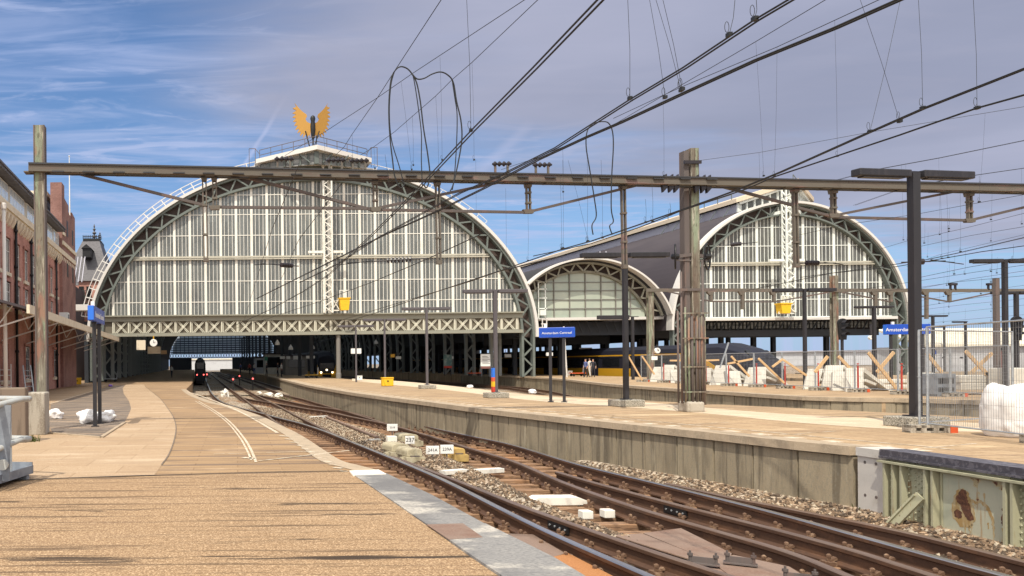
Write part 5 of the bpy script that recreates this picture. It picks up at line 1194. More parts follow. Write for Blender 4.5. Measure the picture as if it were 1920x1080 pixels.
for k, (dx, dy, z0, z1, r_) in enumerate(((-.28,-.05,.45,4.2,.028),(-.23,-.14,.45,3.2,.024),(-.33,.04,.45,3.1,.028),(-.15,-.17,.4,2.9,.03),(-.08,-.2,.35,2.95,.035),(.06,-.2,.35,3.0,.03),(.12,-.21,.35,2.9,.025),(.19,-.2,.35,2.95,.03),(.25,-.17,.4,4.5,.035),(.31,-.12,.4,3.0,.04),(.02,-.22,.4,2.8,.02))):
    o = MB(); o.tube([(xM+dx,dM+dy,ZB+z0-.2),(xM+dx,dM+dy,ZB+z1-.25)], r_, 7); o.build('conduit', ('mast' if k%2 else 'mast_dk'), tm, smooth=True)
for z in (.55, 1.25, 2.05, 2.75):
    o = MB(); o.bb(xM-.37, xM+.36, dM-.26, dM-.23, ZB+z, ZB+z+.035); o.build('clamp_bar', 'mast', tm)
o = MB(); zz = at(1290,545,dM).z
o.bb(xM-.55, xM+.60, dM-.17, dM-.14, zz-.02, zz+.05); o.build('cross_arm', 'mast_dk', tm)
for s, pc, rr_ in ((-1,1262,.34),(1,1322,.36)):
    c_ = at(pc, 482, dM); c_.y = dM-.1
    o = MB(); pts = [c_+V((rr_*(.42 if s<0 else .62)*math.cos(a), rr_*(.9 if s<0 else .75)*math.cos(a)*.8, rr_*math.sin(a))) for a in [2*math.pi*k/28 for k in range(29)]]
    o.tube(pts, .022, 6); 
    for k in range(0, 28, 5): o.tube([c_, pts[k]], .012, 5)
    o.lathe([(.02,-.1),(.08,-.08),(.08,.08),(.02,.1)], c_, 8, axis='X'); o.build('tension_wheel', 'black', tm)
    o = MB(); o.bar(c_, V((xM, dM-.1, c_.z+.05)), .07, .09); o.bar(c_+V((0,0,-.1)), V((xM, dM-.1, c_.z-.12)), .04); o.build('wheel_arm', 'mast_dk', tm)
for p in (1240, 1252, 1262, 1300, 1312, 1322):
    o = MB(); q = GP(p, 322+(p-57)*.0205); o.prism([V((q.x-.10,q.y-.2,q.z+.1)),V((q.x+.04,q.y-.2,q.z+.26)),V((q.x+.06,q.y-.2,q.z-.12)),V((q.x-.06,q.y-.2,q.z-.25))], (0,.1,0)); o.build('anchor_fitting', 'insul', tm)
o = MB(); o.bb(xM-.24, xM+.24, dM-.2, dM-.15, at(1283,310,dM).z, at(1283,304,dM).z); o.build('top_clamp', 'insul', tm)
# ------------------------------------------------------------------ overhead wires
ZCW, ZMW = 4.62, 6.8
def W(px_, py_, z): return hz(px_, py_, z)
def wire(label, pts, z, r=.006, drop=(), dbl=0, name='contact_wire', extend=True, group=None):
    P = [W(a, b, z if len(c) == 0 else c[0]) for a, b, *c in pts]
    if extend:
        t = P[0]-P[1]; P = [P[0]+t.normalized()*6] + P
    t0 = thing(name, label, 'overhead wire', P[-1], group)
    o = MB(); o.tube(P, r, 5, caps=False)
    if dbl: o.tube([p+V((dbl,0,.0)) for p in P], r, 5, caps=False)
    o.build('wire', 'wire', t0, smooth=True)
    for (x0, y0, x1, y1) in drop:
        lo = W(x1, y1, z) ; hi = at(x0, y0, lo.y)
        if hi.z < lo.z: lo, hi = hi, lo
        o = MB(); dz = hi.z-lo.z
        mid_ = (lo+hi)/2+V((.012,0,0)); o.tube([lo, mid_, hi], .0028, 4, caps=False)
        o.box(lo+V((0,0,.005)), (.035,.05,.035)); 
        lp = [lo+V((-.02+.02*math.cos(a), 0, .075+.05*math.sin(a))) for a in [2*math.pi*k/10-1.57 for k in range(11)]]; o.tube(lp, .003, 4, caps=False)
        o.build('dropper', 'wire', t0)
    return t0
wire('steep wire reaching the top edge left of the two looping jumpers', [(827,0),(740,133),(708,183),(660,252),(645,276),(630,290)], ZMW, .0065, [(660,252,661,300)], name='messenger_wire')
wire('wire running from the top edge through the jumper clamp to behind the golden wings', [(983,0),(773,138),(708,183),(640,227),(605,250),(567,272),(534,292)], 7.1, .006, [(825,107,829,300),(752,153,772,318),(606,250,610,300)], name='messenger_wire')
wire('wire running from the top edge to the insulator at the lantern right corner', [(1008,0),(885,117),(847,150),(817,180),(740,247),(700,276),(676,291)], 7.1, .006, [(885,117,889,300),(817,180,823,320),(773,216,775,310),(701,276,703,316)], name='messenger_wire')
wire('heavy double contact wire crossing the middle of the sky down to the big hall', [(1120,0),(1000,126),(883,245),(780,356),(700,436),(667,467),(615,515),(570,545),(507,580),(440,610)], ZCW, .010, [(875,0,883,245),(722,290,735,405)], dbl=.05)
wire('double contact wire crossing from the upper right to the left hall roof', [(1477,0),(1413,38),(1280,127),(1180,187),(1040,277),(940,327),(860,362),(790,400),(700,450),(632,495),(560,530)], ZCW, .009, [(1378,0,1367,66),(1418,0,1415,36),(1177,0,1181,185),(1243,0,1279,168)], dbl=.045)
wire('upper thin wire passing the jumper cables right of the sky gap', [(1547,0),(1417,78),(1280,158),(1157,230),(1100,257),(1003,297),(940,318)], 6.6, .0055, [(1417,78,1432,330),(1243,178,1245,330),(1055,278,1056,360)], name='messenger_wire')
wire('thin wire just above the thick pair in the upper right', [(1647,0),(1565,38),(1457,88),(1280,162),(1240,180),(1150,222)], 6.3, .0055, [(1457,88,1452,330),(1565,38,1570,293)], name='messenger_wire')
wire('thick twin feeder wire crossing the upper right above the gantry', [(1680,0),(1563,52),(1413,113),(1280,174),(1160,230),(1097,257),(1007,299),(907,352),(820,395),(720,440),(600,500),(480,560)], 4.9, .011, [(1218,0,1247,183),(1230,0,1277,170)], dbl=.05)
wire('double contact wire from the right edge above the lamp, dropping behind the middle mast', [(1920,128),(1730,203),(1630,247),(1463,322),(1380,356),(1320,378),(1200,420),(1107,452),(1053,467),(967,497),(880,528),(640,600)], ZCW, .009, [(1722,0,1730,203),(1688,0,1631,247),(1613,0,1687,228),(1050,328,1053,466),(892,300,893,523),(948,353,949,504),(990,400,990,489),(1055,300,1056,465),(1065,300,1103,452),(1101,300,1101,453),(1127,300,1130,446),(1210,373,1211,417),(1256,440-60,1257,403)], dbl=.04)
wire('single thick contact wire entering at the right edge just below the double one', [(1920,178),(1830,203),(1687,253),(1567,293),(1453,331),(1400,354),(1275,396),(1200,426),(1107,457),(1000,480)], 4.5, .012, [(1825,0,1832,203),(1222,338,1224,416)])
wire('thin wire anchored near the top of the middle mast', [(1920,200),(1630,248),(1423,286),(1303,302)], 6.9, .005, [(1847,213,1838,347),(1423,286,1424,350)], name='messenger_wire')
wire('thin wire rising right from behind the tall black lamp head', [(1920,263),(1760,296),(1640,318),(1540,345),(1460,372)], 6.7, .005, [(1760,296,1762,440),(1690,308,1694,450),(1698,306,1702,450)], dbl=.06, name='messenger_wire')
wire('thin wire at the right edge just over the black lamp arm', [(1920,315),(1830,328),(1700,350),(1600,385)], 6.7, .005, [(1915,316,1916,420)], dbl=.06, name='messenger_wire')
wire('wire running under the gantry rod at the right edge', [(1920,365),(1836,380),(1716,402),(1594,420),(1500,440)], 5.6, .006, [(1836,330,1836,379)])
wire('pair of wires crossing behind the black lamp at the level of the second gantry strut', [(1920,445),(1796,474),(1740,486),(1660,498),(1500,520)], 4.9, .007, [(1800,350,1801,472),(1724,400,1728,488)], dbl=.07)
wire('thick wire crossing behind the black lamp just under the hall roof height', [(1920,461),(1840,472),(1760,486),(1680,500),(1560,512),(1400,545)], ZCW, .012, [(1762,330,1766,485),(1774,330,1778,483)])
for lab, pts, z in (('lowest wire but two on the right, over the pale shed',[(1920,497),(1830,510),(1720,527),(1600,545)],ZCW),('wire on the right over the short-armed lamp',[(1920,517),(1800,528),(1730,538),(1560,556)],ZCW),
    ('wire on the right passing the far portal beam',[(1920,535),(1790,552),(1720,565),(1560,585)],ZMW*.8),('faint wire on the right above the shed lamps',[(1920,560),(1800,572),(1720,582),(1500,600)],ZCW),('second faint wire on the right above the shed lamps',[(1920,572),(1800,585),(1700,594)],ZCW),('faint wire on the right close above the shed roof',[(1920,590),(1790,601),(1740,606)],3.9),('high faint wire on the right under the gantry strut',[(1920,400),(1800,430),(1700,452),(1640,470)],6.4),('faint sloping wire on the right between the two lamps',[(1920,440),(1760,478),(1700,500)],6.7)):
    wire(lab, pts, z, .007, [(pts[0][0]-60, pts[0][1]-40, pts[0][0]-62, pts[0][1]+12), (pts[1][0]-20, pts[1][1]-42, pts[1][0]-21, pts[1][1]+4)])
for k, (y0_, y1_, z_) in enumerate(((484,520,4.4),(508,541,5.0),(547,575,4.2),(604,614,3.4),(425,462,6.0))):
    wire('faint parallel wire on the right sky strip, %s from the top' % ORD[[1,2,3,4,0][k]], [(1920,y0_),(1820,y0_+(y1_-y0_)*.45),(1725,y1_)], z_, .007, [(1900-30*k,y0_-26,1899-30*k,y0_+4),(1790-14*k,y0_-6,1789-14*k,y1_-6)])
wire('long wire sagging across the cream glazing to the girder of the big hall', [(1060,478),(930,510),(803,552),(700,588),(600,618)], ZCW, .02, (), extend=False)
wire('wire crossing the left half of the glazing to the girder', [(900,440),(800,486),(700,528),(600,565),(500,598),(420,622)], 4.75, .014, (), extend=False)
wire('thin wire slanting down over the left panes of the big hall', [(640,345),(560,450),(520,540),(490,600)], 5.2, .008, (), extend=False)
wire('second thin wire slanting down over the left panes of the big hall', [(560,310),(510,430),(470,560),(455,610)], 5.2, .008, (), extend=False)
# cross-span fittings in front of the glazing
def section_insul(label, p0, p1, z, n=3):
    a, b = hz(*p0, z), hz(*p1, z); t = thing('section_insulator', label, 'insulator', (a+b)/2)
    o = MB(); o.tube([a,b], .018, 6)
    for k in range(7): q = a+(b-a)*(.3+.07*k); o.tube([q-(b-a).normalized()*.02, q+(b-a).normalized()*.02], .075, 8)
    o.build('insulator_rod', 'insul', t); o = MB()
    for k in range(n): o.tube([b+V((0,0,.02*k)), b+(b-a)*(.5+.3*k)+V((0,0,-.05*k))], .012, 5)
    o.build('pull_wire', 'wire', t)
def sect_at(label, p0, p1, d, n=2):
    section_insul(label, p0, p1, (at(p0[0],p0[1],d).z+at(p1[0],p1[1],d).z)/2, n)
sect_at('dark ribbed insulator on the pull-off wire left of the big hall ladder mast', (560,499), (515,496), 26)
sect_at('dark ribbed insulators under the long strut in front of the big hall glazing', (800,484), (700,490), 21.8)
sect_at('dark ribbed insulator in front of the right-hand hall left panes', (1360,460), (1400,456), 30, 1)
sect_at('dark ribbed insulator in front of the right-hand hall centre', (1500,493), (1545,493), 24)
sect_at('large dark insulator right behind the black lamp post with three pull-off wires', (1690,492), (1745,490), 20, 3)
# looping jumper cables
def jumper(label, pts, d, r=.012):
    P = smooth_line([at(a, b, d) for a, b in pts], 5); o = MB(); o.tube(P, r, 6); tag(o.build('jumper_cable', 'wire', smooth=True), label, 'jumper cable')
jumper('leftmost looping jumper cable hanging from the wire clamp', [(773,139),(764,129),(752,125),(742,131),(733,150),(729,200),(731,255),(736,300),(740,330),(750,352),(758,346),(752,338)], 14.2)
jumper('jumper cable hanging straight left of the first loop', [(740,133),(733,160),(730,210),(734,262),(748,310),(756,340)], 14.3, .009)
jumper('jumper cable falling from the centre clamp', [(772,138),(781,155),(788,190),(794,240),(802,290),(806,330),(800,352),(794,345)], 14.2)
jumper('second jumper cable falling from the centre clamp beside the first', [(774,140),(778,160),(784,200),(790,250),(790,300),(792,350)], 14.3, .009)
jumper('right looping jumper cable arching up from the centre clamp', [(773,139),(782,148),(795,147),(810,139),(826,135),(840,141),(850,155),(856,190),(864,225),(866,260),(860,300),(850,345),(844,358)], 14.2)
jumper('jumper cable hanging inside the right loop', [(848,152),(853,185),(857,215),(856,270),(852,330),(848,356)], 14.3, .009)
jumper('left jumper cable over the blue sky gap', [(1128,228),(1112,232),(1101,246),(1099,275),(1106,320),(1114,370),(1118,405),(1110,422),(1112,440)], 17.6)
jumper('right jumper cable over the blue sky gap', [(1128,228),(1140,230),(1148,245),(1150,275),(1147,330),(1146,390),(1150,415),(1143,424),(1148,440)], 17.6)

# ------------------------------------------------------------------ second portal farther back
pt = thing('overhead_gantry', 'second slimmer gantry farther back crossing in front of the right-hand hall', 'gantry', at(1565, 700, 58))
dP = 58
for p, t0_, m_ in ((1220,543,'mast'),(1565,517,'mast')):
    a = at(p, 700, dP); zt_ = at(p, t0_, dP).z; o = MB(); o.bb(a.x-.19, a.x+.19, dP-.17, dP-.13, ZB, zt_); o.bb(a.x-.19, a.x+.19, dP+.13, dP+.17, ZB, zt_); o.bb(a.x-.03, a.x+.03, dP-.13, dP+.13, ZB, zt_); o.build('mast', m_, pt)
o = MB(); o.bar(at(1212,544,dP-.3), at(2000,545,dP-.3), .1, .24); o.build('beam', 'beam', pt)
for p, y1 in ((1333,565),(1392,580),(1451,566),(1641,574),(1670,566),(1737,598),(1780,566)):
    o = MB(); o.bar(at(p,545,dP-.3), at(p,y1,dP-.3), .18); o.prism([at(p-7,546,dP-.4),at(p+7,546,dP-.4),at(p+3,553,dP-.4),at(p-3,553,dP-.4)], (0,.2,0)); o.build('strut', 'beam', pt)
for a, b in (((1250,546),(1333,565)),((1333,565),(1451,566)),((1451,566),(1560,547)),((1570,546),(1670,566)),((1720,555),(1780,566)),((1780,566),(1868,548))):
    o = MB(); o.bar(at(*a,dP-.3), at(*b,dP-.3), .09); o.build('tie_rod', 'rod', pt)
for p in (1786, 1857):
    o = MB(); o.bar(at(p-4,544,dP-.3), at(p-4,533,dP-.3), .1); o.bar(at(p+5,544,dP-.3), at(p+5,533,dP-.3), .1); o.bar(at(p-6,533,dP-.3), at(p+7,533,dP-.3), .22, .16); o.build('insulator_frame', 'insul', pt)
# another mast row with a low cross beam
o = MB(); a = at(1885,660,34); o.bb(a.x-.17, a.x-.01, 34.2, 34.36, ZB, at(1885,520,34).z); tag(o.build('mast', 'mast_dk'), 'square mauve mast close behind the black lamp near the right edge', 'mast')

# ------------------------------------------------------------------ construction fences on platform C
fence_posts = [(1202,716,666),(1241,717.5,665),(1275,719,664.5),(1320,721,664),(1362,724,663),(1414,726,662),(1467,728.5,661),(1529,732,659),(1603,735.5,657),(1684,739.5,655),(1782,744,651),(1893,750,646)]
def fence_panel(label, a, b, h, zb, dx=.055, dz=.2, rw=.0022, rt=.019, group='mesh fence panels on the far platform', lean=0):
    t = thing('mesh_fence', label, 'fence', a, group)
    d = b-a; d.z = 0; L_ = d.length; u_ = d/L_; up = V((0,0,1))
    o = MB()
    p0, p1 = a+u_*.03+up*.08, b-u_*.03+up*.08
    o.tube([p0, p0+up*(h-.08)], rt, 7); o.tube([p1, p1+up*(h-.08)], rt, 7); o.tube([p0+up*.1, p1+up*.1], rt*.75, 6); o.tube([p0+up*(h-.08), p1+up*(h-.08)], rt*.75, 6); o.tube([p0+up*(h*.5), p0+up*(h*.5+.01)], rt*1.6, 6)
    o.build('frame', 'galv', t)
    o = MB(); n = int(L_/dx)
    for k in range(1, n): q = p0+u_*(L_-.06)*(k/n); o.bar(q+up*.1, q+up*(h-.08), rw*2)
    k = dz+.1
    while k < h-.1: o.bar(p0+up*k, p1+up*k, rw*2); k += dz
    o.build('mesh', 'mesh_w', t)
    return t
def foot(label, q, rz, group):
    o = MB(); c = q+V((0,0,.0)); mt = Matrix.Rotation(rz,3,'Z')
    for dx, w_ in ((-.30,.10),(-.11,.09),(.11,.09),(.30,.10)): o.box(c+mt@V((dx,0,.075)), (w_,.22,.15), rz=rz, mi=0)
    o.box(c+mt@V((0,0,.125)), (.7,.22,.05), rz=rz); o.box(c+mt@V((0,0,.02)), (.7,.2,.035), rz=rz)
    o.box(c+mt@V((.42,0,.07)), (.13,.23,.14), rz=rz, mi=1)
    tag(o.build('ballast_weight', ['old_conc','orange']), label, 'fence foot', group)
fp_ = [hz(a, b, ZB) for a, b, c_ in fence_posts]
for k in range(len(fp_)-1):
    a, b = fp_[k], fp_[k+1]; h = at(fence_posts[k][0], fence_posts[k][2], a.y).z-ZB
    fence_panel(f'steel mesh fence panel, {ORD[k]} from the left in the row on the far platform', a, b, h, ZB, dx=.11, dz=.25, rw=.003, rt=.024)
for k, a in enumerate(fp_):
    foot(f'fence foot block with orange end, {ORD[k]} from the left in the far fence row', a+V((.05,-.05,0)), R(4), 'foot blocks of the far fence row')
    if k in (1,3,4,5,6,7,8,9):
        o = MB(); o.tube([a+V((.1,-.05,.1)), a+V((.1,-.05,1.15))], .035, 7); o.tube([a+V((.1,-.05,1.2)), a+V((.1,-.05,1.25))], .045, 7); tag(o.build('marker_post', 'red'), f'red and grey marker post beside the {ORD[k]} far fence foot', 'marker post', 'red marker posts along the far fence')
# near fence on platform B
a = hz(1738, 811, ZB); b = hz(1935, 837, ZB); c_ = hz(1935, 800, ZB)
nf_h = at(1736, 613, a.y).z-ZB
d1 = (b-a).normalized(); b = a+d1*3.4; 
fence_panel('nearest steel mesh fence panel running toward the camera beside the big white bag', a, b, nf_h, ZB, dx=.06, dz=.22, rw=.0016, rt=.021, group=None)
a2 = a+V((-.05,.12,0)); b2 = V((17.6, 17.2, ZB)); fence_panel('mesh fence panel running back from the black lamp behind the big white bag', a2, b2, nf_h-.06, ZB, dx=.06, dz=.22, rw=.0016, rt=.021, group=None)
foot('grey concrete fence foot beside the lamp footing', a+V((-.02,0,-.0)), R(-6), None)
foot('grey concrete fence foot in front of the big white bag', V((14.25, 13.35, ZB)), R(-12), None)

# leaning precast slabs: an L-shaped element set on its edges like a tent
def slab(label, xl, yb, xt, yt, dep=1.0, wide=1.5, group='leaning concrete elements behind the fence'):
    q = hz(xl, yb, ZB); tpz = at(xt, yt, q.y).z; tpx = at(xt, yt, q.y).x; hgt = tpz-ZB; run = tpx-q.x
    th = .11; w_ = wide*1.15
    # cross section in the X-Z plane: left face from (0,0) up to the apex, right leg down again
    L1 = V((run,0,hgt)).normalized(); nL = V((L1.z,0,-L1.x))
    r_run = hgt*1.15
    poly = [V((0,0,0)), V((run,0,hgt)), V((run+w_,0,hgt)), V((run+w_+r_run,0,.02)), V((run+w_+r_run-.16,0,0)), V((run+w_-.08,0,hgt-th)), V((run+.02+th,0,hgt-th)), V((th+.03,0,0))]
    t = thing('concrete_element', label, 'concrete element', q, group)
    # big left face as a leaning slab seen broad side, and the right leg
    o = MB(); o.prism([q+V((0,0,0)), q+V((w_,0,0)), q+V((w_+run,.55,hgt)), q+V((run,.55,hgt))], V((.05,.14,-.05))); s_ = o.build('slab', 'precast', t)
    o = MB(); o.prism([q+V((run+w_,.5,hgt)), q+V((run+w_+r_run,.4,.0)), q+V((run+w_+r_run-.17,.4,0)), q+V((run+w_-.05,.5,hgt-.16))], V((0,.9,0)))
    o.prism([q+V((w_+.55*run+.05,.2,hgt*.52)), q+V((w_+.55*run+.50,.2,hgt*.34)), q+V((w_+.55*run+.46,.2,hgt*.24)), q+V((w_+.55*run,.2,hgt*.42))], V((0,.8,0))); o.build('leg', 'precast', t)
    return t
for k, (lab, a) in enumerate((('leftmost small leaning concrete element by the white fence sign',(1218,716,1235,688,1.0,.62)),('concrete element just left of the middle mast, tallest there',(1240,717,1255,684,1,.6)),('concrete element half hidden behind the middle mast cables',(1258,718,1266,693,1,.5)),
    ('concrete element just right of the middle mast',(1318,721,1328,690,1,.45)),('tall leaning concrete element with a steel bar right of the mast',(1330,722,1354,685,1,.75)),('lower concrete element with an orange mark on its face',(1362,724,1370,696,1,.75)),
    ('pair-left concrete element under the crossed timbers',(1394,724,1417,689,1,.5)),('pair-right concrete element under the crossed timbers',(1414,725.5,1428,688,1,.55)),('left low concrete element of the right group of four',(1506,730,1532,692,1,.62)),
    ('tallest concrete element of the right group of four',(1540,731,1566,685,1,.75)),('greyer concrete element carrying a blue sticker',(1560,732.5,1579,697,1,.6)),('large front concrete element of the right group with open dark side',(1586,734.5,1605,690,1,.68)))): slab(lab, *a)
q = hz(1366,724,ZB)
# timber braces
def timber(label, p0, p1, d0, d1=None, w_=.10):
    a, b = at(*p0, d0), at(*p1, d1 or d0); o = MB(); o.bar(a, b, w_, .05, up=(0,1,0)); tag(o.build('timber_brace', 'timber'), label, 'timber', 'timber braces of the formwork behind the fences')
for k, (p0, p1, d) in enumerate((((1178,668),(1204,713),50),((1204,668),(1227,702),50),((1256,676),(1292,676),44),((1320,676),(1348,675),43),((1371,668),(1405,706),39),((1364,682),(1411,673),39),((1422,672),(1470,718),38),((1448,688),(1468,673),37.5),((1469,675),(1512,704),37),((1552,668),(1528,698),36),((1572,668),(1604,702),36),((1628,661),(1683,731),34),((1676,660),(1644,698),34.5),((1737,662),(1766,698),32),((1810,658),(1872,724),31),((1860,662),(1822,698),31.5),((1846,700),(1880,712),31))):
    timber(f'pale timber brace, {ORD[k]} from the left along the fences', p0, p1, d, w_=.09 if d > 36 else .13)
# concrete blocks, grey crate and wall behind the right fence
for lab, xa, xb, ya, yb, d, m_ in (('long precast concrete beam lying on top behind the right fence',1800,1885,704,717,31,'precast'),('long precast concrete beam lying underneath behind the right fence',1802,1880,718,731,31,'precast'),('pale concrete block left of the grey crate',1734,1754,699,736,30.6,'precast'),('tall grey block at the right edge behind the fence',1892,1935,690,740,30,'precast'),('flat pale beam stack behind the black lamp post',1640,1708,712,718,37,'precast'),('lower pale beam behind the black lamp post',1650,1708,722,728,36.5,'precast')):
    a, b = at(xa,ya,d), at(xb,yb,d); o = MB(); o.bb(a.x, b.x, d, d+.8, max(ZB, b.z), a.z); tag(bevel(o.build('concrete_block', m_), .03), lab, 'concrete block')
a, b = at(1756,701,30), at(1792,738,30); t = thing('grey_crate', 'grey crate with dark slots behind the right fence', 'crate', V(((a.x+b.x)/2, 30.4, ZB)))
o = MB(); o.bb(a.x,b.x,30,30.8,ZB+.08,a.z); o.bb(a.x+.05,a.x+.15,30.0,30.8,ZB,ZB+.08); o.bb(b.x-.15,b.x-.05,30.0,30.8,ZB,ZB+.08); o.build('body','galv_d',t)
o = MB()
for z0, z1 in ((.10,.26),(.40,.62)):
    for k in range(10): x = a.x+.06+(b.x-a.x-.12)*k/10; o.bb(x, x+.045, 29.985, 30.01, ZB+.08+z0, ZB+.08+z1)
o.build('slots','black',t)
o = MB(); q = at(1369,642,39); o.bar(at(1350,690,38.5), at(1366,642,38.5), .05); tag(o.build('steel_bar','galv'), 'thin leaning steel bar sticking up over the concrete elements', 'steel bar')
o = MB(); a, b = at(1220,668,49), at(1231,675,49); o.bb(a.x,b.x,48.9,48.93,b.z,a.z); tag(o.build('warning_sign','white'), 'small white sign hung on the leftmost far fence panels', 'sign')

# ------------------------------------------------------------------ big white bag and small sacks
def blob(name, label, c, sx, sy, sz, m, cat, seed=0, boxy=.5, group=None, rough=.12, n=24, top=None, origin=None):
    bm = bmesh.new(); bmesh.ops.create_icosphere(bm, subdivisions=5 if name == 'bulk_bag' else 4, radius=1); vs = []
    for v_ in bm.verts:
        p = v_.co.copy(); e_ = 1-boxy*.62
        p = V((math.copysign(abs(p.x)**e_, p.x), math.copysign(abs(p.y)**e_, p.y), math.copysign(abs(p.z)**e_, p.z)))
        nz_ = noise.noise(p*1.4+V((seed*3.1,seed,0)))*rough*1.6+noise.noise(p*4+V((seed,seed*2.3,0)))*rough*.5+abs(noise.noise(p*2.6+V((0,seed,4))))*-rough*.8
        if name == 'bulk_bag': nz_ = nz_*.6 - .018*max(0, 1-7*abs(noise.noise(V((p.x*1.6,p.y*1.6+5,p.z*2.8))))) - .02*max(0, 1-5*abs(noise.noise(V((p.x*2.6+9,p.y*2.6,p.z*.7)))))
        p = p*(1+nz_)
        if top and p.z > 0: p.z *= 1+.28*(abs(math.sin(p.x*2.6+.4))-.6)*top
        z = max(-.82, p.z); vs.append(V((c.x+p.x*sx/2, c.y+p.y*sy/2, c.z+(z+.82)/1.82*sz)))
    fs = [tuple(v_.index for v_ in f.verts) for f in bm.faces]; bm.free()
    mb = MB(); mb.add(vs, fs); o = mb.build(name, m, smooth=True); return tag(o, label, cat, group)
q = hz(1893, 822, ZB); wB = 100*q.y/F; hB = (822-724)*q.y/F
blob('bulk_bag', 'big bulging white woven bulk bag behind the nearest mesh fence', V((q.x+.42,q.y+.3,ZB)), wB*1.0, .75, hB*1.02, 'bag', 'bulk bag', 3, .55, rough=.10, top=1)
for lab, px_, py_, w_, h_, s in (('white rubble sack left of the twin sign posts',165,794,38,25,1),('crumpled white sack lying behind the twin sign posts',190,792,50,20,2),('squared white sack right of the twin sign posts',205,789,24,20,4),('white sack beside the pale concrete block',100,786,38,18,5)):
    q = hz(px_, py_, 0); blob('white_sack', lab, V((q.x,q.y,0)), w_*q.y/F, .5, h_*q.y/F, 'bag', 'sack', s, .35, rough=.25)
for lab, px_, py_, w_, h_, s, z in (('small white sack far along the middle platform by the dark wall',881,728.5,11,7,6,ZB),('small white sack on the middle platform right of the stickered lamp',998,738.5,13,9,7,ZB)):
    q = hz(px_, py_, z); blob('white_sack', lab, V((q.x,q.y,z)), w_*q.y/F, .4, h_*q.y/F, 'bag', 'sack', s, .3, rough=.1)
for lab, px_, py_, w_, h_, s in (('pile of white rubble between the leftmost rails',422,746,14,15,8),('left white heap of rubble near the crossover',503,745,18,9,9),('right white heap of rubble beside green weeds',523,746,14,10,10),('little white lump at the start of the rubble heaps',486,739,9,5,12)):
    q = hz(px_, py_, ZG); blob('rubble_heap', lab, V((q.x,q.y,ZG)), w_*q.y/F, .7, h_*q.y/F, 'white_conc', 'rubble', s, .1, rough=.4)
q = hz(207,725,0); blob('litter', 'crumpled purple scrap on the grey paving near the hall', V((q.x,q.y,0)), .32, .3, .16, 'purple', 'litter', 3, .1, rough=.4)
wd = MB(); rw_ = random.Random(5)
for cx_, cy_, n_, z_, sp in ((528,750,60,ZG,.5),(1652,962,50,-.86,.16),(1640,955,30,-.86,.1),(62,828,40,0,.07)):
    c0 = hz(cx_, cy_, z_)
    for k in range(n_):
        p = c0+V((rw_.gauss(0,sp),rw_.gauss(0,sp),0)); h_ = rw_.uniform(.06,.20)*(1.6 if cy_<800 else .8); a = rw_.uniform(0,6.3); tip = p+V((math.cos(a)*h_*.5,math.sin(a)*h_*.5,h_)); s_ = V((-math.sin(a),math.cos(a),0))*.014
        wd.add([p-s_,p+s_,tip+s_*.4,tip-s_*.4], [(0,1,2,3)])
stuff(wd.build('weeds','weed'))

# ------------------------------------------------------------------ things between the tracks
zb_ = -.88
def plate_sign(label, txt, px_, py0, py1, wpx, yb, tsz=None, pad=0):
    q = hz(px_, yb, zb_); d = q.y; z0, z1 = at(px_, py1, d).z, at(px_, py0, d).z; x0, x1 = at(px_-wpx/2, py0, d).x, at(px_+wpx/2, py0, d).x
    t = thing('number_plate', label, 'number plate', q)
    o = MB(); o.bb(x0, x1, d-.012, d+.012, z0, z1); bevel(o.build('plate', 'white', t), .01)
    text(txt, tsz or (z1-z0)*.72, V(((x0+x1)/2, d-.014, (z0+z1)/2)), (R(90),0,0), 'black', t, ext=.002)
    o = MB(); o.bar(V(((x0+x1)/2,d+.02,q.z)), V(((x0+x1)/2,d+.02,z1-.02)), .035); o.build('post', 'mast_dk', t); return t
plate_sign('white number plate 231B standing highest behind the switch machines', '231B', 735.5, 795, 808, 20, 818, .085)
plate_sign('small white number plate 237 in front of the rounded switch cover', '237', 768.5, 817.5, 832.5, 17.5, 838)
plate_sign('white number plate 241A left of the ochre switch cover', '241A', 811, 836, 852, 25, 862, .115)
plate_sign('white number plate 239A touching the ochre switch cover', '239A', 838, 834, 851, 25, 861, .115)
def machine(label, px_, yb, wpx, hpx, m, dep=.7, sk=.12):
    q = hz(px_, yb, zb_); d = q.y; w_ = wpx*d/F; h_ = hpx*d/F; t = thing('switch_machine', label, 'switch machine', q)
    o = MB(); pr = [V((q.x+w_/2*x,d,q.z+.1+(h_-.1)*z)) for x, z in ((-1,0),(-1,.5),(-.97,.66),(-.89,.79),(-.77,.89),(-.6,.95),(-.3,.985),(0,1),(.3,.985),(.6,.95),(.77,.89),(.89,.79),(.97,.66),(1,.5),(1,0))]; o.prism(pr, (-sk,dep,0)); bevel(o.build('cover', m, t), .02)
    o = MB(); o.bb(q.x-w_*.62, q.x+w_*.62, d-.1, d+dep+.1, q.z-.08, q.z+.1); o.bb(q.x-w_*.8,q.x-w_*.62,d+.1,d+.3,q.z-.08,q.z+.06); o.bb(q.x+w_*.62,q.x+w_*.85,d+.1,d+.3,q.z-.08,q.z+.06); o.build('bed', 'ochre' if m=='ochre' else 'cabinet', t)
    o = MB(); o.bar(V((q.x-w_*.3,d-.02,q.z+.12)), V((q.x+w_*.3,d-.02,q.z+.12)), .03); o.build('latch', 'mast_dk', t)
machine('rounded beige switch machine in front, left of plate 241A', 778, 864, 29, 23, 'cabinet')
machine('rounded beige switch machine behind left with an open base', 752, 854, 34, 22, 'cabinet')
machine('rounded grey beige switch machine behind plate 237', 770, 832, 30, 18, 'cabinet')
machine('ochre yellow switch machine right of plate 239A', 861, 859, 24, 19, 'ochre')
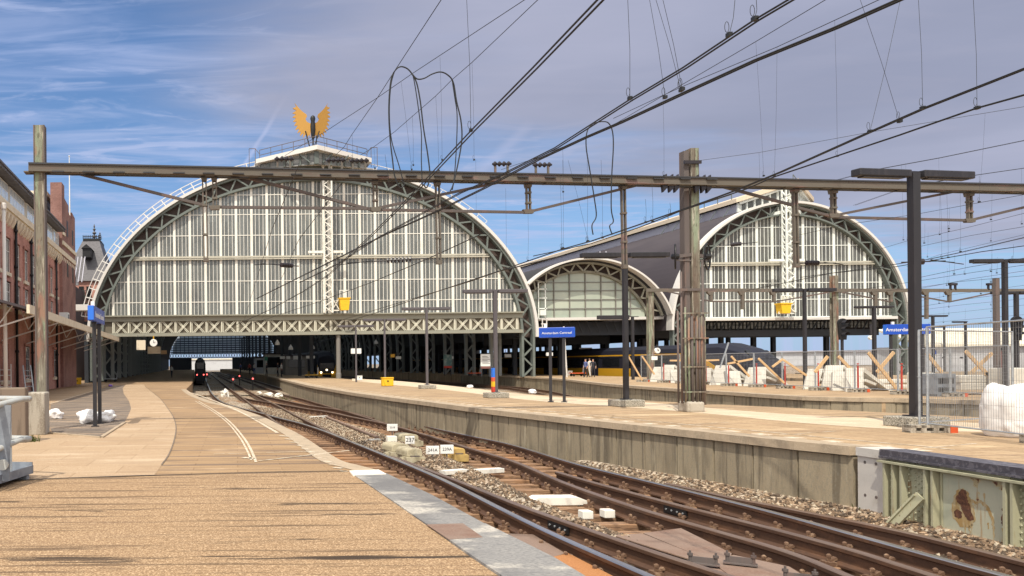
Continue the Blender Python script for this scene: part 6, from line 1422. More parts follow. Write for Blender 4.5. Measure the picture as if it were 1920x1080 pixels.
q = hz(736, 832, zb_); o = MB(); o.bb(q.x-.15,q.x+.15,q.y,q.y+.25,q.z-.05,at(736,818,q.y).z); tag(bevel(o.build('switch_box','white_conc'),.015), 'small rust streaked white box under plate 231B', 'switch box')
q = hz(1047, 946, -.93); d = q.y; f_ = d/F
o = MB(); o.prism([V((at(997,940,d).x,d,-.87)),V((at(1010,940,d).x,d,-.80)),V((at(1084,940,d).x,d,-.80)),V((at(1102,940,d).x,d,-.87)),V((at(1102,940,d).x,d,-.95)),V((at(997,940,d).x,d,-.95))], (0,.30,0)); tag(bevel(o.build('concrete_marker','white_conc'),.01), 'long white painted slab with chamfered ends lying between the tracks', 'concrete slab')
for lab, px_, py_, wpx, hpx, z in (('left small white block on the ballast near the long white slab',1103,967,20,11,-.9),('right small white block on the ballast near the long white slab',1144,965,20,11,-.9)):
    q = hz(px_,py_,z); w_ = wpx*q.y/F; h_ = hpx*q.y/F; o = MB(); o.bb(q.x-w_/2,q.x+w_/2,q.y,q.y+.18,q.z-.06,q.z+h_*.75); tag(bevel(o.build('white_block','white_conc'),.012), lab, 'white block')
for lab, xa, ya, xb, yb, m_ in (('white plank lying left between the tracks',829,886,873,883,'white_conc'),('white plank lying right between the tracks',893,884,940,881,'white_conc'),('short white plank beside the small rusty box',693,826,712,825.5,'white_conc'),('white plank at the end of the red rail',583,783,612,781,'white_conc')):
    a, b = hz(xa,ya,-.83), hz(xb,yb,-.83); o = MB(); o.bar(a, b, .2, .09); tag(o.build('plank', m_), lab, 'plank')
# rusty cover plates over the track at the bottom edge
def cover(label, pts, m, z, name='cover_plate'):
    o = MB(); o.prism([V((*hz(a,b,z).xy, z-.02)) for a,b in pts], (0,0,.02)); tag(bevel(o.build(name, m), .004), label, 'cover plate'); 
cover('red rusty cover plate nearest to the left rails between the tracks', [(1150,1003),(1204,1000),(1345,1056),(1330,1075),(1372,1120),(1420,1120),(1290,1052)][:3]+[(1440,1105),(1390,1110),(1300,1050)], 'rust_plate', -.80)
cover('red rusty cover plate farther right between the tracks', [(1206,999),(1277,990),(1372,1037),(1368,1045),(1330,1050)], 'rust_plate', -.80)
cover('red rusty cover plate at the bottom edge under the bolted brackets', [(1332,1052),(1375,1040),(1480,1062),(1590,1130),(1440,1130)], 'rust_plate', -.79)
cover('dull brown cover plate beside the grey platform edge plate', [(952,1000),(1000,1002),(1062,1038),(1030,1046),(1000,1030)], 'rust_plate', -.86)
cover('bright orange rust plate beside the grey platform edge plate', [(1030,1046),(1064,1036),(1150,1080),(1180,1110),(1090,1110)], 'orange_plate', -.86)
for lab, px_, py_ in (('left bolted steel bracket on the rusty cover plates',1318,1058),('right bolted steel bracket on the rusty cover plates',1388,1058),('bolted steel bracket cut by the bottom edge',1500,1090)):
    q = hz(px_, py_, -.775); t = thing('bolt_bracket', label:=lab, 'bracket', q)
    o = MB(); rz_ = R(-34); o.box(q+V((0,0,.008)), (.34,.12,.016), rz=rz_); o.box(q+V((0,.0,.05)), (.26,.02,.07), rz=rz_); o.build('bracket', 'mast_dk', t)
    for s in (-1,1):
        o = MB(); c_ = q+Matrix.Rotation(rz_,3,'Z')@V((s*.13,0,0)); o.lathe([(.03,0),(.03,.03),(.018,.03),(.018,.09),(.03,.09),(.03,.12),(.012,.12),(.012,.15)], c_, 8); o.build('bolt', 'rod', t)
# insulated joint plates on rails
for lab, ln, y_ in (('dark bolted joint plate on the rail beside the bottom left ballast',lA2,hz(1008,968,ZR).y),('dark bolted joint plate on the middle rail',lR3b,hz(1268,940,ZR).y)):
    x = X_at(ln, y_); x2 = X_at(ln, y_-.55); t = thing('rail_joint', lab, 'rail joint', V((x,y_,ZR-.1)))
    for s in (-1,1):
        o = MB(); o.bar(V((x2+s*.045,y_-.55,ZR-.12)), V((x+s*.045,y_,ZR-.12)), .03, .11); o.build('joint_plate', 'black', t)
        o = MB()
        for k in range(4): q = V((x2,y_-.55,ZR-.115))+V((x-x2,.55,0))*((k+.5)/4); o.lathe([(.018,-.0),(.018,.02)], q+V((s*.06-.01,0,0)), 6, axis='X')
        o.build('bolts', 'galv', t).name = 'bolt_row'

# ------------------------------------------------------------------ riveted girder bridge at the right
P0, P1 = hz(1655,845.5,ZB), hz(1920,882,ZB); P0.z = P1.z = 0
gu = (P1-P0).normalized(); gn = V((gu.y,-gu.x,0)); gn = gn if gn.x < 0 else -gn     # outward, toward the tracks
PJ = hz(1606,839,ZB); PJ.z = 0
def B(s, h, out=0): return P0+gu*s+gn*out+V((0,0,h))
gl = 7.5; z0g = -.98
gb_ = thing('girder_bridge', 'riveted pale green girder with rust patches carrying the platform over the right edge', 'bridge girder', B(0, z0g))
def gbox(mb, s0, s1, h0, h1, o0, o1): mb.prism([B(s0,h0,o0), B(s1,h0,o0), B(s1,h1,o0), B(s0,h1,o0)], gn*(o1-o0))
o = MB(); gbox(o, .08, gl, z0g, ZB-.12, -.12, -.0); o.build('web_plate', 'green_girder', gb_)
SS = lambda px_: max(0, (hz(px_, 930, -.3)-P0).length) if False else None
def s_of(px_):      # distance along the girder face at that pixel column
    lo, hi = -2.0, 7.0
    for _ in range(40):
        md = (lo+hi)/2; p = B(md, -.3); X_ = p.x; dd = p.y; pxx = CX+X_*F/dd
        if pxx < px_-2.5: lo = md
        else: hi = md
    return lo
o = MB(); gbox(o, s_of(1770), s_of(1893), -.86, .0, 0, .012); o.build('panel', 'green_panel', gb_)
o = MB(); gbox(o, s_of(1766), s_of(1897), .0, .10, 0, .02); gbox(o, s_of(1766), s_of(1769.5), -.95, .0, 0, .022); gbox(o, s_of(1893.5), s_of(1897), -.95, .0, 0, .022); gbox(o, .1, gl, z0g, -.90, 0, .06); o.build('panel_frame', 'green_girder', gb_)
for px_ in (1671, 1687, 1703, 1748, 1762, 1899, 1913, 1960, 2010):
    o = MB(); s = s_of(px_); gbox(o, s-.018, s+.018, z0g+.06, ZB-.14, 0, .11); gbox(o, s-.075, s+.0, z0g+.06, ZB-.16, 0, .018); o.build('stiffener', 'green_girder', gb_)
rv = MB()
def rivet(s, h, o0=.02, r_=.019):
    c_ = B(s, h, o0); n_ = 6; ring1 = []; t_ = gu
    v0 = [c_+t_*(r_*math.cos(a))+V((0,0,r_*math.sin(a))) for a in [2*math.pi*k/n_ for k in range(n_)]]
    v1 = [c_+gn*.013+t_*(r_*.6*math.cos(a))+V((0,0,r_*.6*math.sin(a))) for a in [2*math.pi*k/n_ for k in range(n_)]]
    rv.add(v0+v1, [(k,(k+1)%n_,n_+(k+1)%n_,n_+k) for k in range(n_)]+[tuple(range(n_,2*n_))])
for px_ in (1674.5, 1682, 1696, 1708, 1753, 1758.5, 1905, 1909, 1918):
    h = -.88
    while h < .02: rivet(s_of(px_), h+(.045 if px_ in (1682,1708,1758.5) else 0)); h += .092
for k, px_ in enumerate((1717, 1723, 1729, 1735, 1741)):
    h = -.86+(.05 if k%2 else 0)
    while h < .02: rivet(s_of(px_), h, .002); h += .1
for k in range(10): rivet(s_of(1770+k*13.2), .055, .02)
rv.build('rivets', 'green_girder', gb_)
o = MB(); gbox(o, -.0, gl, ZB-.10, ZB+.03, -.35, .05); gbox(o, .02, gl, ZB-.10, ZB-.07, .05, .08); o.build('edge_strip', 'plate_dark', gb_)
o = MB(); gbox(o, .05, gl, ZB-.165, ZB-.135, -.02, .13); 
o.build('top_flange', 'green_girder', gb_)
o = MB(); a, b = B(s_of(1745), -.36, .14), B(s_of(1706), -.93, .32); o.bar(a, b, .15, .035, up=gn); o.bar(a+gn*.02-gu*.06, b+gn*.02-gu*.06, .03, .07, up=gn); o.build('brace', 'green_girder', gb_)
o = MB(); gbox(o, 1.2, gl, z0g-.05, z0g+.02, 0, .5); o.build('bottom_flange', 'rust_plate', gb_)
pr = MB(); pa = PJ+(P0-PJ).normalized()*.02; pb = P0+gu*.1
pr.prism([V((pa.x,pa.y,ZG-.1)),V((pb.x,pb.y,ZG-.1)),V((pb.x+.4,pb.y,ZG-.1)),V((pa.x+.4,pa.y,ZG-.1))], (0,0,ZB-.13-ZG+.1)); 
pr.prism([V((pa.x-.03,pa.y,ZB-.125)),V((pb.x-.03,pb.y,ZB-.125)),V((pb.x+.5,pb.y,ZB-.125)),V((pa.x+.5,pa.y,ZB-.125))], (0,0,.135))
pt_ = thing('concrete_pier', 'pale new concrete pier panel between the wall slabs and the green girder', 'pier', V((pa.x,pa.y,ZG))); pr.build('panel', 'pier', pt_)
o = MB()
for s in (.25, .62):
    for z in (-.55, -.02): q = pa+(pb-pa)*s; o.lathe([(.026,-.001),(.026,.03)], V((q.x-.002,q.y,z)), 8, axis='X')
o.build('formwork_holes', 'mast_dk', pt_).name = 'formwork_hole'
# low steel step bands on the platform
# ------------------------------------------------------------------ boxes, signs, clocks, people, trains
def box_on(name, label, px_, yb, wpx, hpx, m, cat, z, dep=.4, legs=True):
    q = hz(px_, yb, z); w_ = wpx*q.y/F; h_ = hpx*q.y/F; t = thing(name, label, cat, q)
    o = MB(); o.bb(q.x-w_/2,q.x+w_/2,q.y,q.y+dep,z+.03,z+h_*.86); bevel(o.build('bin', m, t), .02)
    o = MB(); o.bb(q.x-w_/2-.02,q.x+w_/2+.02,q.y-.03,q.y+dep+.02,z+h_*.86,z+h_); bevel(o.build('lid', m, t), .02)
    o = MB(); o.bb(q.x-.05,q.x+.05,q.y-.012,q.y,z+h_*.5,z+h_*.66); o.build('latch', 'black', t)
    o = MB(); o.bb(q.x-w_/2+.02,q.x+w_/2-.02,q.y+.05,q.y+dep-.05,z,z+.03); o.build('foot', 'old_conc', t)
box_on('grit_box', 'yellow grit box standing alone on the sunlit middle platform', 727.5, 724.5, 21, 17, 'yellow', 'grit box', ZB)
box_on('grit_box', 'orange yellow grit box on the platform under the middle hall', 1141, 698, 11, 10, 'yellow', 'grit box', ZB, .5)
box_on('grit_box', 'yellow box against the brick wall on the left platform', 145, 721.5, 13, 13, 'yellow', 'grit box', 0)
box_on('cabinet', 'small white cabinet beside the thin lamp on the middle platform', 674, 713.5, 11, 9, 'white', 'cabinet', ZB)
box_on('cabinet', 'white cabinet at the foot of a thin post behind the middle station sign', 1069, 704, 9, 9, 'white', 'cabinet', ZB)
def clock(label, px_, py_, r_px, d, hang, m='white', col='black'):
    c_ = at(px_, py_, d); r_ = r_px*d/F; t = thing('platform_clock', label, 'clock', c_)
    o = MB(); o.lathe([(r_*.9,-.1),(r_,-.08),(r_,.08),(r_*.9,.1)], c_, 24, axis='Y'); o.build('case', 'white', t)
    o = MB(); o.bar(c_+V((0,-.115,0)), c_+V((r_*.45,-.115,r_*.25)), .05, .02); o.bar(c_+V((0,-.115,0)), c_+V((0,-.115,r_*.75)), .04, .02); o.build('hands', 'black', t).name = 'clock_hand'
    o = MB(); o.bar(c_+V((0,0,r_)), c_+V((0,0,r_+hang*d/F)), .1); o.build('bracket', 'yellow_t' if col=='yellow' else 'lamp', t)
clock('round white clock on a yellow bracket under the girder on the left', 288, 643, 7, 76, 6, col='yellow')
clock('round white clock beside the tan mast under the middle hall', 1232, 657.5, 5.2, 62, 6)
clock('small white clock hanging in front of the right-hand hall opening', 1632.5, 633, 4, 60, 22)
def hang_sign(label, x0, x1, y0, y1, d, m, thick=.15, rz=0):
    a, b = at(x0,y0,d), at(x1,y1,d); c_ = (a+b)/2; t = thing('hanging_sign', label, 'sign', c_)
    o = MB(); o.box(c_, (abs(b.x-a.x), thick, abs(a.z-b.z)), rz=rz); o.build('panel', m, t)
    o = MB()
    for s in (-.35,.35): o.bar(c_+V((abs(b.x-a.x)*s,0,abs(a.z-b.z)/2)), c_+V((abs(b.x-a.x)*s,0,abs(a.z-b.z)/2+.5)), .04)
    o.build('hanger', 'navy', t)
hang_sign('square beige sign panel hanging in the dark left of the clock', 256, 273, 638, 656, 78, 'stone_trim')
hang_sign('beige sign panel hanging right of the clock in the dark hall', 277, 301, 650, 663, 84, 'stone_trim')
hang_sign('small orange sign hanging in the dark hall', 302, 313, 657, 664, 92, 'timber')
hang_sign('bright white twin destination sign on the thin lamp post', 658, 677, 653.5, 663, 66, 'white')
hang_sign('small yellow sign in the dark hall right of the bright twin sign', 732, 740, 664, 670, 86, 'yellow_t')
hang_sign('tiny white sign under the far girder by the yellow train', 574, 590, 667, 672, 96, 'white')
hang_sign('grey white departure sign among the far columns', 550, 566, 667, 674, 100, 'white')
hang_sign('white sign left of the big columns under the middle hall', 1024, 1036, 661, 667, 80, 'white')
hang_sign('long pale sign in the hall left of the truss leg', 946, 958, 664, 670, 88, 'white')
def poster(label, x0, x1, y0, y1, yb, d, m, foot_m=None, lines=False):
    a, b = at(x0,y0,d), at(x1,y1,d); t = thing('poster_board', label, 'poster board', V(((a.x+b.x)/2, d, ZB)))
    o = MB(); o.bb(a.x,b.x,d-.06,d+.06,b.z,a.z); o.build('panel', m, t)
    if foot_m: o = MB(); o.bb(a.x,b.x,d-.07,d+.07,b.z-.0,b.z+(a.z-b.z)*.16); o.build('band', foot_m, t)
    if lines:
        o = MB()
        for k in range(6): z = a.z-(a.z-b.z)*(.16+.1*k); o.bb(a.x+.15,a.x+.15+(b.x-a.x)*(.55+.12*((k*7)%3)),d-.066,d-.058,z-.025,z+.025)
        o.build('text_line', 'mast_dk', t)
    o = MB()
    for x in (a.x+.1,b.x-.1): o.bar((x,d,ZB),(x,d,b.z), .08)
    o.build('leg', 'navy', t)
poster('white poster board with dark text lines and a red band before the truss legs', 901, 919, 664, 691, 705, 80.5, 'white', 'brown_door', True)
poster('dark teal poster board farther left in the hall', 832, 847, 665, 690, 703, 90, 'teal', 'red')
poster('large pale notice board behind the people under the middle hall', 1086, 1110, 652, 669, 700, 92, 'shed_wall')
# small red track signals
for lab, px_, py_, d in (('red track signal lamp beside the dark locomotive',388,702,92),('red track signal lamp left of the pair near the platform wall',437,711,80),('red track signal lamp just under the far platform edge',449,705,98),('red track signal lamp farthest right against the platform wall',474,710,82)):
    c_ = at(px_, py_, d); t = thing('track_signal', lab, 'signal', V((c_.x,d,ZG)))
    o = MB(); o.bb(c_.x-.14,c_.x+.14,d,d+.25,c_.z-.22,c_.z+.22); o.bb(c_.x-.05,c_.x+.05,d+.05,d+.15,ZG,c_.z-.2); o.build('housing','black',t)
    o = MB(); o.lathe([(.085,-.03),(.085,.0)], V((c_.x,d,c_.z)), 12, axis='Y'); o.build('lamp_lens','redlight',t)
# trains
def profile(x0, x1, z0, z1): 
    w_ = (x1-x0)/2; c_ = (x0+x1)/2
    return [(c_-w_*.92,z0),(c_-w_,z0+.6),(c_-w_*.98,z0+2.2),(c_-w_*.8,z1-.35),(c_-w_*.45,z1-.05),(c_,z1),(c_+w_*.45,z1-.05),(c_+w_*.8,z1-.35),(c_+w_*.98,z0+2.2),(c_+w_,z0+.6),(c_+w_*.92,z0)]
def loft(mb, secs, mi=0):
    n = len(secs[0][0]); o = len(mb.v)
    for pts, y in secs: mb.v += [V((a,y,b)) for a, b in pts]
    for i in range(len(secs)-1):
        for j in range(n): mb.f.append((o+i*n+j,o+i*n+(j+1)%n,o+(i+1)*n+(j+1)%n,o+(i+1)*n+j)); mb.mi.append(mi)
    mb.f.append(tuple(o+j for j in range(n))[::-1]); mb.f.append(tuple(o+(len(secs)-1)*n+j for j in range(n))); mb.mi += [mi,mi]
def scaled(pts, sx, zt, z0): 
    cx_ = sum(p[0] for p in pts)/len(pts); return [(cx_+(a-cx_)*sx, z0+(b-z0)*zt) for a, b in pts]
# dark locomotive at the left platform
tl = thing('locomotive', 'dark locomotive end standing in the shade beside the left platform', 'train', V((.55, 103, ZR)))
x0, x1 = at(365,690,104).x, at(386,690,104).x; zt_ = at(375,671,104).z; pr_ = profile(x0+.0, x1, ZR+.35, zt_)
o = MB(); loft(o, [(scaled(pr_,.86,.88,ZR+.35),103.4),(scaled(pr_,.97,.97,ZR+.35),104.2),(pr_,105.5),(pr_,160)]); o.build('body', 'navy', tl, smooth=False)
o = MB(); o.bb(x0+.25,x1-.25,103.32,103.5,ZR+1.9,ZR+2.7); o.build('cab_window', 'glass_t', tl)
for s in (x0+.3, x1-.3): o = MB(); o.lathe([(.09,-.05),(.09,.02)], V((s,103.4,ZR+1.15)), 10, axis='Y'); o.build('tail_lamp', 'redlight', tl)
o = MB(); o.bb(x0+.2,x1-.2,103.9,160,ZR+.0,ZR+.36); o.build('underframe', 'black', tl)
# yellow fronted train in the hall
ty = thing('train', 'yellow and dark blue train front with three headlights in the big hall', 'train', V((at(611,700,112).x, 112, ZR)))
x0, x1 = at(592,690,112).x, at(631,690,112).x; zt_ = at(611,657,112).z; pr_ = profile(x0, x1, ZR+.3, zt_)
o = MB(); loft(o, [(scaled(pr_,.93,.80,ZR+.3),111.6),(scaled(pr_,.98,.94,ZR+.3),112.4),(pr_,114),(pr_,190)]); o.build('body', 'navy_t', ty)
o = MB(); w_ = x1-x0
for s in (-1,1):
    c_ = (x0+x1)/2; o.prism([V((c_+s*w_*.47,111.55,ZR+.4)),V((c_+s*w_*.45,111.55,ZR+2.3)),V((c_+s*w_*.36,111.55,ZR+1.5)),V((c_+s*w_*.22,111.55,ZR+1.05)),V((c_+s*w_*.2,111.55,ZR+.4))], (0,.12,0))
    o.bb(c_+s*w_*.5, c_+s*(w_*.5+.02), 112.6, 188, ZR+.5, ZR+1.3)
o.bb(c_-w_*.22,c_+w_*.22,111.5,111.65,ZR+.9,ZR+1.1); o.build('yellow_panel', 'yellow_t', ty)
o = MB(); o.bb(c_-w_*.33,c_+w_*.33,111.45,111.62,ZR+1.6,ZR+2.5); o.build('windscreen','glass_t',ty)
for dx, dz in ((-.27,1.2),(.27,1.2),(0,1.55)): o = MB(); o.lathe([(.12,-.04),(.12,.03)], V((c_+dx*w_,111.48,ZR+dz)), 10, axis='Y'); o.build('headlight','headlight',ty)
# long blue and yellow train beyond the fences
tb = thing('train', 'long dark blue train with yellow stripe and sloping nose behind the construction fences', 'train', V((43, 58, ZR)))
x0, x1, zt_ = 41.6, 44.5, at(1440,641,62).z; pr_ = profile(x0, x1, ZR+.3, zt_)
o = MB(); loft(o, [(scaled(pr_,.72,.42,ZR+.3),57.2),(scaled(pr_,.9,.66,ZR+.3),57.9),(scaled(pr_,.96,.86,ZR+.3),59.2),(pr_,61.5),(pr_,150)]); o.build('body','navy_t',tb)
o = MB(); hh = zt_-ZR-.3
def side(y0, y1, h0, h1, out=.03): o.bb(x0-out-.0, x0-out+.05, y0, y1, ZR+.3+h0, ZR+.3+h1)
side(65.5, 150, 2.55, 2.68); o.prism([V((x0-.04,63,ZR+.4)),V((x0-.04,64.6,ZR+.4)),V((x0-.04,66.4,ZR+2.98)),V((x0-.04,65.4,ZR+2.98))], (.05,0,0)); o.prism([V((x0-.04,58.6,ZR+.6)),V((x0-.04,60.5,ZR+.6)),V((x0-.04,64.4,ZR+2.5)),V((x0-.04,63.4,ZR+2.7))], (.05,0,0))
for ya, yb in ((74,80),(81.5,91),(93,102),(104,125)): side(ya, yb, .55, 1.35)
o.build('yellow_stripe','yellow_t',tb)
o = MB()
for k in range(20): side(68+k*4, 71.2+k*4, 1.55, 2.3, .02)
o.build('window_band','glass_t',tb)
o = MB(); o.bb(x0+.2,x1-.2,58,150,ZR,ZR+.32); o.build('underframe','black',tb)
o = MB(); o.prism([V((x0+.5,57.75,ZR+2.2)),V((x1-.5,57.75,ZR+2.2)),V((x1-.6,59.0,ZR+3.05)),V((x0+.6,59.0,ZR+3.05))], (0,-.08,.05)); o.build('windscreen','glass_t',tb)
tb.location.y += 2.4
# people
def person(label, px_, yb, d, shirt, pants, z=None, hgt=1.72, walk=.12, rz=0, bag=False):
    q = at(px_, yb, d); z = ZB if z is None else z; c_ = V((q.x, d, z)); k = hgt/1.75
    bm = bmesh.new(); J = {}
    pts = dict(pel=(0,0,.95,.135,.10), spi=(0,0,1.12,.13,.095), che=(0,.0,1.33,.155,.105), nek=(0,0,1.47,.055,.055), jaw=(0,-.02,1.56,.065,.075), hed=(0,0,1.64,.082,.098), top=(0,.01,1.725,.06,.07),
        lh=(-.095,0,.88,.092,.092), lk=(-.10,-walk*.7,.49,.062,.062), la=(-.10,-walk*.2,.09,.042,.042), lt=(-.11,-walk*.2-.15,.04,.035,.03), rh=(.095,0,.88,.092,.092), rk=(.10,walk*.35,.49,.062,.062), ra=(.10,walk*1.1,.09,.042,.042), rt=(.11,walk*1.1-.15,.04,.035,.03),
        ls=(-.19,0,1.40,.06,.06), le=(-.235,.03,1.12,.043,.043), lw=(-.235,-.06,.89,.03,.03), lf=(-.235,-.09,.79,.03,.02), rs=(.19,0,1.40,.06,.06), re=(.235,.04,1.12,.043,.043), rw=(.235,-.03,.89,.03,.03), rf=(.235,-.06,.79,.03,.02))
    mt = Matrix.Rotation(rz,3,'Z'); names = list(pts); vs = [mt@V(pts[n][:3])*k for n in names]
    ed = [('pel','spi'),('spi','che'),('che','nek'),('nek','jaw'),('jaw','hed'),('hed','top'),('pel','lh'),('lh','lk'),('lk','la'),('la','lt'),('pel','rh'),('rh','rk'),('rk','ra'),('ra','rt'),('che','ls'),('ls','le'),('le','lw'),('lw','lf'),('che','rs'),('rs','re'),('re','rw'),('rw','rf')]
    me = bpy.data.meshes.new('person'); me.from_pydata(vs, [(names.index(a), names.index(b)) for a, b in ed], [])
    o = bpy.data.objects.new('person', me); COL.objects.link(o); sk = o.modifiers.new('skin','SKIN'); ss = o.modifiers.new('sub','SUBSURF'); ss.levels = ss.render_levels = 1
    for i, n in enumerate(names): me.skin_vertices[0].data[i].radius = (pts[n][3]*k, pts[n][4]*k); me.skin_vertices[0].data[i].use_root = (n == 'pel')
    dg = bpy.context.evaluated_depsgraph_get(); me2 = bpy.data.meshes.new_from_object(o.evaluated_get(dg)); bpy.data.objects.remove(o)
    for m_ in (shirt, pants, 'skin', 'hair', 'black'): me2.materials.append(M[m_])
    inv = mt.inverted()
    for f in me2.polygons:
        p = inv@f.center; h_ = p.z/k
        f.material_index = 4 if h_ < .09 else 1 if h_ < .98 and abs(p.x) < .19*k else 3 if (h_ > 1.66 or (h_ > 1.55 and p.y > .03)) else 2 if h_ > 1.46 or (abs(p.x) > .2*k and h_ < 1.05) else 0
        f.use_smooth = True
    o = bpy.data.objects.new('person', me2); COL.objects.link(o); o.location = c_; ORG[o.name] = c_
    return tag(o, label, 'person')
for a in (('person in pale shirt and dark trousers walking on the far part of the middle platform',528,705,92,'person_w','person_d'),('person in dark clothes beside the pale shirted walker on the middle platform',521,705,94,'person_d','person_d'),
    ('person in white top standing among the group far down the middle platform',477,700,118,'person_w','person_b'),('person in red top far down the middle platform',468,700,122,'person_r','person_d'),('person in blue top at the far end of the group on the middle platform',451,699,128,'person_b','person_d'),('person in dark coat near the green sign on the middle platform',500,703,100,'person_d','person_d'),
    ('person in lilac shirt standing under the middle hall',1098,694,72,'person_b','person_d'),('person in pale top seated low among luggage under the middle hall',1106,694,74,'person_w','person_w'),('person in dark clothes with white collar under the middle hall',1112,694,73,'person_d','person_d'),
    ('person in pale shirt deep in the left platform shade',322,705,108,'person_w','person_d')):
    person(*a, z=(0 if a[1] < 400 else None), rz=rnd.uniform(0,6.3), hgt=rnd.uniform(1.62,1.82))
# luggage carts
def cart(label, px_, yb, d, m, z):
    q = at(px_, yb, d); c_ = V((q.x,d,z)); t = thing('platform_cart', label, 'cart', c_)
    o = MB(); o.bb(c_.x-.7,c_.x+.7,d-.35,d+.35,z+.28,z+.36); o.build('deck',m,t); o = MB(); o.bar(c_+V((.66,0,.3)), c_+V((.72,0,1.1)), .05); o.bar(c_+V((.66,.3,.3)), c_+V((.72,.3,1.1)), .05); o.bar(c_+V((.72,0,1.1)), c_+V((.72,.3,1.1)), .05); o.build('handle','galv',t)
    for sx in (-.5,.5):
        for sy in (-.28,.28): o = MB(); o.lathe([(.13,-.03),(.14,0),(.13,.03)], c_+V((sx,sy,.14)), 10, axis='Y'); o.build('wheel','black',t)
cart('low luggage cart in the shade on the left platform', 345-140+2, 712, 84, 'galv', 0)
cart('yellow decked cart parked on the middle platform before the yellow train', 584, 708, 84, 'yellow_t', ZB)
cart('orange decked cart before the lattice legs in the hall', 890, 703, 86, 'orange', ZB)
cart('orange brown cart under the middle hall beside the people', 1083, 697, 78, 'orange', ZB)
# pale shed on the right with cream roof
sh = thing('platform_shed', 'long pale shed with cream roof and a brown door behind the right fences', 'shed', V((at(1810,700,96).x, 96, ZG)))
d = 97; A = lambda p, q: at(p, q, d)
o = MB(); o.bb(A(1728,0).x, A(2080,0).x, d, d+7, ZB-.2, A(1800,649).z); o.build('wall','shed_wall',sh)
o = MB(); a, b = A(1722,650), A(2090,650); o.add([V((a.x,d-.5,A(1800,650).z)),V((b.x,d-.5,A(1800,650).z)),V((b.x,d+6,A(1800,616).z)),V((a.x,d+6,A(1800,616).z)),V((a.x,d-.5,A(1800,646).z)),V((b.x,d-.5,A(1800,646).z)),V((b.x,d+6,A(1800,612).z)),V((a.x,d+6,A(1800,612).z))],[(0,1,2,3),(7,6,5,4),(0,4,5,1),(1,5,6,2),(2,6,7,3),(3,7,4,0)]); o.build('roof','cream_roof',sh)
o = MB(); o.bb(A(1862,0).x,A(1874,0).x,d-.05,d,ZB-.2,A(1868,657).z); o.build('door','brown_door',sh)
o = MB(); o.bb(A(1864,0).x,A(1872,0).x,d-.04,d-.0,A(1868,660).z,A(1868,652).z); o.build('window','glass_t',sh)
for p in (1760,1793,1840): o = MB(); o.bb(A(p,0).x,A(p+6,0).x,d-.03,d,A(p,672).z,A(p,669).z); o.build('vent','black',sh)
o = MB(); o.bb(A(1740,0).x,A(1748,0).x,d-.05,d,A(1744,664).z,A(1744,657).z); o.build('sign_plate','blue',sh)
o = MB(); o.bb(A(1897,0).x,A(1990,0).x,d-7,d-2,ZB-.2,A(1950,647).z); tag(o.build('brick_hut','brown_door'), 'dark red hut at the right edge beyond the pale shed', 'hut')
# black signal heads
def signal(label, px_, ytop, ybot, d, wpx, zb0):
    c_ = at(px_, (ytop+ybot)/2, d); w_ = wpx*d/F/2; h_ = (ybot-ytop)*d/F; t = thing('rail_signal', label, 'signal', V((c_.x,d,zb0)))
    o = MB(); pts = []
    for k in range(13): a = math.pi*k/12; pts.append(V((c_.x+w_*math.cos(a), d, c_.z+h_/2-w_+w_*math.sin(a))))
    pts += [V((c_.x-w_*.7,d,c_.z-h_/2)), V((c_.x+w_*.7,d,c_.z-h_/2))]
    o.prism(pts, (0,.12,0)); o.build('backboard','black',t)
    for k in range(3):
        z = c_.z+h_*.28-k*h_*.27; o = MB(); o.lathe([(w_*.42,0),(w_*.42,.02)], V((c_.x,d-.02,z)), 12, axis='Y'); o.build('lens','glass_t',t)
        o = MB(); o.add([V((c_.x+w_*.5*math.cos(a), d-y_, z+w_*.5*math.sin(a))) for y_ in (0,.35) for a in [math.pi*j/6 for j in range(7)]], [(j,j+1,8+j,7+j) for j in range(6)]); o.build('hood','lamp',t)
    o = MB(); o.bar((c_.x,d+.1,zb0),(c_.x,d+.1,c_.z-h_/2+.2), .12); o.build('post','lamp',t)
signal('black three-lens signal head on a post in front of the right-hand hall', 1581, 597, 637, 52, 18, ZB)
signal('black round-topped signal at the right edge above the fence', 1909, 593, 638, 33, 20, ZB)
# thin white post with the cabinet, and far backdrop seen through the hall
o = MB(); a = at(1063,702,74); o.tube([V((a.x,74,ZB)), V((a.x-.25,74,at(1060,612,74).z))], .07, 8); tag(o.build('white_post','fascia'), 'thin white post rising behind the middle station sign', 'post')
bd = thing('far_building', 'pale sunlit building seen through the far end of the dark hall', 'building', V((8, 400, 0)))
o = MB(); o.bb(-3, 21, 400, 410, -1, 4.4); o.build('wall','shed_wall',bd); o = MB(); o.bb(-3.5,21.5,399.5,410.5,4.4,5.0); o.build('roof','cream_roof',bd)
bg_ = thing('far_building', 'low hazy warehouse on the horizon behind the right fences', 'building', V((150, 330, 0)))
o = MB(); o.bb(90, 330, 330, 360, -1, 4.6); o.build('wall','shed_wall',bg_); o = MB(); o.bb(88,332,329,361,4.6,5.2); o.build('roof','roof_band',bg_)
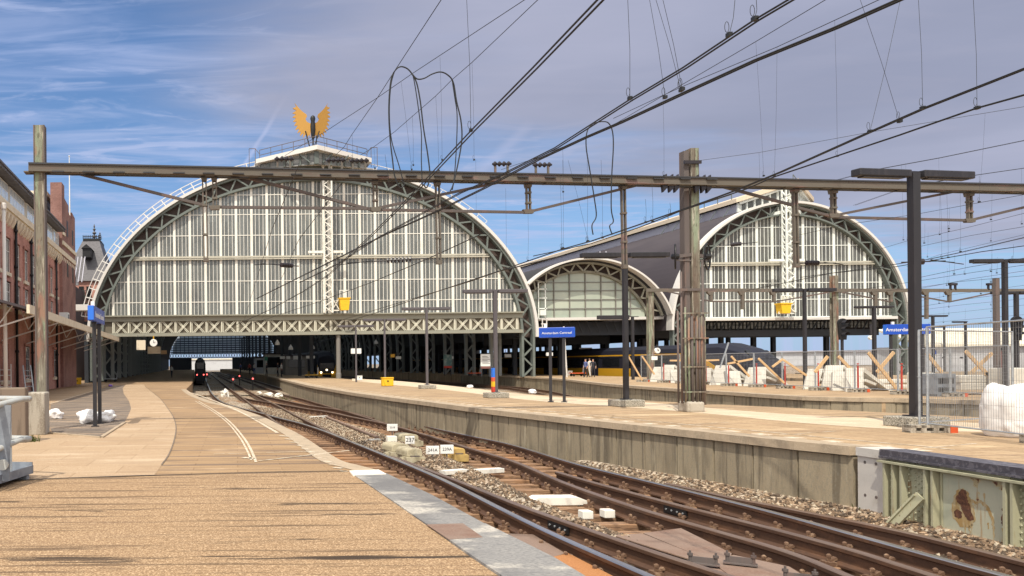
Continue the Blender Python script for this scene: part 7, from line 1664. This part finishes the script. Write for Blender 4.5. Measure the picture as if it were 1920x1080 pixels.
# rust patches on the girder panel, traced on its own plane
def onpanel(px_, py_, out):
    lo, hi = 6.0, 16.0
    for _ in range(50):
        md = (lo+hi)/2; p = at(px_, py_, md); s_ = (p-P0-gn*out).dot(gn)
        if s_ > 0: lo = md
        else: hi = md
    return at(px_, py_, lo)
def patch(name, pts, m, out):
    rp = random.Random(len(pts)*7+int(pts[0][0])); Q = []
    for (a, b), (c, d) in zip(pts, pts[1:]+pts[:1]):
        for k in range(4): j = 0 if k == 0 else min(1.6, .16*math.hypot(c-a, d-b)); Q.append((a+(c-a)*k/4+rp.uniform(-j,j), b+(d-b)*k/4+rp.uniform(-j,j)))
    o = MB(); P = [onpanel(a, b, out) for a, b in Q]; o.prism(P, gn*.002); o.build(name, m, gb_)
M['rust_dark'] = mat('dark_rust', (.10, .045, .03), .9, layers=[((14,14,14), .45, .62, (.19,.085,.045), .8, 4)], bump=.3)
M['rust_edge'] = mat('rust_stain', (.36, .24, .10), .9, layers=[((9,9,3), .45, .62, (.46,.38,.24), .9, 5)])
patch('rust_stain', [(1788,930),(1796,918),(1806,915),(1815,922),(1820,938),(1828,962),(1828,978),(1820,990),(1800,988),(1787,972),(1785,950)], 'rust_edge', .0125)
patch('rust_patch', [(1792,936),(1797,924),(1804,917),(1811,921),(1814,933),(1815,941),(1818,946),(1822,962),(1826,974),(1817,976),(1809,966),(1804,956),(1801,946),(1795,942)], 'rust_dark', .0150)
patch('rust_patch', [(1789,958),(1796,955),(1803,960),(1803,970),(1797,973),(1790,968)], 'rust_dark', .0150)
patch('rust_patch', [(1878,954),(1882,950),(1885,956),(1882,961)], 'rust_dark', .0150)
patch('rust_patch', [(1880,963),(1885,968),(1887,980),(1884,992),(1879,985),(1877,975)], 'rust_dark', .0150)
patch('rust_stain', [(1818,936),(1832,941),(1840,938),(1850,946),(1858,958),(1864,976),(1866,992),(1861,992),(1859,976),(1853,961),(1846,950),(1838,943),(1830,946),(1817,939)], 'rust_edge', .0125)
for x_, y0_, y1_ in ((1809,985,1006),(1818,985,1002),(1822,982,1010),(1853,980,992),(1863,992,1016),(1879,990,1024),(1845,925,940)): patch('rust_run', [(x_-1.2,y0_),(x_+1.6,y0_),(x_+1.2,y1_),(x_-.4,y1_)], 'rust_edge', .0125)
# columns, kiosks and boards on the middle platform inside the hall
columns(h1, (13.0,), [D1+10+10*k for k in range(14)], 9.0)
columns(h1, (37.0,), [D1+9+10*k for k in range(8)], 8.0)
def kiosk(label, px_, d, w_, h_, m):
    q = at(px_, 690, d); t = thing('platform_kiosk', label, 'kiosk', V((q.x, d, ZB))); o = MB(); o.bb(q.x-w_/2,q.x+w_/2,d,d+3,ZB,ZB+h_); o.build('body', m, t)
    o = MB(); o.bb(q.x-w_/2-.15,q.x+w_/2+.15,d-.15,d+3.15,ZB+h_,ZB+h_+.2); o.build('roof','roof_dark',t); o = MB(); o.bb(q.x-w_*.38,q.x+w_*.38,d-.03,d,ZB+1.0,ZB+h_-.4); o.build('window','glass_t',t)
kiosk('pale kiosk on the middle platform near the far people', 491, 132, 2.2, 2.6, 'shed_wall')
kiosk('beige kiosk farther along the middle platform in the dark hall', 515, 122, 3.0, 3.0, 'precast')
kiosk('grey shelter among the columns left of the yellow train', 556, 108, 3.0, 2.5, 'steel_mid')
hang_sign('green exit board hanging over the far people in the hall', 496, 502, 669, 676, 110, 'green')
for k,(x0_,x1_) in enumerate(((525,534),(537,544),(742,752),(842,850))): hang_sign('small pale hanging board, %s from the left among the dark hall columns' % ORD[k], x0_, x1_, 668, 673, 104 if k < 2 else 92, 'white')
for k,(a_,b_) in enumerate(((520,641),(545,650),(586,649),(705,640))):
    c0 = at(a_, b_, 90+4*k); t = thing('hall_lamp', 'white bell lamp hanging under the hall roof, %s from the left' % ORD[k], 'lamp', c0, 'bell lamps hanging in the hall')
    o = MB(); o.lathe([(.28,-.35),(.26,-.1),(.12,.1),(.05,.25)], c0, 10); o.build('lamp_shade','white',t); o = MB(); o.bar(c0+V((0,0,.2)), c0+V((0,0,4)), .05); o.build('hanger','navy',t)
